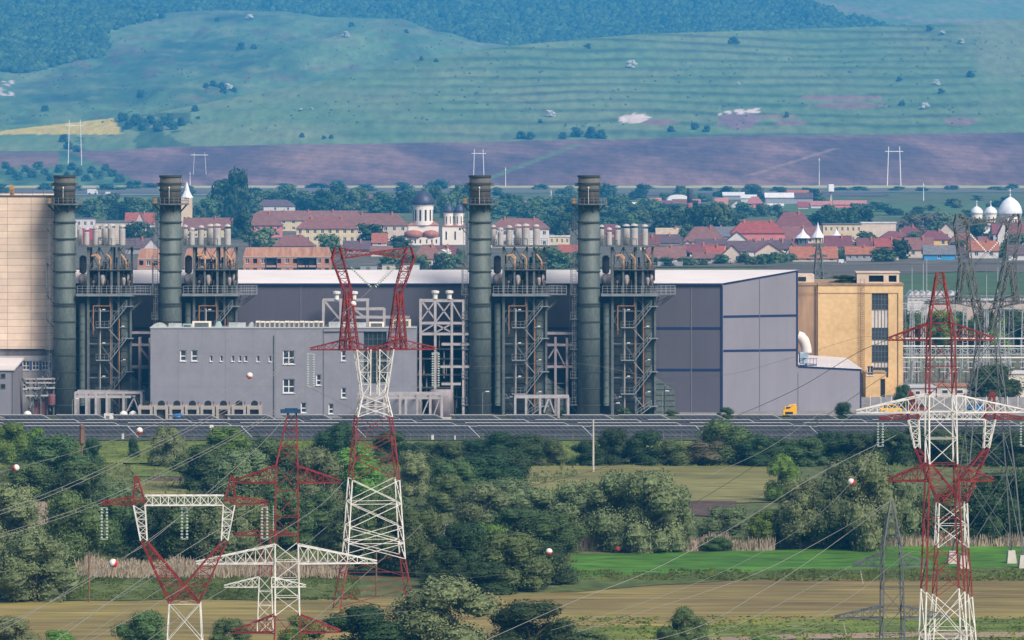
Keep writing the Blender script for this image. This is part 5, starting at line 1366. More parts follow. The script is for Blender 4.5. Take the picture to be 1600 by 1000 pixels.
tufts('rank_grass', (880, 1700, 892, 908), 3200, .45, verge, 8, 'rough dark grass along the lower edge of wheat field')
tufts('rank_grass', (80, 560, 902, 938), 3200, .5, verge, 9, 'rough grass strip between reeds and left tilled field')
tufts('rank_grass', (-50, 1700, 692, 730), 6500, .7, green, 10, 'rough grass bank between solar panels and hedges')
tufts('rank_grass', (-50, 900, 730, 880), 9000, .7, gm, 11, 'rough grass growing between the trees of the plain')
tufts('rank_grass', (860, 1700, 964, 1010), 2600, .3, green, 12, 'short bright grass strip at the bottom right')
# ------------------------------------------------------------------ solar park
pvm = panel_mat('solar_cells', (.022, .024, .030), (.027, .030, .036), (.085, .09, .10), 1.0, .8, .06, .2, .8, rough=.5)
alu = mat('pale_aluminium', (.36, .375, .39), .12, 1, .5)
def make_table(L_, y0_, z0_, y1_, z1_, shear, label, rows):
    t = thing('solar_table', label, 'solar panel', group='tables of the solar park')
    def pt(u, v): return (u*L_ + (1-v)*shear, y0_ + (y1_-y0_)*v, z0_ + (z1_-z0_)*v)
    m = MB(); a, b, c, d = pt(0, 0), pt(1, 0), pt(1, 1), pt(0, 1); th = .08
    lo = [(p[0], p[1]+.03, p[2]-th) for p in (a, b, c, d)]
    m.add([a, b, c, d] + lo, [(0, 1, 2, 3), (4, 7, 6, 5), (0, 4, 5, 1), (1, 5, 6, 2), (2, 6, 7, 3), (3, 7, 4, 0)]); m.build('panel', pvm, t)
    m = MB(); up = Vector((0, -.02, .03))
    m.bar(Vector(c)+up, Vector(d)+up, .075); m.bar(Vector(b)+up, Vector(c)+up, .085)
    m.build('frame_edge', mat('bright_aluminium', (.44, .45, .46), .1, 1, .5), t)
    for k in range(3 if L_ < 12 else 5):
        u = .06 + .88 * k / (2 if L_ < 12 else 4)
        MB().bar((pt(u, .7)[0], pt(u, .7)[1], 0), (pt(u, .7)[0], pt(u, .7)[1], pt(u, .7)[2]-.1), .06).build('leg', alu, t)
    return t
patch('solar_ground', [(-300, 653), (1800, 653), (1800, 691), (-300, 691)], mat('dark_turf', (.05, .06, .035), .3, .2, rough=.95, fine=.3))  # dark grass under and between the solar tables
rows_ = [('back row nearest the plant', 970, 88, 172, 7.6, .5, 1.75, 1.6), ('second row from the plant', 958, 176, 130, 18.2, .4, 1.5, 1.9), ('middle row', 948, 176, 20, 17.6, .4, 1.5, 1.9), ('second row from the hedges', 937, 176, 95, 17.4, .4, 1.5, 1.9), ('front row above the hedges', 924, 178, 30, 18.2, .35, 2.25, 2.6)]
for (nm, D, per, off, L_, z0_, z1_, dep) in rows_:
    xs_ = []; p = off - per * 3
    while p < 1640:
        if p + per > -40: xs_.append(p)
        p += per
    t0 = None
    for i, p in enumerate(xs_):
        lab = f'dark solar table, {ordinal(i, len(xs_))} in the {nm}'
        loc = (gx(p - per, D) + .3, D, 0)
        if t0 is None: t0 = make_table(L_, 0, z0_, dep, z1_, 2.6 if L_ < 12 else 2.1, lab, 3); t0.location = loc
        else: dup(t0, loc, lab)
m = MB()
t = thing('wire_fence', 'thin wire fence along the front of the solar park', 'fence', (0, 916, 0))
for k in range(64):
    x = -98 + k*3.1; m.bar((x, 0, 0), (x, 0, 1.6), .04)
m.build('post', M_['steel'], t)
m = MB()
for z in (.4, .8, 1.2, 1.55): m.bar((-98, 0, z), (98, 0, z), .016)
m.build('strand', M_['steel'], t)
for (px, top, bot, w_, lab) in ((192, 677, 689, 3.5, 'white cabinet before the left end of the solar panels'), (676, 679, 690, 4, 'white cabinet before the solar panels behind the pylon'), (1226, 676, 685, 4.5, 'left one of two white cabinets by the right solar panels'),
                                (1238, 676, 684, 4.5, 'right one of two white cabinets by the right solar panels'), (1082, 678, 686, 3, 'small white cabinet left of two cabinets'), (711, 680, 690, 2, 'thin white cabinet post before the solar panels')):
    D = gd(bot); k = D / F; t = thing('inverter_cabinet', lab, 'cabinet', (gx(px, D), D, 0), group='white cabinets of the solar park'); h = gz(top, D)
    m = MB(); m.box(-w_*k/2, w_*k/2, -.3, .3, .25, h); m.build('housing', M_['white'], t); MB().box(-w_*k/2-.05, w_*k/2+.05, -.35, .35, h, h+.06).build('roof', M_['steel'], t); MB().box(-w_*k*.35, w_*k*.35, -.2, .2, 0, .245).build('base', M_['conc'], t)
# yard objects
D = 972; k = D / F
t = thing('water_tank', 'blue plastic tank standing before the concrete cooler boxes', 'tank', (gx(278, D), D, 0))
t.scale = (1.1, 1.1, 1.28)
m = MB(); m.lathe([(.78, 0), (.86, .1), (.86, 1.25), (.80, 1.3)], n=18); m.build('body', M_['blue'], t, True); MB().lathe([(.9, 1.3), (.9, 1.4), (.5, 1.5)], n=18).build('lid', M_['blue'], t)
D = 990; k = D / F
t = thing('excavator', 'small yellow digger parked before the hall end wall', 'digger', (gx(1234, D), D, 0))
yl = M_['yellow']
m = MB(); m.prism([(-1.25, .75), (1.2, .75), (1.3, 2.3), (.6, 2.45), (-.2, 1.9), (-1.25, 1.7)], -.9, .9); m.build('body', yl, t)
m = MB(); m.prism([(-.9, 1.72), (.3, 1.95), (.3, 2.3), (-.9, 2.3)], -.6, .6); o = m.build('cab', yl, t); MB().quad((-.75, -.61, 1.85), (.2, -.61, 1.98), (.2, -.61, 2.25), (-.75, -.61, 2.25)).build('window', M_['glass'], o)
m = MB(); m.box(-.9, .55, -.92, -.905, .85, 1.35); m.build('engine_grille', M_['black'], t)
for sx in (-1, 1):
    m = MB(); m.prism([(-1.1 + .3*0, .15), (1.1, .15), (1.35, .4), (1.1, .72), (-1.1, .72), (-1.35, .4)], sx*.6-.25, sx*.6+.25); m.build('track', M_['black'], t)
m = MB(); m.bar((.9, 0, 1.9), (1.1, 0, 2.75), .16); m.bar((1.1, 0, 2.75), (-.2, 0, 2.5), .13); m.build('boom', yl, t)
for (px, bot, top, D, lab) in ((113, 650, 625, 986, 'street lamp at the foot of leftmost stack'), (754, 650, 614, 990, 'street lamp before the third chimney stack'), (1035, 650, 613, 988, 'street lamp by the tapered boiler duct'), (1252, 650, 578, 1058, 'tall street lamp at the corner of hall annexe'), (958, 650, 632, 984, 'short lamp post between fourth stack and boiler')):
    t = thing('street_lamp', lab, 'street lamp', (gx(px, D), D, 0), group='street lamps of the plant yard'); z = gz(top, D)
    m = MB(); m.bar((0, 0, 0), (0, 0, z), .09, 6, .06); m.bar((0, 0, z), (.7, 0, z+.25), .05); m.build('mast', M_['steel'], t)
    MB().box(.55, 1.25, -.15, .15, z+.2, z+.36).build('lamp_head', M_['white'], t)
for (px, bot, w_, h, D, lab, m_) in ((170, 651, 14, 10, 984, 'white pump cabinet under the left pale frame', 'white'), (824, 652, 12, 9, 982, 'white pump cabinet under the right pale frame', 'white'), (697, 655, 16, 6, 980, 'pale concrete box beside the tank by pipe rack', 'conc'), (653, 652, 14, 8, 979, 'pale box under the middle pipe rack', 'conc')):
    k = D / F; t = thing('pump_cabinet', lab, 'cabinet', (gx(px, D), D, 0)); 
    m = MB(); m.box(-w_*k/2, w_*k/2, -.5, .5, .15, h*k+.15); m.build('housing', M_[m_], t); MB().box(-w_*k*.3, w_*k*.1, -.53, -.503, .3, h*k*.8).build('door', M_['steel'], t); MB().box(-w_*k*.55, w_*k*.55, -.55, .55, 0, .15).build('base', M_['conc'], t)
for (px, lab) in ((193, 'white dome tank at the foot of leftmost boiler'), (208, 'small white dome tank beside the first cooler box'), (43, 'white dome tank beside the grey service shed')):
    D = 980; t = thing('dome_tank', lab, 'tank', (gx(px, D), D, 0)); MB().lathe([(.8, 0), (.8, 1.2), (.66, 1.7), (.35, 1.95), (.03, 2.05)], n=14).build('shell', M_['white'], t, True); MB().box(-.85, .85, -.85, .85, -.02, .12).build('base', M_['conc'], t)
# ------------------------------------------------------------------ switchyard at right
def gantry(D, x0_, x1_, ytop, ybeam, cols, label, m_=None, lat=True, bh=1.2):
    m_ = m_ or alu; t = thing('switchyard_gantry', label, 'gantry', (gx(x0_, D), D, 0), group='switchyard gantries'); X0 = gx(x0_, D); zb_ = gz(ybeam, D)
    for px in cols:
        x = gx(px, D) - X0; m = MB(); a, b = .7, .35
        m.strut([(x-a, -a, 0), (x+a, -a, 0), (x+a, a, 0), (x-a, a, 0)], [(x-b, -b, zb_), (x+b, -b, zb_), (x+b, b, zb_), (x-b, b, zb_)], 7, .09, .05); m.build('lattice_post', m_, t)
    m = MB(); L2 = gx(x1_, D) - X0; b = bh / 2
    m.strut([(0, -b, zb_-b), (0, b, zb_-b), (0, b, zb_+b), (0, -b, zb_+b)], [(L2, -b, zb_-b), (L2, b, zb_-b), (L2, b, zb_+b), (L2, -b, zb_+b)], int(L2/1.3), .09, .055); m.build('lattice_beam', m_, t)
    return t
gantry(1190, 1408, 1640, 0, 478, (1425, 1443, 1508, 1541, 1566, 1600), 'tall grey switchyard gantry with long lattice beam behind right pylon')
gantry(1260, 1405, 1640, 0, 466, (1412, 1490, 1580), 'farther grey gantry just behind the tall switchyard gantry', M_['steel'])
gantry(1130, 1412, 1640, 0, 549, (1430, 1480, 1530, 1575), 'lower switchyard gantry beside the ochre block')
def busbar(D, x0_, x1_, py, cols, label, r=.16):
    t = thing('busbar', label, 'busbar', (gx(x0_, D), D, 0), group='white switchyard busbars'); X0 = gx(x0_, D); z = gz(py, D)
    MB().bar((0, 0, z), (gx(x1_, D)-X0, 0, z), r, 6).build('tube', M_['white'], t)
    for px in cols:
        x = gx(px, D)-X0; MB().bar((x, 0, 0), (x, 0, z*.6), .12, 6).build('post', M_['steel'], t)
        m = MB(); m.bar((x, 0, z*.6), (x, 0, z), .08, 6)
        for q_ in range(6): m.lathe([(.09, 0), (.2, .05), (.09, .1)], (x, 0, z*.6 + (z*.4)*(q_+.3)/6), 8)
        m.build('insulator', M_['ceram'], t)
busbar(1150, 1410, 1640, 529, (1418, 1455, 1490, 1525, 1560, 1595), 'topmost white busbar crossing behind the right pylon')
busbar(1120, 1411, 1640, 541, (1424, 1462, 1500, 1538, 1576), 'second white busbar from top in switchyard')
busbar(1105, 1411, 1640, 559, (1420, 1440, 1468, 1496, 1524, 1552, 1580), 'lowest white busbar standing in the switchyard')
q = random.Random(31)
gp = thing('breaker_pole', None, 'breaker', group='switchgear posts of the switchyard')
MB().bar((0, 0, 0), (0, 0, 2.4), .14, 6).build('post', M_['steel'], gp)
m = MB(); m.bar((0, 0, 2.4), (0, 0, 4.6), .13, 8)
for k in range(8): m.lathe([(.13, 0), (.26, .06), (.13, .12)], (0, 0, 2.5+k*.26), 8)
m.build('insulator', mat('dark_porcelain', (.10, .08, .085), .2), gp)
m = MB(); m.bar((-.7, 0, 4.65), (.7, 0, 4.65), .07); m.build('terminal', M_['white'], gp)
rowsB = [('front', 1080, 12), ('middle', 1098, 14), ('rear', 1125, 14)]
first = True
for nm, D, n in rowsB:
    for i in range(n):
        px = 1416 + i * (230 / n) + q.uniform(-3, 3); loc = (gx(px, D), D, 0); lab = f'switchgear post, {ordinal(i, n)} in the {nm} row of the switchyard'
        if first: gp.location = loc; tag(gp, lab, 'breaker'); first = False
        else: dup(gp, loc, lab)
for (px, top, D, lab) in ((1425, 418, 1230, 'thin lightning mast closest to the ochre block'), (1442.5, 412, 1240, 'left one of two close lightning masts'), (1448, 405, 1225, 'tallest thin lightning mast right of two close masts'), (1541.5, 430, 1220, 'pale lightning mast below the V insulator'), (1559, 418, 1250, 'thin lightning mast rightmost before the green field'), (1523, 440, 1260, 'short lightning mast between grey pylon legs')):
    pole('lightning_mast', px, top, 0, .16, alu, lab, 'mast', lambda t, z: MB().bar((0, 0, z), (0, 0, z+2), .03).build('spike', M_['steel'], t), D=D, r2=.07)
def plain_block(name, px0, px1, top, bot, D, m_, label, dep=8, roofm=None, saw=0, wins=0, cat='building'):
    X0 = gx(px0, D); t = thing(name, label, cat, (X0, D, 0)); w_ = gx(px1, D) - X0; z = gz(top, D)
    MB().box(0, w_, 0, dep, 0, z).build('wall', m_, t)
    m = MB()
    if saw:
        for k in range(saw): a = w_*k/saw; b = w_*(k+1)/saw - .05; m.prism([(a, z+.01), (b, z+.01), (b, z+1.4), (b-.3, z+1.4)], -.2, dep)
    else: m.box(-.3, w_+.3, -.3, dep+.3, z+.003, z+.3)
    m.build('roof', roofm or sheet, t)
    for k in range(wins): a = w_*(k+.3)/wins; window(t, a, a + w_/wins*.45, z*.4, z*.75, -.25, 1, 1, .1, dep=.16, sill=False)
    return t
plant_trees('of the thicket behind the switchyard gantry', 'thicket behind the switchyard', [(1408 + 21 * i, 548 + (i * 5 % 9), 44 + (i * 7 % 12), 56 + (i * 11 % 18), ['dark', 'mid', 'dark', 'bright'][i % 4]) for i in range(11)])
plain_block('substation_shed', 1418, 1500, 464, 0, 1330, sheet, 'white shed with sawtooth roof behind the switchyard', 10, sheet, 9)
plain_block('substation_shed', 1455, 1640, 470, 0, 1310, mat('pinkish_render', (.46, .36, .32), .12, .2), 'long low pinkish building behind the switchyard', 8, sheet)
plain_block('control_building', 1424, 1462, 606, 0, 1062, mat('tank_beige', (.45, .41, .39), .15, .2), 'left one of two pale block buildings behind right pylon', 8, MATS['pale_coping'], 0, 2)
plain_block('control_building', 1464, 1511, 604, 0, 1064, MATS['tank_beige'], 'right one of two pale block buildings behind right pylon', 8, MATS['rusty_pipe'], 0, 2)
plain_block('control_building', 1576, 1640, 584, 0, 1066, mat('cream_wall', (.60, .55, .48), .1, .2), 'cream building beside the dark switchyard tree', 8, sheet, 0, 3)
m = MB(); t = thing('yard_fence', 'pale yard fence along the switchyard front', 'fence', (gx(1360, 1030), 1030, 0)); L2 = gx(1640, 1030) - gx(1360, 1030)
for k in range(18): x = L2*k/17; m.bar((x, 0, 0), (x, 0, 2.2), .08)
m.build('post', M_['white'], t); m = MB(); m.box(0, L2, -.03, .03, .2, 2); m.build('mesh_panel', mat('fence_grey', (.25, .25, .26), .3, .5), t)
for (px, D, m_, lab) in ((1392, 1010, 'yellow', 'yellow van parked behind the white crossarm of right pylon'), (1438, 1012, 'red', 'red car parked left behind right pylon body'), (1525, 1015, 'blue', 'blue van parked right behind right pylon body')):
    t = thing('parked_car', lab, 'car', (gx(px, D), D, 0)); m = MB(); m.prism([(-2, .35), (2, .35), (2.05, .9), (1.4, 1.0), (.9, 1.65), (-1.5, 1.7), (-2, 1.0)], -.8, .8); m.build('body', M_[m_], t)
    m = MB(); m.quad((-1.4, -.81, 1.05), (1.1, -.81, 1.05), (.75, -.81, 1.55), (-1.35, -.81, 1.6)); m.build('window', M_['glass'], t)
    for x in (-1.3, 1.3):
        m = MB(); m.lathe([(.1, -.1), (.33, -.1), (.33, .1), (.1, .1)], n=12); m.v = [(x+a, -.82+c, .33+b) for a, b, c in m.v]; m.build('wheel', M_['black'], t)
# ------------------------------------------------------------------ the town behind the plant
RC = dict(brown=(.175, .085, .075), red=(.25, .066, .055), maroon=(.155, .055, .058), grey=(.13, .13, .145), purple=(.10, .065, .075), orange=(.28, .105, .06), dark=(.085, .065, .07), tan=(.40, .31, .22), pink=(.36, .155, .14), white=(.58, .56, .56))
WC = dict(cream=(.58, .48, .31), white=(.56, .53, .52), pink=(.58, .20, .18), orange=(.56, .20, .09), beige=(.54, .45, .37), magenta=(.36, .06, .11), grey=(.30, .30, .32), yellow=(.65, .42, .14), blue=(.06, .26, .50), brick=(.40, .165, .10))
def roofm(c): return mat('roof_tiles_' + c, RC[c], .25, .5, rough=.85, stretch=(1, 1, 3), fine=.3, rnd=.10)
def wallm(c): return mat('house_wall_' + c, WC[c], .12, .35, rough=.9, fine=.08, rnd=.05)
def house(px0, px1, yb, ye, yr, typ, wall, roof, label, nw=0, rows=1, name='house', cat='house', chim=0, depth=None, eaves=.5, winm=None, group=None, D=None):
    D = D or gd(yb); k = D / F; X0 = gx(px0, D); w_ = (px1 - px0) * k; dp = depth or max(6, min(w_ * .7, 12))
    h = gz(ye, D); t = thing(name, label, cat, (X0 + w_/2, D, 0), group=group); hw = w_ / 2
    hr_ = max(h + 1, gz(yr, D + (dp/2 if typ != 'flat' else 0)))
    hl = []
    if nw:
        for r_ in range(rows):
            for i in range(nw):
                ww = min(1.5, w_/nw*.42); x = -hw + w_*(i+.5)/nw; hh = h/rows
                hl.append((x-ww/2, x+ww/2, hh*r_ + hh*.34, hh*r_ + min(hh*.84, hh*.34+1.8)))
    wm, rm = wallm(wall), roofm(roof)
    if hl: wall_holes('wall', -hw, hw, 0, h, hl, wm, t, dep=.25)
    else: MB().quad((-hw, 0, 0), (hw, 0, 0), (hw, 0, h), (-hw, 0, h)).build('wall', wm, t)
    m = MB(); m.quad((-hw, 0, 0), (-hw, 0, h), (-hw, dp, h), (-hw, dp, 0)); m.quad((hw, 0, 0), (hw, dp, 0), (hw, dp, h), (hw, 0, h)); m.quad((-hw, dp, 0), (-hw, dp, h), (hw, dp, h), (hw, dp, 0))
    if typ == 'gable': m.add([(-hw, 0, h), (hw, 0, h), (0, 0, hr_), (-hw, dp, h), (hw, dp, h), (0, dp, hr_)], [(0, 1, 2), (3, 5, 4)])
    if typ == 'side': m.add([(-hw, 0, h), (-hw, dp, h), (-hw, dp/2, hr_), (hw, 0, h), (hw, dp, h), (hw, dp/2, hr_)], [(0, 2, 1), (3, 4, 5)])
    m.build('side_wall', wm, t)
    for (a, b, c, d) in hl: window(t, a, b, c, d, 0, 2, 1, .11, dep=.12, sill=False)
    m = MB(); e = eaves; th = .18; s = (hr_ - h) / (dp/2)
    if typ == 'side': 
        a = h - e*s
        m.add([(-hw-e, -e, a), (hw+e, -e, a), (hw+e, dp/2, hr_), (-hw-e, dp/2, hr_), (hw+e, dp+e, a), (-hw-e, dp+e, a), (-hw-e, -e, a-th), (hw+e, -e, a-th), (hw+e, dp+e, a-th), (-hw-e, dp+e, a-th)], [(0, 1, 2, 3), (3, 2, 4, 5), (0, 6, 7, 1)])
    elif typ == 'gable':
        s = (hr_ - h) / hw; a = h - e*s; q_ = .14
        for sx in (-1, 1):
            v = [(sx*(hw+e), -e, a), (0, -e, hr_+q_), (0, dp+e, hr_+q_), (sx*(hw+e), dp+e, a), (sx*(hw+e), -e, a-th), (0, -e, hr_+q_-th), (0, dp+e, hr_+q_-th), (sx*(hw+e), dp+e, a-th)]
            m.add([(x, y, z+.06) for x, y, z in v], [(0, 1, 2, 3), (0, 4, 5, 1), (4, 7, 6, 5), (0, 3, 7, 4)])
    elif typ == 'hip':
        a = h; r_ = max(.2, hw + e - (dp/2+e)*.85)
        m.add([(-hw-e, -e, a), (hw+e, -e, a), (hw+e, dp+e, a), (-hw-e, dp+e, a), (-r_, dp/2, hr_), (r_, dp/2, hr_), (-hw-e, -e, a-th), (hw+e, -e, a-th), (hw+e, dp+e, a-th), (-hw-e, dp+e, a-th)],
              [(0, 1, 5, 4), (1, 2, 5), (2, 3, 4, 5), (3, 0, 4), (0, 6, 7, 1), (1, 7, 8, 2), (6, 9, 8, 7), (3, 9, 6, 0)])
    elif typ == 'flat': m.box(-hw-.3, hw+.3, -.3, dp+.3, h+.003, h+.5)
    elif typ == 'mansard':
        i = 1.6
        m.add([(-hw-.2, -.2, h), (hw+.2, -.2, h), (hw+.2, dp+.2, h), (-hw-.2, dp+.2, h), (-hw+i, i, hr_), (hw-i, i, hr_), (hw-i, dp-i, hr_), (-hw+i, dp-i, hr_)], [(0, 1, 5, 4), (1, 2, 6, 5), (2, 3, 7, 6), (3, 0, 4, 7), (4, 5, 6, 7)])
    ro = m.build('roof', rm, t)
    for c_ in range(chim):
        x = -hw*.5 + hw*1.0*c_/max(1, chim-1) if chim > 1 else hw*.3
        MB().box(x-.35, x+.35, dp/2-.3 - 1.0, dp/2+.3 - 1.0, hr_-2.0, hr_+.8).build('chimney', wallm('brick'), ro)
    return t
AB = 'apartment block'
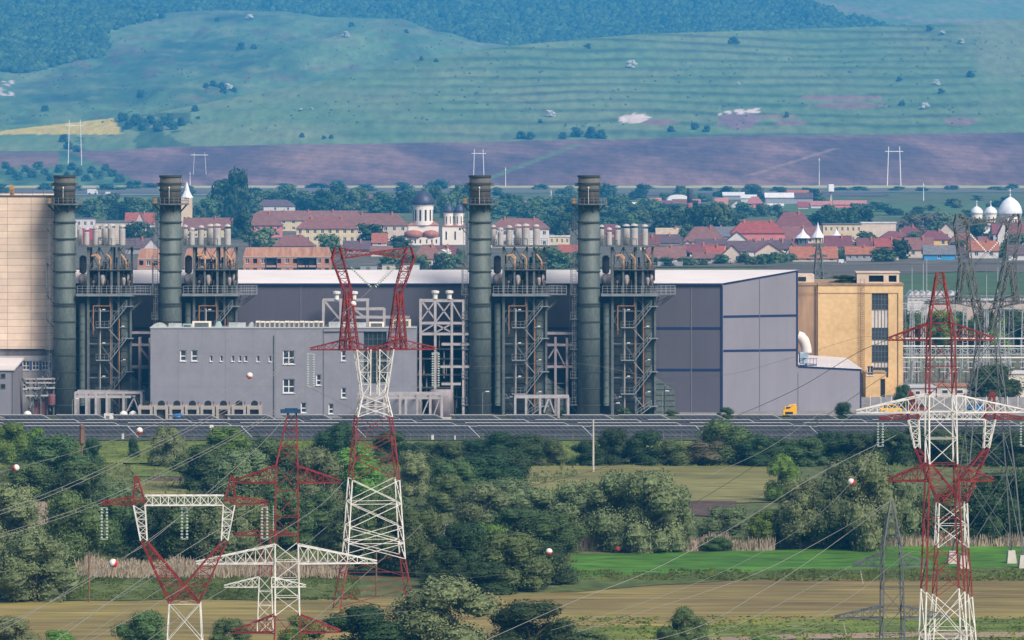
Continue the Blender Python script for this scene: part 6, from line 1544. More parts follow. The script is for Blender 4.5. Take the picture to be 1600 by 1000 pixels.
for h_ in [
 (1000, 1030, 392, 380, 368, 'side', 'beige', 'maroon', 'maroon-roofed house right behind the fourth boiler deck', 2, 1),
 (1046, 1078, 402, 394, 384, 'gable', 'white', 'brown', 'pale gable-fronted house above the long brown-red roof', 2, 1),
 (1104, 1130, 404, 395, 384, 'side', 'white', 'red', 'small red-roofed house under the orange walled house', 2, 1),
 (1160, 1190, 394, 386, 374, 'hip', 'beige', 'brown', 'little brown hip roof between purple roof and pink-red house', 2, 1),
 (1200, 1236, 396, 387, 375, 'side', 'cream', 'purple', 'dark purple roof left of the left spire', 2, 1),
 (1224, 1250, 392, 384, 373, 'side', 'white', 'brown', 'small brown roof right under the left spire', 2, 1),
 (1262, 1294, 400, 391, 380, 'side', 'white', 'maroon', 'maroon roof directly behind the spired middle turret', 2, 1),
 (1302, 1336, 390, 381, 370, 'hip', 'beige', 'brown', 'brown hip roof right of the right spire', 2, 1),
 (1340, 1374, 392, 383, 372, 'side', 'white', 'maroon', 'maroon roof below the blank beige school half', 2, 1),
 (1352, 1372, 402, 394, 384, 'gable', 'beige', 'brown', 'small beige gable right of the orange-roofed open house', 2, 1),
 (1398, 1420, 402, 392, 381, 'hip', 'white', 'brown', 'small brown hip roof left of the brown-roofed house', 2, 1),
 (1430, 1452, 394, 385, 375, 'side', 'cream', 'red', 'small red roof above the grey and blue shed', 2, 1),
 (1494, 1516, 404, 395, 385, 'side', 'white', 'purple', 'small purple roof between blue shed and orange roof', 2, 1),
 (1530, 1556, 388, 379, 369, 'side', 'white', 'brown', 'brown roof beside the white gable front at right', 2, 1),
 (1110, 1136, 370, 363, 354, 'side', 'white', 'maroon', 'maroon roof peeping out behind brown pyramid roof', 2, 1),
 (1276, 1300, 368, 361, 352, 'side', 'white', 'brown', 'brown roof peeping out left of the school', 2, 1),
 (1404, 1440, 372, 364, 353, 'hip', 'beige', 'maroon', 'maroon roof behind the trees right of school', 2, 1),
 (118, 148, 372, 342, 342, 'flat', 'white', 'grey', 'white flat building with dark window band right of leftmost stack', 3, 2, 'flat_building', 'building'),
 (127, 147, 386, 357, 357, 'flat', 'magenta', 'white', 'magenta walled flat building behind the leftmost silencers', 0, 1, 'flat_building', 'building'),
 (150, 226, 382, 348, 348, 'flat', 'beige', 'grey', 'long beige flat-roofed building between the two left stacks', 7, 2, 'flat_building', 'building'),
 (196, 240, 356, 348, 332, 'side', 'white', 'red', 'red-roofed house above the long beige flat building', 2, 1),
 (212, 226, 357, 347, 332, 'gable', 'beige', 'red', 'pale gable front attached before the red-roofed house', 1, 1),
 (196, 236, 398, 386, 372, 'side', 'grey', 'purple', 'dull purple-roofed house left of second stack', 2, 1),
 (224, 250, 400, 388, 373, 'gable', 'white', 'purple', 'white gabled house touching the second stack', 1, 1),
 (287, 362, 372, 356, 340, 'side', 'cream', 'brown', 'long brown-roofed apartment block right of second stack', 6, 2, 'apartment_block', AB),
 (384, 440, 372, 352, 331, 'hip', 'pink', 'brown', 'pinkish apartment block with brown hip roof beside tall conifer', 5, 2, 'apartment_block', AB, 1),
 (400, 460, 332, 322, 312, 'hip', 'white', 'purple', 'white house with broad purple-brown roof, highest at left', 3, 1),
 (405, 558, 362, 343, 329, 'side', 'cream', 'brown', 'longest brown-roofed apartment block behind the cream one', 10, 2, 'apartment_block', AB, 3),
 (463, 556, 392, 357, 339, 'hip', 'cream', 'brown', 'cream apartment block with broad brown hip roof', 8, 3, 'apartment_block', AB, 2),
 (542, 636, 378, 352, 333, 'hip', 'beige', 'brown', 'brown-roofed apartment block left of the dark domed church', 7, 2, 'apartment_block', AB, 2),
 (427, 490, 396, 384, 367, 'hip', 'beige', 'brown', 'brown pyramid-roofed house below the cream apartment block', 4, 1),
 (582, 604, 386, 377, 364, 'side', 'white', 'orange', 'small orange-roofed house left of the church below conifer', 1, 1),
 (537, 578, 398, 388, 376, 'side', 'grey', 'purple', 'dark purple-roofed house above the pylon head', 2, 1),
 (580, 612, 402, 393, 384, 'side', 'white', 'brown', 'low brown-roofed house under the church', 1, 1),
 (647, 690, 418, 404, 382, 'hip', 'beige', 'brown', 'brown hip-roofed house right of pylon head below church', 2, 1),
 (676, 712, 408, 398, 384, 'side', 'beige', 'maroon', 'maroon-roofed house below the twin domes', 2, 1),
 (766, 858, 388, 357, 341, 'hip', 'white', 'brown', 'white apartment block with brown roof right of third stack', 6, 2, 'apartment_block', AB, 2),
 (858, 890, 384, 370, 370, 'flat', 'cream', 'white', 'low cream flat building right of the white apartment block', 4, 1, 'flat_building', 'building'),
 (874, 902, 412, 398, 382, 'side', 'pink', 'red', 'red-roofed house just left of the fourth stack', 1, 1),
 (1026, 1072, 372, 366, 356, 'side', 'yellow', 'tan', 'house with pale tan roof below the dark trees', 2, 1),
 (1018, 1062, 384, 378, 366, 'side', 'grey', 'purple', 'purple-roofed house below the pale tan roof', 2, 1),
 (1060, 1090, 394, 388, 376, 'gable', 'white', 'purple', 'white gabled house left of the orange wall', 1, 1),
 (1068, 1134, 388, 377, 354, 'hip', 'beige', 'brown', 'broad brown pyramid-roofed house in middle of right town', 3, 1),
 (1088, 1134, 394, 381, 373, 'side', 'orange', 'purple', 'bright orange walled house below the brown pyramid roof', 2, 1),
 (1120, 1147, 374, 367, 354, 'side', 'grey', 'grey', 'grey-roofed house left of the pink-red walled house', 1, 1),
 (1143, 1226, 386, 364, 345, 'hip', 'pink', 'red', 'large pink-red walled house with broad red hip roof', 6, 1, 'house', 'house', 2),
 (1132, 1172, 388, 378, 362, 'gable', 'white', 'purple', 'white gabled house before the large pink-red house', 2, 1),
 (1012, 1070, 412, 402, 384, 'side', 'beige', 'brown', 'long brown-red roof nearest the hall roof at left of right town', 3, 1),
 (1070, 1116, 402, 393, 381, 'side', 'white', 'maroon', 'maroon-roofed house right of the long brown-red roof', 2, 1),
 (1084, 1116, 413, 402, 394, 'side', 'white', 'brown', 'low white-walled house nearest the rape field', 2, 1),
 (1128, 1160, 412, 398, 383, 'gable', 'beige', 'brown', 'beige gable-fronted house left of wide purple roof', 2, 1),
 (1138, 1206, 402, 391, 376, 'side', 'white', 'purple', 'wide purple-roofed house below the pink-red house', 4, 1),
 (1180, 1224, 408, 394, 380, 'gable', 'beige', 'red', 'red-gabled house right of the wide purple roof', 2, 1),
 (1210, 1270, 366, 354, 331, 'hip', 'beige', 'maroon', 'very broad dark maroon pyramid roof above the spires', 3, 1),
 (1223, 1274, 382, 371, 354, 'side', 'beige', 'brown', 'brown-roofed house behind the left spire', 3, 1),
 (1227, 1248, 409, 398, 381, 'gable', 'white', 'grey', 'white gabled house with grey roof before the spires', 1, 1),
 (1236, 1308, 410, 402, 385, 'side', 'beige', 'orange', 'orange-roofed long house below the spired gate', 4, 1),
 (1286, 1346, 381, 351, 351, 'flat', 'cream', 'grey', 'cream school building with tall windows, left windowed half', 7, 2, 'school_building', 'building'),
 (1346, 1400, 380, 349, 349, 'flat', 'beige', 'white', 'blank beige right half of the cream school building', 0, 1, 'school_building', 'building'),
 (1290, 1330, 396, 384, 368, 'side', 'beige', 'maroon', 'maroon-roofed house right below the right spire', 2, 1),
 (1322, 1367, 409, 396, 385, 'side', 'grey', 'orange', 'orange-roofed house with dark open ground floor', 4, 1),
 (1368, 1408, 398, 384, 372, 'side', 'pink', 'red', 'red-roofed house below the maroon roof at right', 2, 1),
 (1374, 1426, 384, 374, 361, 'hip', 'beige', 'maroon', 'maroon hip-roofed house right below the school', 2, 1),
 (1416, 1458, 404, 388, 371, 'side', 'beige', 'brown', 'brown-roofed house left of the grey and blue shed', 2, 1),
 (1436, 1486, 386, 374, 360, 'hip', 'yellow', 'maroon', 'maroon-roofed yellow house left of the grey pylon head', 2, 1),
 (1466, 1492, 376, 362, 349, 'gable', 'beige', 'maroon', 'beige gabled house touching the grey pylon head', 1, 1),
 (1444, 1492, 408, 396, 383, 'side', 'blue', 'grey', 'grey-roofed shed with bright blue wall', 1, 1, 'shed', 'shed'),
 (1484, 1530, 392, 380, 362, 'hip', 'beige', 'brown', 'brown-roofed house within the grey pylon head', 2, 1),
 (1514, 1560, 405, 390, 376, 'side', 'white', 'orange', 'orange-roofed house below the white V insulator', 2, 1),
 (1552, 1640, 388, 364, 347, 'side', 'white', 'maroon', 'white building with long maroon roof below right domes', 8, 1, 'parish_building', 'building'),
 (1559, 1579, 389, 367, 346, 'gable', 'white', 'maroon', 'white gable front before the long maroon roof', 1, 1),
 (1576, 1630, 408, 396, 382, 'side', 'white', 'purple', 'dark-roofed house at the right photo edge', 3, 1),
 (793, 812, 326, 321, 314, 'side', 'white', 'pink', 'left one of three far pink-roofed barns at centre', 0, 1, 'barn', 'barn'),
 (813, 829, 326, 321, 314, 'side', 'white', 'pink', 'middle one of three far pink-roofed barns at centre', 0, 1, 'barn', 'barn'),
 (832, 854, 326, 321, 313, 'side', 'white', 'pink', 'right one of three far pink-roofed barns at centre', 0, 1, 'barn', 'barn'),
 (1014, 1033, 326, 319, 309, 'side', 'pink', 'pink', 'far pink house left of the white tunnel tent', 2, 1),
 (1037, 1050, 324, 319, 313, 'side', 'white', 'maroon', 'far low maroon roof in front of white tunnel tent', 1, 1),
 (1051, 1073, 325, 319, 311, 'side', 'pink', 'brown', 'far brown-roofed house left of brick chimney', 2, 1),
 (1080, 1094, 324, 318, 311, 'side', 'pink', 'pink', 'far pink-roofed house right of brick chimney', 1, 1),
 (1118, 1137, 325, 318, 309, 'side', 'white', 'pink', 'far pink-roofed house right of the round far tree', 1, 1),
 (1143, 1160, 325, 320, 313, 'gable', 'white', 'red', 'far little red gabled house between two pink houses', 1, 1),
 (1168, 1192, 325, 318, 307, 'hip', 'pink', 'pink', 'far pink hip-roofed house right of little red gable', 2, 1),
 (1158, 1182, 317, 309, 304, 'side', 'white', 'white', 'far white-roofed barn left of the grey farm hall', 0, 1, 'barn', 'barn'),
 (1196, 1240, 319, 308, 301, 'side', 'grey', 'white', 'far grey farm hall with pale roof', 0, 1, 'barn', 'barn'),
 (1233, 1270, 318, 309, 301, 'side', 'grey', 'purple', 'far dark-roofed barn right of grey farm hall', 0, 1, 'barn', 'barn'),
 (1228, 1282, 311, 305, 297, 'side', 'beige', 'orange', 'far orange-roofed barn above the dark farm barn', 0, 1, 'barn', 'barn'),
 (1247, 1263, 327, 322, 315, 'side', 'white', 'red', 'far small red-roofed shed below the farm barns', 0, 1, 'shed', 'shed'),
 (1267, 1300, 326, 320, 314, 'side', 'white', 'pink', 'left long pink-roofed far stable', 0, 1, 'barn', 'barn'),
 (1303, 1354, 325, 319, 313, 'side', 'pink', 'pink', 'right long pink-roofed far stable', 0, 1, 'barn', 'barn'),
 (1193, 1224, 325, 321, 318, 'side', 'white', 'white', 'far low white wall-like shed under the farm hall', 0, 1, 'shed', 'shed'),
 (562, 582, 318, 311, 305, 'side', 'white', 'red', 'far red and white house among trees above apartment blocks', 1, 1),
 (982, 1000, 327, 321, 316, 'side', 'white', 'white', 'far small white-roofed house right of the fourth stack', 1, 1),
 (946, 962, 372, 362, 350, 'side', 'pink', 'maroon', 'maroon-roofed house hidden behind the fourth boiler silencers', 1, 1),
 (1130, 1163, 312, 305, 300, 'side', 'grey', 'white', 'far pale shed row left of the farm barns', 0, 1, 'barn', 'barn'),
]:
    a = list(h_) + [0] * 5
    kw = {}
    if len(h_) > 11: kw['name'] = h_[11]; kw['cat'] = h_[12]
    if len(h_) > 13: kw['chim'] = h_[13]
    elif h_[5] in ('hip', 'side') and h_[9] >= 2 and h_[2] > 340: kw['chim'] = 1
    house(*h_[:11], **kw)
# unfinished brick blocks with steep brick mansards
brickm = panel_mat('raw_brick', (.43, .18, .11), (.37, .15, .095), (.38, .25, .18), 1.2, .5, .03, .15, .3, offset=.5)
slab = mat('raw_concrete', (.36, .32, .31), .15, .4)
def raw_block(px0, px1, yb, ye, yr, n, label, open_=()):
    D = gd(yb); k = D/F; w_ = (px1-px0)*k; h = gz(ye, D); h2 = gz(yr, D+1); t = thing('unfinished_block', label, AB, (gx(px0, D), D, 0)); hl = []; ol = []
    for r_ in (0, 1):
        for i in range(n):
            x = w_*(i+.5)/n; hh = h/2
            if i in open_: ol.append((x-w_/n*.62, x+w_/n*.62, hh*r_+.35, hh*r_+hh-.45))
            else: hl.append((x-.75, x+.75, hh*r_+hh*.3, hh*r_+hh*.8))
    hl = [a for a in hl if not any(a[0] < b[1] and a[1] > b[0] for b in ol)]
    wall_holes('wall', 0, w_, 0, h, hl + ol, brickm, t, dep=1.2)
    MB().box(.05, w_-.05, 1.21, 1.3, 0, h-.05).build('dark_interior', M_['black'], t)
    m = MB(); m.quad((0, 0, 0), (0, 0, h), (0, 10, h), (0, 10, 0)); m.quad((w_, 0, 0), (w_, 10, 0), (w_, 10, h), (w_, 0, h)); m.build('side_wall', brickm, t)
    m = MB()
    for z in (h/2, h-.02): m.box(-.1, w_+.1, -.08, .0-.003, z-.2, z+.15)
    for (a, b, c, d) in ol: m.box(a-.3, a-.02, -.12, -.004, 0, h-.25); m.box(b+.02, b+.3, -.12, -.004, 0, h-.25)
    m.build('concrete_frame', slab, t)
    for (a, b, c, d) in hl[::2]: window(t, a, b, c, d, 0, 2, 1, .12, dep=.2, sill=False)
    i = .9; m = MB(); m.add([(0, .1, h+.14), (w_, .1, h+.14), (w_, 10, h+.14), (0, 10, h+.14), (i, i, h2), (w_-i, i, h2), (w_-i, 9, h2), (i, 9, h2)], [(0, 1, 5, 4), (1, 2, 6, 5), (2, 3, 7, 6), (3, 0, 4, 7), (4, 5, 6, 7)])
    m.build('mansard', mat('mansard_brick', (.42, .19, .12), .35, .5, stretch=(2, 1, .4), c2=(.50, .27, .18)), t); return t
raw_block(380, 517, 431, 401, 387, 11, 'long unfinished red brick block behind the hall roof', (3, 7, 8))
raw_block(288, 367, 432, 403, 389, 6, 'unfinished red brick block behind the second boiler', (2,))
raw_block(215, 249, 434, 404, 389, 3, 'narrow unfinished brick block left of the second stack')
# churches
chw = mat('church_plaster', (.72, .66, .60), .07, .3); dome = mat('dark_dome_sheet', (.045, .050, .085), .2, .4, rough=.45); tile = mat('church_tile', (.33, .135, .10), .2, .5); whd = mat('white_dome_sheet', (.66, .67, .72), .08, .3, rough=.4)
DC_ = gd(384); kc = DC_ / F
def cz(py): return gz(py, DC_)
def drum(t, cx, r, y0_, y1_, yt, dm, nm, n=12, cross=0, wn=6, onion=False):
    """drum with slit windows and a dome over it; cx in metres, r in metres, rows in photo pixels"""
    MB().lathe([(r, cz(y0_)), (r, cz(y1_)), (r*1.07, cz(y1_)), (r*1.07, cz(y1_)+.3)], (cx, r, 0), 24).build('drum', chw, t)
    m = MB()
    for k in range(wn):
        a = -pi/2 + (k - (wn-1)/2) * pi/ (wn); x, y = cx + r*cos(a), r + r*sin(a); ux, uy = -sin(a), cos(a); z0_, z1_ = cz(y0_)+ (cz(y1_)-cz(y0_))*.22, cz(y0_) + (cz(y1_)-cz(y0_))*.78; hw = r*.09; o = .03
        m.quad((x-ux*hw+cos(a)*o, y-uy*hw+sin(a)*o, z0_), (x+ux*hw+cos(a)*o, y+uy*hw+sin(a)*o, z0_), (x+ux*hw+cos(a)*o, y+uy*hw+sin(a)*o, z1_), (x-ux*hw+cos(a)*o, y-uy*hw+sin(a)*o, z1_))
    m.build('slit_window', M_['black'], t)
    zb_, zt_ = cz(y1_)+.3, cz(yt); hh = zt_ - zb_; R_ = r*1.02
    pr = [(R_*1.08, 0), (R_*1.1, hh*.12), (R_*1.06, hh*.3), (R_*.92, hh*.52), (R_*.68, hh*.72), (R_*.36, hh*.88), (R_*.1, hh*.97), (.06, hh)]
    o = MB().lathe(pr, (cx, r, zb_), 24).build('dome', dm, t, True)
    if cross:
        z = zt_; m = MB(); c = cross*kc; m.lathe([(.12, 0), (.45, c*.15), (.12, c*.3)], (cx, r, z-.1), 8); m.bar((cx, r, z), (cx, r, z+c), .16); m.bar((cx-c*.18, r, z+c*.72), (cx+c*.18, r, z+c*.72), .14); m.build('cross', M_['dsteel'] if dm is dome else whd, o)
ch = thing('domed_church', 'white church with tall dark domed drum and tiled apses', 'church', (gx(661, DC_), DC_, 0))
drum(ch, 0, 16*kc, 352, 321, 297, dome, 'a', cross=13)
def slab_roof(t, x0_, x1_, y_, d, pya, pyb, m_):
    m = MB(); i = .8; za, zb_ = cz(pya), cz(pyb); m.add([(x0_-.4, y_-.4, za), (x1_+.4, y_-.4, za), (x1_+.4, y_+d, za), (x0_-.4, y_+d, za), (x0_+i*2, y_+i*3, zb_), (x1_-i*2, y_+i*3, zb_), (x1_-i*2, y_+d-i*3, zb_), (x0_+i*2, y_+d-i*3, zb_)], [(0,1,5,4),(1,2,6,5),(2,3,7,6),(3,0,4,7),(4,5,6,7),(0,3,2,1)]); m.build('skirt_roof', m_, t)
m = MB(); m.box(-23*kc, 24*kc, 1, 14, cz(372)+.01, cz(352)); m.box(-26*kc, 26*kc, -2.2, 14.5, 0, cz(371)); m.build('nave', chw, ch)
slab_roof(ch, -23*kc, 24*kc, 1, 13, 352, 347, tile)
for cx_, r_ in ((-15*kc, 15*kc), (12*kc, 12.5*kc)):
    MB().lathe([(r_, 0), (r_*.95, cz(363)-cz(371)), (r_*.6, cz(360.5)-cz(371)), (.1, cz(359.5)-cz(371))], (cx_, -1.2+2, cz(371)), 20).build('apse_roof', tile, ch, True)
m = MB()
for cx_ in (-20, -12, -4, 6, 14, 21): m.box(cx_*kc-.3, cx_*kc+.3, -2.24, -2.203, cz(380), cz(374))
m.build('slit_window', M_['black'], ch)
ch2 = thing('domed_church', 'white church tower with two small dark domes beside third stack', 'church', (gx(709, DC_), DC_ + 6, 0))
for dx in (-8.5, 8.5): drum(ch2, dx*kc, 7.6*kc, 354, 334, 318, dome, 'b', cross=5, wn=4)
m = MB(); m.box(-18*kc, 18*kc, -1, 9, 0, cz(354)); m.build('nave', chw, ch2); slab_roof(ch2, -18*kc, 18*kc, -1, 9, 354, 351.5, tile)
m = MB()
for cx_ in (-12, 2): m.box(cx_*kc-.35, cx_*kc+.35, -1.04, -1.003, cz(375), cz(362))
m.box(10*kc-.6, 10*kc+.3, -1.04, -1.003, cz(360), cz(356)); m.build('slit_window', M_['black'], ch2)
be = thing('belfry', 'cream belfry with white cone spire behind the second stack', 'church', (gx(291.5, 2900), 2900, 0)); kb = 2900/F
m = MB(); hw = 8.2*kb; m.box(-hw, hw, 0, 2*hw, 0, gz(309, 2900)); m.build('tower_wall', mat('belfry_cream', (.62, .48, .33), .08, .4), be)
m = MB(); 
for dx in (-3.3, 3): m.box(dx*kb-.5, dx*kb+.5, -.04, -.003, gz(345, 2900), gz(339, 2900)); 
m.build('window', M_['black'], be)
m = MB(); z = gz(309, 2900); hh = gz(284, 2900) - z; m.lathe([(hw*1.25, 0), (hw*1.0, hh*.12), (hw*.55, hh*.4), (hw*.4, hh*.62), (.1, hh)], (0, hw, z), 8); m.build('spire', whd, be)
DR = gd(372); 
rc_ = thing('domed_church', 'white church with silver-white domes at the right photo edge', 'church', (gx(1580, DR), DR, 0)); kr = DR/F; kc_, DC0 = kc, DC_
kc, DC_ = kr, DR
drum(rc_, 0, 17*kr, 362, 337, 307, whd, 'c', cross=13, wn=7)
for px, yt in ((1527, 322), (1549, 322)): drum(rc_, (px-1580)*kr, 9*kr, 352, 335, yt, whd, 'd', cross=9, wn=4)
m = MB(); m.box(-62*kr, 30*kr, 1, 16, 0, cz(352)); m.build('nave', chw, rc_); slab_roof(rc_, -64*kr, 32*kr, .5, 16, 352, 349, roofm('maroon'))
kc, DC_ = kc_, DC0
# spired wooden gate house
DS = gd(392); ks = DS/F
for (px, hwp, y0_, y1_, lab, w0) in ((1255, 11, 379, 357, 'left small white bell-shaped spire over dark eaves', 'dark'), (1278, 9, 384, 347, 'tallest middle white spire over cream turret', 'cream'), (1307, 11, 380, 357, 'right small white bell-shaped spire over dark eaves', 'dark')):
    t = thing('spired_turret', lab, 'tower', (gx(px, DS), DS - (2 if w0 == 'cream' else 0), 0), group='three spired turrets'); z = gz(y0_ - 14 if w0 == 'cream' else y0_ - 8, DS); hw = hwp*ks
    MB().box(-hw*.7, hw*.7, 0, hw*1.4, 0, z).build('turret_wall', wallm('cream') if w0 == 'cream' else M_['dsteel'], t)
    zt_ = gz(y1_, DS) - z; m = MB(); m.lathe([(hw*1.15, -.3), (hw*.9, zt_*.14), (hw*.45, zt_*.42), (hw*.2, zt_*.7), (.06, zt_)], (0, hw*.7, z), 10); m.build('spire', whd, t)
    m = MB()
    for dx in (-.35, .35): m.box(dx*hw-.3, dx*hw+.3, -.04, -.004, z-2.6, z-.8)
    m.build('opening', M_['black'], t)
# brick chimney, water tower, tent, vehicles
DK = gd(338); t = thing('brick_chimney', 'tall brick factory chimney with dark top in the right meadow', 'chimney', (gx(1077.5, DK), DK, 0)); kk = DK/F
MB().lathe([(5.5*kk, 0), (4.6*kk, gz(318, DK)), (4.2*kk, gz(317, DK))], n=12).build('lower_shaft', mat('chimney_brick', (.30, .10, .09), .2, .3), t, True); MB().lathe([(4.2*kk, gz(317, DK)), (3.7*kk, gz(296, DK)), (4.2*kk, gz(295, DK)), (4.2*kk, gz(294, DK))], n=12).build('upper_shaft', mat('chimney_soot', (.10, .085, .10), .2, .3), t, True)
DK = gd(318); t = thing('water_tower', 'pale square water tower among the far farm barns', 'tower', (gx(1298, DK), DK, 0)); kk = DK/F
MB().box(-1.6*kk, 1.6*kk, -3, 3, 0, gz(299, DK)).build('shaft', wallm('beige'), t); MB().box(-4.2*kk, 4.2*kk, -8, 8, gz(299, DK), gz(288, DK)).build('tank', farw, t)
DK = gd(319); t = thing('tunnel_tent', 'white rounded tunnel tent left of the brick chimney', 'tent', (gx(1062, DK), DK + 8, 0)); kk = DK/F
m = MB(); m.prism([(20*kk*cos(a*pi/12), gz(305, DK)*sin(a*pi/12)**.6) for a in range(13)], 0, 30); m.build('cover', mat('white_sheet', (.74, .73, .72), .05), t); MB().box(-2*kk, 2*kk, -.1, -.01, 0, gz(311, DK)).build('door', M_['steel'], t)
for (px, w_, yb, yt, lab, nm) in ((145, 16, 304.5, 295.5, 'white box truck on the far road right of leftmost stack', 'truck'), (170, 10, 304.5, 299.5, 'small white van on the far road behind the box truck', 'van'), (1315, 11, 412, 405, 'white van parked below the orange-roofed house', 'van')):
    D = gd(yb); k = D/F; t = thing('parked_' + nm, lab, nm, (gx(px, D), D - 3, 0)); h = (yb-yt)*k; hw = w_*k/2
    m = MB()
    if nm == 'truck': m.box(-hw, hw*.72, 0, 4, h*.22, h); m.build('cargo_box', M_['white'], t); m = MB(); m.prism([(hw*.74, h*.15), (hw, h*.15), (hw, h*.5), (hw*.9, h*.75), (hw*.74, h*.75)], .2, 3.8)
    else: m.prism([(-hw, h*.2), (hw, h*.2), (hw, h*.5), (hw*.65, h*.58), (hw*.4, h), (-hw*.95, h)], 0, 2.4)
    m.build('body', M_['white'], t); m = MB(); m.box(hw*.45, hw*.85, -.03, -.003, h*.5, h*.6); m.build('window', M_['glass'], t)
    m = MB()
    for x in (-hw*.6, hw*.6): m.lathe([(h*.2, -.2), (h*.2, .2)], n=10); m.v[-20:] = [(x+a, c, h*.2+b) for a, b, c in m.v[-20:]]
    m.build('wheel', M_['black'], t)
t = thing('garden_wall', 'grey board fence before the low roofs right of the fourth boiler', 'fence', (gx(1028, gd(417)), gd(417), 0)); w_ = 38*gd(417)/F
MB().box(0, w_, -.06, .06, 0, gz(409, gd(417))).build('board_panel', mat('fence_board', (.28, .27, .29), .2, .6, stretch=(3, 1, .3)), t)
m = MB()
for k in range(6): m.box(w_*k/5-.1, w_*k/5+.1, -.16, -.061, 0, gz(408.5, gd(417)))
m.build('post', M_['conc'], t)
for (px, w_, yb, yt, c, lab) in ((640, 30, 425, 413, 'white', 'white yard container stack behind the hall roof ridge'), (576, 26, 424, 415, 'grey', 'grey yard container behind the hall roof at left'), (607, 20, 424, 414, 'beige', 'beige yard container behind the pylon head'), (652, 8, 423, 414, 'blue', 'turquoise covered stack in the yard behind hall roof'), (1374, 8, 410, 404, 'beige', 'left beige garden hut by the dark field'), (1386, 9, 409, 403, 'white', 'middle white garden hut by the dark field'), (1400, 8, 408, 402, 'beige', 'right beige garden hut by the dark field')):
    D = gd(yb) ; k = D/F; t = thing('yard_hut', lab, 'hut', (gx(px, D), D, 0)); h = (yb-yt)*k; hw = w_*k/2
    MB().box(-hw, hw, 0, 3, 0, h).build('wall', wallm(c), t); MB().box(-hw-.15, hw+.15, -.2, 3.2, h+.003, h+.25).build('roof', roofm('grey' if c != 'blue' else 'grey'), t); MB().box(-hw*.3, hw*.2, -.03, -.004, .1, h*.75).build('door', M_['dsteel'], t)
# town and far trees: too small to show parts
TP = {}
def small_proto(kind, v):
    key = (kind, v)
    if key not in TP:
        sd_ = 300 + v * 13 + len(kind)
        if kind == 'conifer':
            q = random.Random(sd_); mb = MB()
            for _ in range(700):
                z = q.random() ** 1.3; r = (1 - z) * 2.6 * q.uniform(.6, 1.05) + .1; a = q.uniform(0, 2*pi); p = Vector((r*cos(a), r*sin(a), z*10 + .4)); d = Vector((cos(a), sin(a), -.35)); s = Vector((-sin(a), cos(a), 0)); w_ = .55*(1.2-z*.7)
                mb.add([tuple(p - s*w_), tuple(p + d*w_*1.2), tuple(p + s*w_), tuple(p + Vector((0, 0, .5)))], [(0, 1, 2, 3)])
            mb.lathe([(2.0, .5), (1.2, 4), (.1, 9.5)], n=8); c = mb
        else: c = crown_mesh(sd_, 11, 10, 11, 650 if kind != 'hedge' else 420, .85, (.24, .36), .85, .05, spike=.12)
        o = c.build('tree', LM[kind]); o['category'] = 'tree'; TP[key] = [o, False]; CH[o.name] = []
    return TP[key]
def put(kind, loc, sx, sz, label, group, cat='tree', name=None):
    pr = small_proto(kind, rt.randrange(3))
    if not pr[1]: o = pr[0]; pr[1] = True
    else: o = pr[0].copy(); COL.objects.link(o)
    o.location = loc; o.scale = (sx, sx, sz); o.rotation_euler = (0, 0, rt.uniform(0, 6.28)); tag(o, label, cat, group); o.name = name or ('conifer' if kind == 'conifer' else cat)
def grove(phrase, group, items, look='green'):
    items = sorted(items)
    for i, (px, base, w_, h, kind) in enumerate(items):
        D = gd(base); k = D/F; lk = {'town': 'mid green tree', 'dark': 'dark green tree', 'mid': 'leafy green tree', 'conifer': 'dark conifer', 'bright': 'fresh green tree', 'blossom': 'white flowering bush', 'brown': 'brownish tree', 'hedge': 'low dark bush', 'willow': 'grey-green tree'}[kind]
        cat = 'bush' if kind in ('blossom', 'hedge') else 'tree'
        put(kind, (gx(px, D), D, 0), w_*k/(5.4 if kind == 'conifer' else 10.5), h*k/(10 if kind == 'conifer' else 9.8), (lk + (', ' + ordinal(i, len(items)) if len(items) > 1 else '') + ' ' + phrase).strip(), group, cat)
def rnd_grove(x0_, x1_, y0_, y1_, n, w_, h, kinds, sd_):
    q = random.Random(sd_); o = []
    for i in range(n): px = x0_ + (x1_-x0_)*(i + q.uniform(.1, .9))/n; o.append((px, q.uniform(y0_, y1_), q.uniform(*w_), q.uniform(*h), q.choice(kinds)))
    return o
tk = ['town', 'mid', 'town', 'dark', 'town']
grove('of the grove behind the left flat buildings', 'grove behind the left flat buildings', rnd_grove(122, 250, 330, 344, 11, (24, 40), (20, 32), tk, 1))
grove('of the trees left of the tall twin-crowned tree', 'trees around the belfry', rnd_grove(300, 335, 330, 345, 3, (24, 36), (22, 30), tk, 2) + [(395, 333, 26, 20, 'town'), (368, 339, 34, 24, 'town')])
grove('of the tree belt above the brown apartment roofs', 'tree belt above the apartment roofs', rnd_grove(400, 648, 322, 333, 16, (26, 46), (20, 34), tk, 3))
grove('of the nearer trees between the apartment roofs', 'trees between the apartment roofs', [(468, 360, 20, 28, 'conifer'), (512, 398, 42, 30, 'mid'), (575, 384, 54, 32, 'dark'), (606, 376, 22, 34, 'conifer'), (621, 368, 20, 18, 'dark'), (533, 343, 30, 12, 'dark'), (628, 388, 40, 18, 'mid'), (412, 392, 44, 34, 'willow'), (392, 380, 22, 20, 'mid')])
grove('of the trees between the two domed churches', 'trees behind the domed churches', rnd_grove(668, 735, 322, 342, 7, (24, 36), (26, 40), tk, 4))
grove('of the gardens between church and hall roof', 'garden trees below the church', rnd_grove(600, 728, 408, 422, 11, (20, 34), (14, 24), tk, 5) + [(692, 413, 34, 22, 'blossom'), (706, 405, 30, 18, 'mid')])
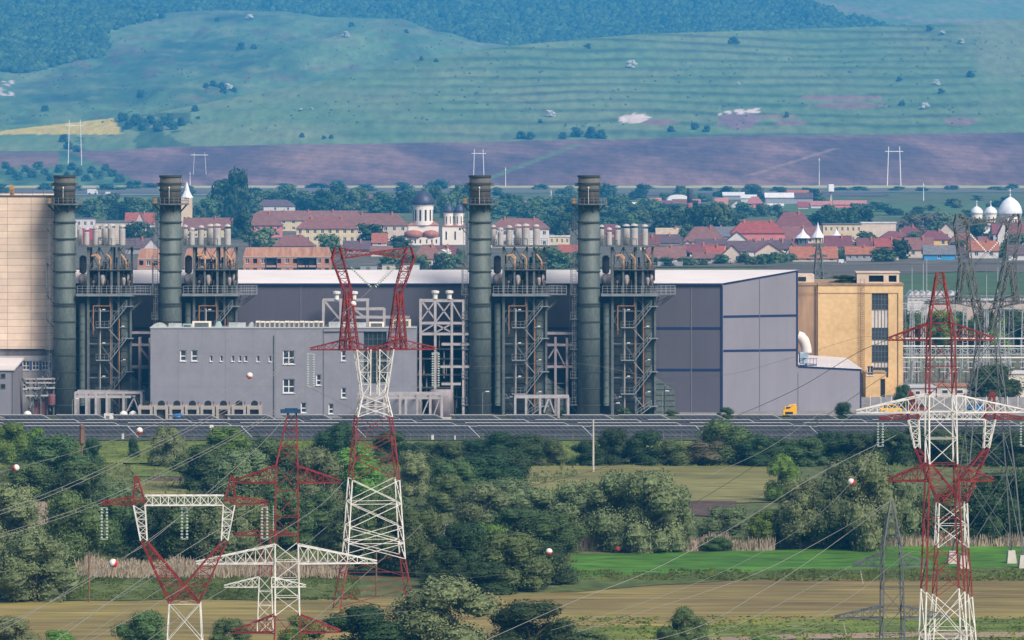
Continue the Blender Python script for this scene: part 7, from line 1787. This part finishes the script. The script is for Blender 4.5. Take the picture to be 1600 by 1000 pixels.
grove('of the tall trees standing alone behind second boiler', 'tall trees behind the second boiler', [(349, 340, 42, 56, 'dark'), (372, 342, 38, 72, 'dark'), (375, 375, 38, 42, 'dark'), (216, 384, 44, 34, 'dark')])
grove('of the tree belt right of third stack', 'tree belt right of third stack', rnd_grove(772, 905, 326, 346, 17, (22, 40), (18, 30), tk, 6))
grove('of the trees beside the fourth stack', 'trees beside the fourth stack', [(864, 366, 30, 26, 'dark'), (885, 370, 36, 36, 'dark'), (850, 418, 32, 30, 'mid'), (874, 420, 40, 28, 'town'), (896, 418, 34, 24, 'mid'), (838, 420, 26, 26, 'dark')])
grove('of the tree belt right of fourth stack', 'tree belt right of fourth stack', rnd_grove(938, 1030, 328, 352, 12, (26, 42), (18, 28), tk, 7) + rnd_grove(938, 1000, 352, 362, 4, (26, 38), (18, 24), tk, 17))
grove('of the dark round trees before the brick chimney', 'dark round trees', [(1028, 364, 34, 30, 'dark'), (1050, 363, 40, 34, 'dark'), (1085, 366, 36, 40, 'dark'), (1106, 368, 44, 42, 'dark'), (1128, 368, 40, 44, 'mid'), (1146, 368, 34, 30, 'dark'), (1075, 374, 24, 22, 'mid')])
grove('of the meadow bushes around the brick chimney', 'meadow trees round the brick chimney', rnd_grove(960, 1240, 332, 344, 17, (22, 36), (10, 20), tk, 8))
grove('of the trees among the far pink houses', 'trees among the far pink houses', rnd_grove(880, 1300, 306, 322, 18, (16, 30), (10, 22), ['town', 'dark'], 9))
grove('of the garden hedge behind the hall roof', 'garden hedge behind the hall roof', rnd_grove(1014, 1100, 413, 417, 6, (18, 28), (11, 16), tk, 10) + rnd_grove(1120, 1240, 410, 416, 10, (18, 28), (12, 18), tk, 11))
grove('of the dark trees behind the school', 'dark trees behind the school', rnd_grove(1268, 1352, 354, 362, 7, (28, 40), (24, 32), ['dark', 'mid', 'dark'], 12))
grove('of the trees among the right-hand roofs', 'trees among the right-hand roofs', [(1352, 390, 40, 26, 'mid'), (1412, 396, 30, 24, 'dark'), (1404, 406, 34, 30, 'dark'), (1378, 410, 36, 22, 'mid'), (1318, 406, 22, 16, 'mid'), (1434, 384, 32, 20, 'mid'), (1500, 402, 34, 24, 'dark'), (1533, 379, 42, 34, 'dark'), (1590, 404, 46, 36, 'town'), (1565, 404, 30, 22, 'mid'), (1243, 372, 20, 16, 'dark'), (1400, 378, 30, 20, 'dark'), (1465, 372, 30, 26, 'town'), (1425, 366, 40, 28, 'brown'), (1448, 360, 40, 24, 'brown'), (1476, 356, 30, 20, 'willow')])
grove('of the scattered bushes in the right far meadow', 'scattered bushes in the right far meadow', rnd_grove(1330, 1620, 306, 344, 18, (14, 28), (8, 15), ['town', 'dark', 'willow'], 13))
grove('of the bushes along the far road', 'bushes along the far road', rnd_grove(-10, 900, 293, 306, 19, (18, 40), (7, 15), ['town', 'hedge', 'town'], 14))
grove('of the far bushes at the foot of plough land', 'far bushes at the foot of plough land', rnd_grove(900, 1620, 293.5, 299, 15, (16, 30), (5, 9), ['town', 'hedge'], 15))
# bushes on the slopes
def on(zf, px, py, Da, Db):
    D = Da
    while D < Db:
        z = zf(px, D)
        if 200 + (H - z) * F / D <= py: return D, z
        D += 6
    return Db, zf(px, Db)
def slope_bushes(zf, Da, Db, phrase, group, items):
    items = sorted(items)
    for i, (px, py, w_, kind) in enumerate(items):
        D, z = on(zf, px, py, Da, Db); k = D/F
        lk = 'white flowering bush' if kind == 'blossom' else 'dark lone bush'
        put(kind, (gx(px, D), D, z - .2), w_*k/10, w_*k*.85/10, f'{lk}, {ordinal(i, len(items))} {phrase}', group, 'bush')
Hd, Bl = 'hedge', 'blossom'
slope_bushes(z_back, 5900, 8300, 'of the bushes on the pasture hill', 'bushes on the pasture hill',
    [(252, 29, 11, Hd), (377, 78, 13, Hd), (396, 77, 9, Hd), (550, 42, 9, Hd), (635, 52, 7, Hd), (390, 31, 10, Bl), (340, 34, 8, Hd), (322, 138, 10, Hd), (334, 135, 11, Hd), (346, 138, 11, Hd), (357, 140, 11, Bl), (350, 147, 12, Hd), (366, 145, 9, Hd), (220, 153, 14, Hd), (540, 59, 11, Bl), (70, 174, 11, Hd)])
slope_bushes(z_front, 5600, 7100, 'of those on the left terraced slope', 'bushes on the left of the terraced hill',
    [(305, 174, 11, Hd), (310, 187, 6, Hd), (660, 95, 8, Hd), (682, 97, 7, Hd), (470, 174, 5, Bl), (487, 173, 5, Bl), (472, 215, 8, Hd), (518, 217, 7, Hd), (506, 218, 7, Hd), (919, 76, 10, Hd), (860, 183, 12, Bl), (844, 192, 7, Hd), (815, 217, 14, Hd), (829, 218, 14, Hd), (880, 217, 12, Hd)])
slope_bushes(z_front, 5600, 7300, 'of those on the right terraced slope', 'bushes on the right of the terraced hill',
    [(900, 215, 18, Hd), (920, 216, 20, Hd), (940, 217, 16, Hd), (1146, 70, 14, Hd), (987, 106, 14, Bl), (1154, 133, 5, Bl), (1463, 134, 10, Bl), (1470, 147, 10, Hd), (1409, 165, 9, Hd), (1445, 172, 12, Bl), (1405, 128, 9, Hd), (1049, 206, 11, Hd), (1105, 207, 12, Hd), (1085, 203, 12, Hd), (1227, 183, 10, Hd), (1518, 121, 12, Hd), (1452, 49, 11, Hd), (1472, 56, 9, Bl), (1501, 69, 10, Bl)])
slope_bushes(z_front, 5000, 5950, 'of the scrub by the rape field', 'scrub at left below the rape field', 
    [(192 + 7 * i + (i * 37 % 5), 190 + (i * 29 % 17), 15, Hd) for i in range(13)] + [(100, 222, 14, Hd), (108, 234, 15, Hd), (120, 238, 13, Hd)])
slope_bushes(z_front, 5000, 5650, 'of the green mound scrub at left', 'scrub on the mound at left', [(8 + 10.5 * i, 264 + (i * 31 % 22), 13 + i % 3, Hd) for i in range(18)])

# scrub specks over the slopes: nobody could count them
q = random.Random(55); mb = MB()
for _ in range(1500):
    px = q.uniform(-60, 1660); fr = px > 240 or q.random() < .2; py = q.uniform(30, 205)
    if fbm(px / 60, py / 18, 71) < .52: continue
    zf, Da, Db = (z_front, 5620, DC(px) - 40) if py > lerpt(YC, px) + 3 else (z_back, 5950, 8000)
    if zf is z_back and (px > 780 or py < smt(YB, px) + 4 or py < lerpt(LP, px) + 4): continue
    D, z = on(zf, px, py, Da, Db)
    if D >= Db: continue
    crown_blob(mb, (gx(px, D), D, z), q.uniform(.6, 1.7), .6, q.random())
tag(mb.build('hill_scrub', LM['hedge'], smooth=True), 'tiny scrub bushes scattered over the grassy hills', 'scrub', kind='stuff')
# ------------------------------------------------------------------ the air
hz = MB(); hz.box(-4200, 4200, -150, 12500, -1.5, 520)
hm = bpy.data.materials.new('haze_air'); hm.use_nodes = True
N = hm.node_tree.nodes; N.remove(N['Principled BSDF'])
pv = N.new('ShaderNodeVolumePrincipled')
pv.inputs['Color'].default_value = (.05, .44, 1.0, 1)
pv.inputs['Density'].default_value = HAZE
pv.inputs['Anisotropy'].default_value = 0.0
hm.node_tree.links.new(pv.outputs[0], N['Material Output'].inputs['Volume'])
ho = hz.build('haze', hm); ho['kind'] = 'stuff'; ho['label'] = 'thin blue haze lying over the whole valley'
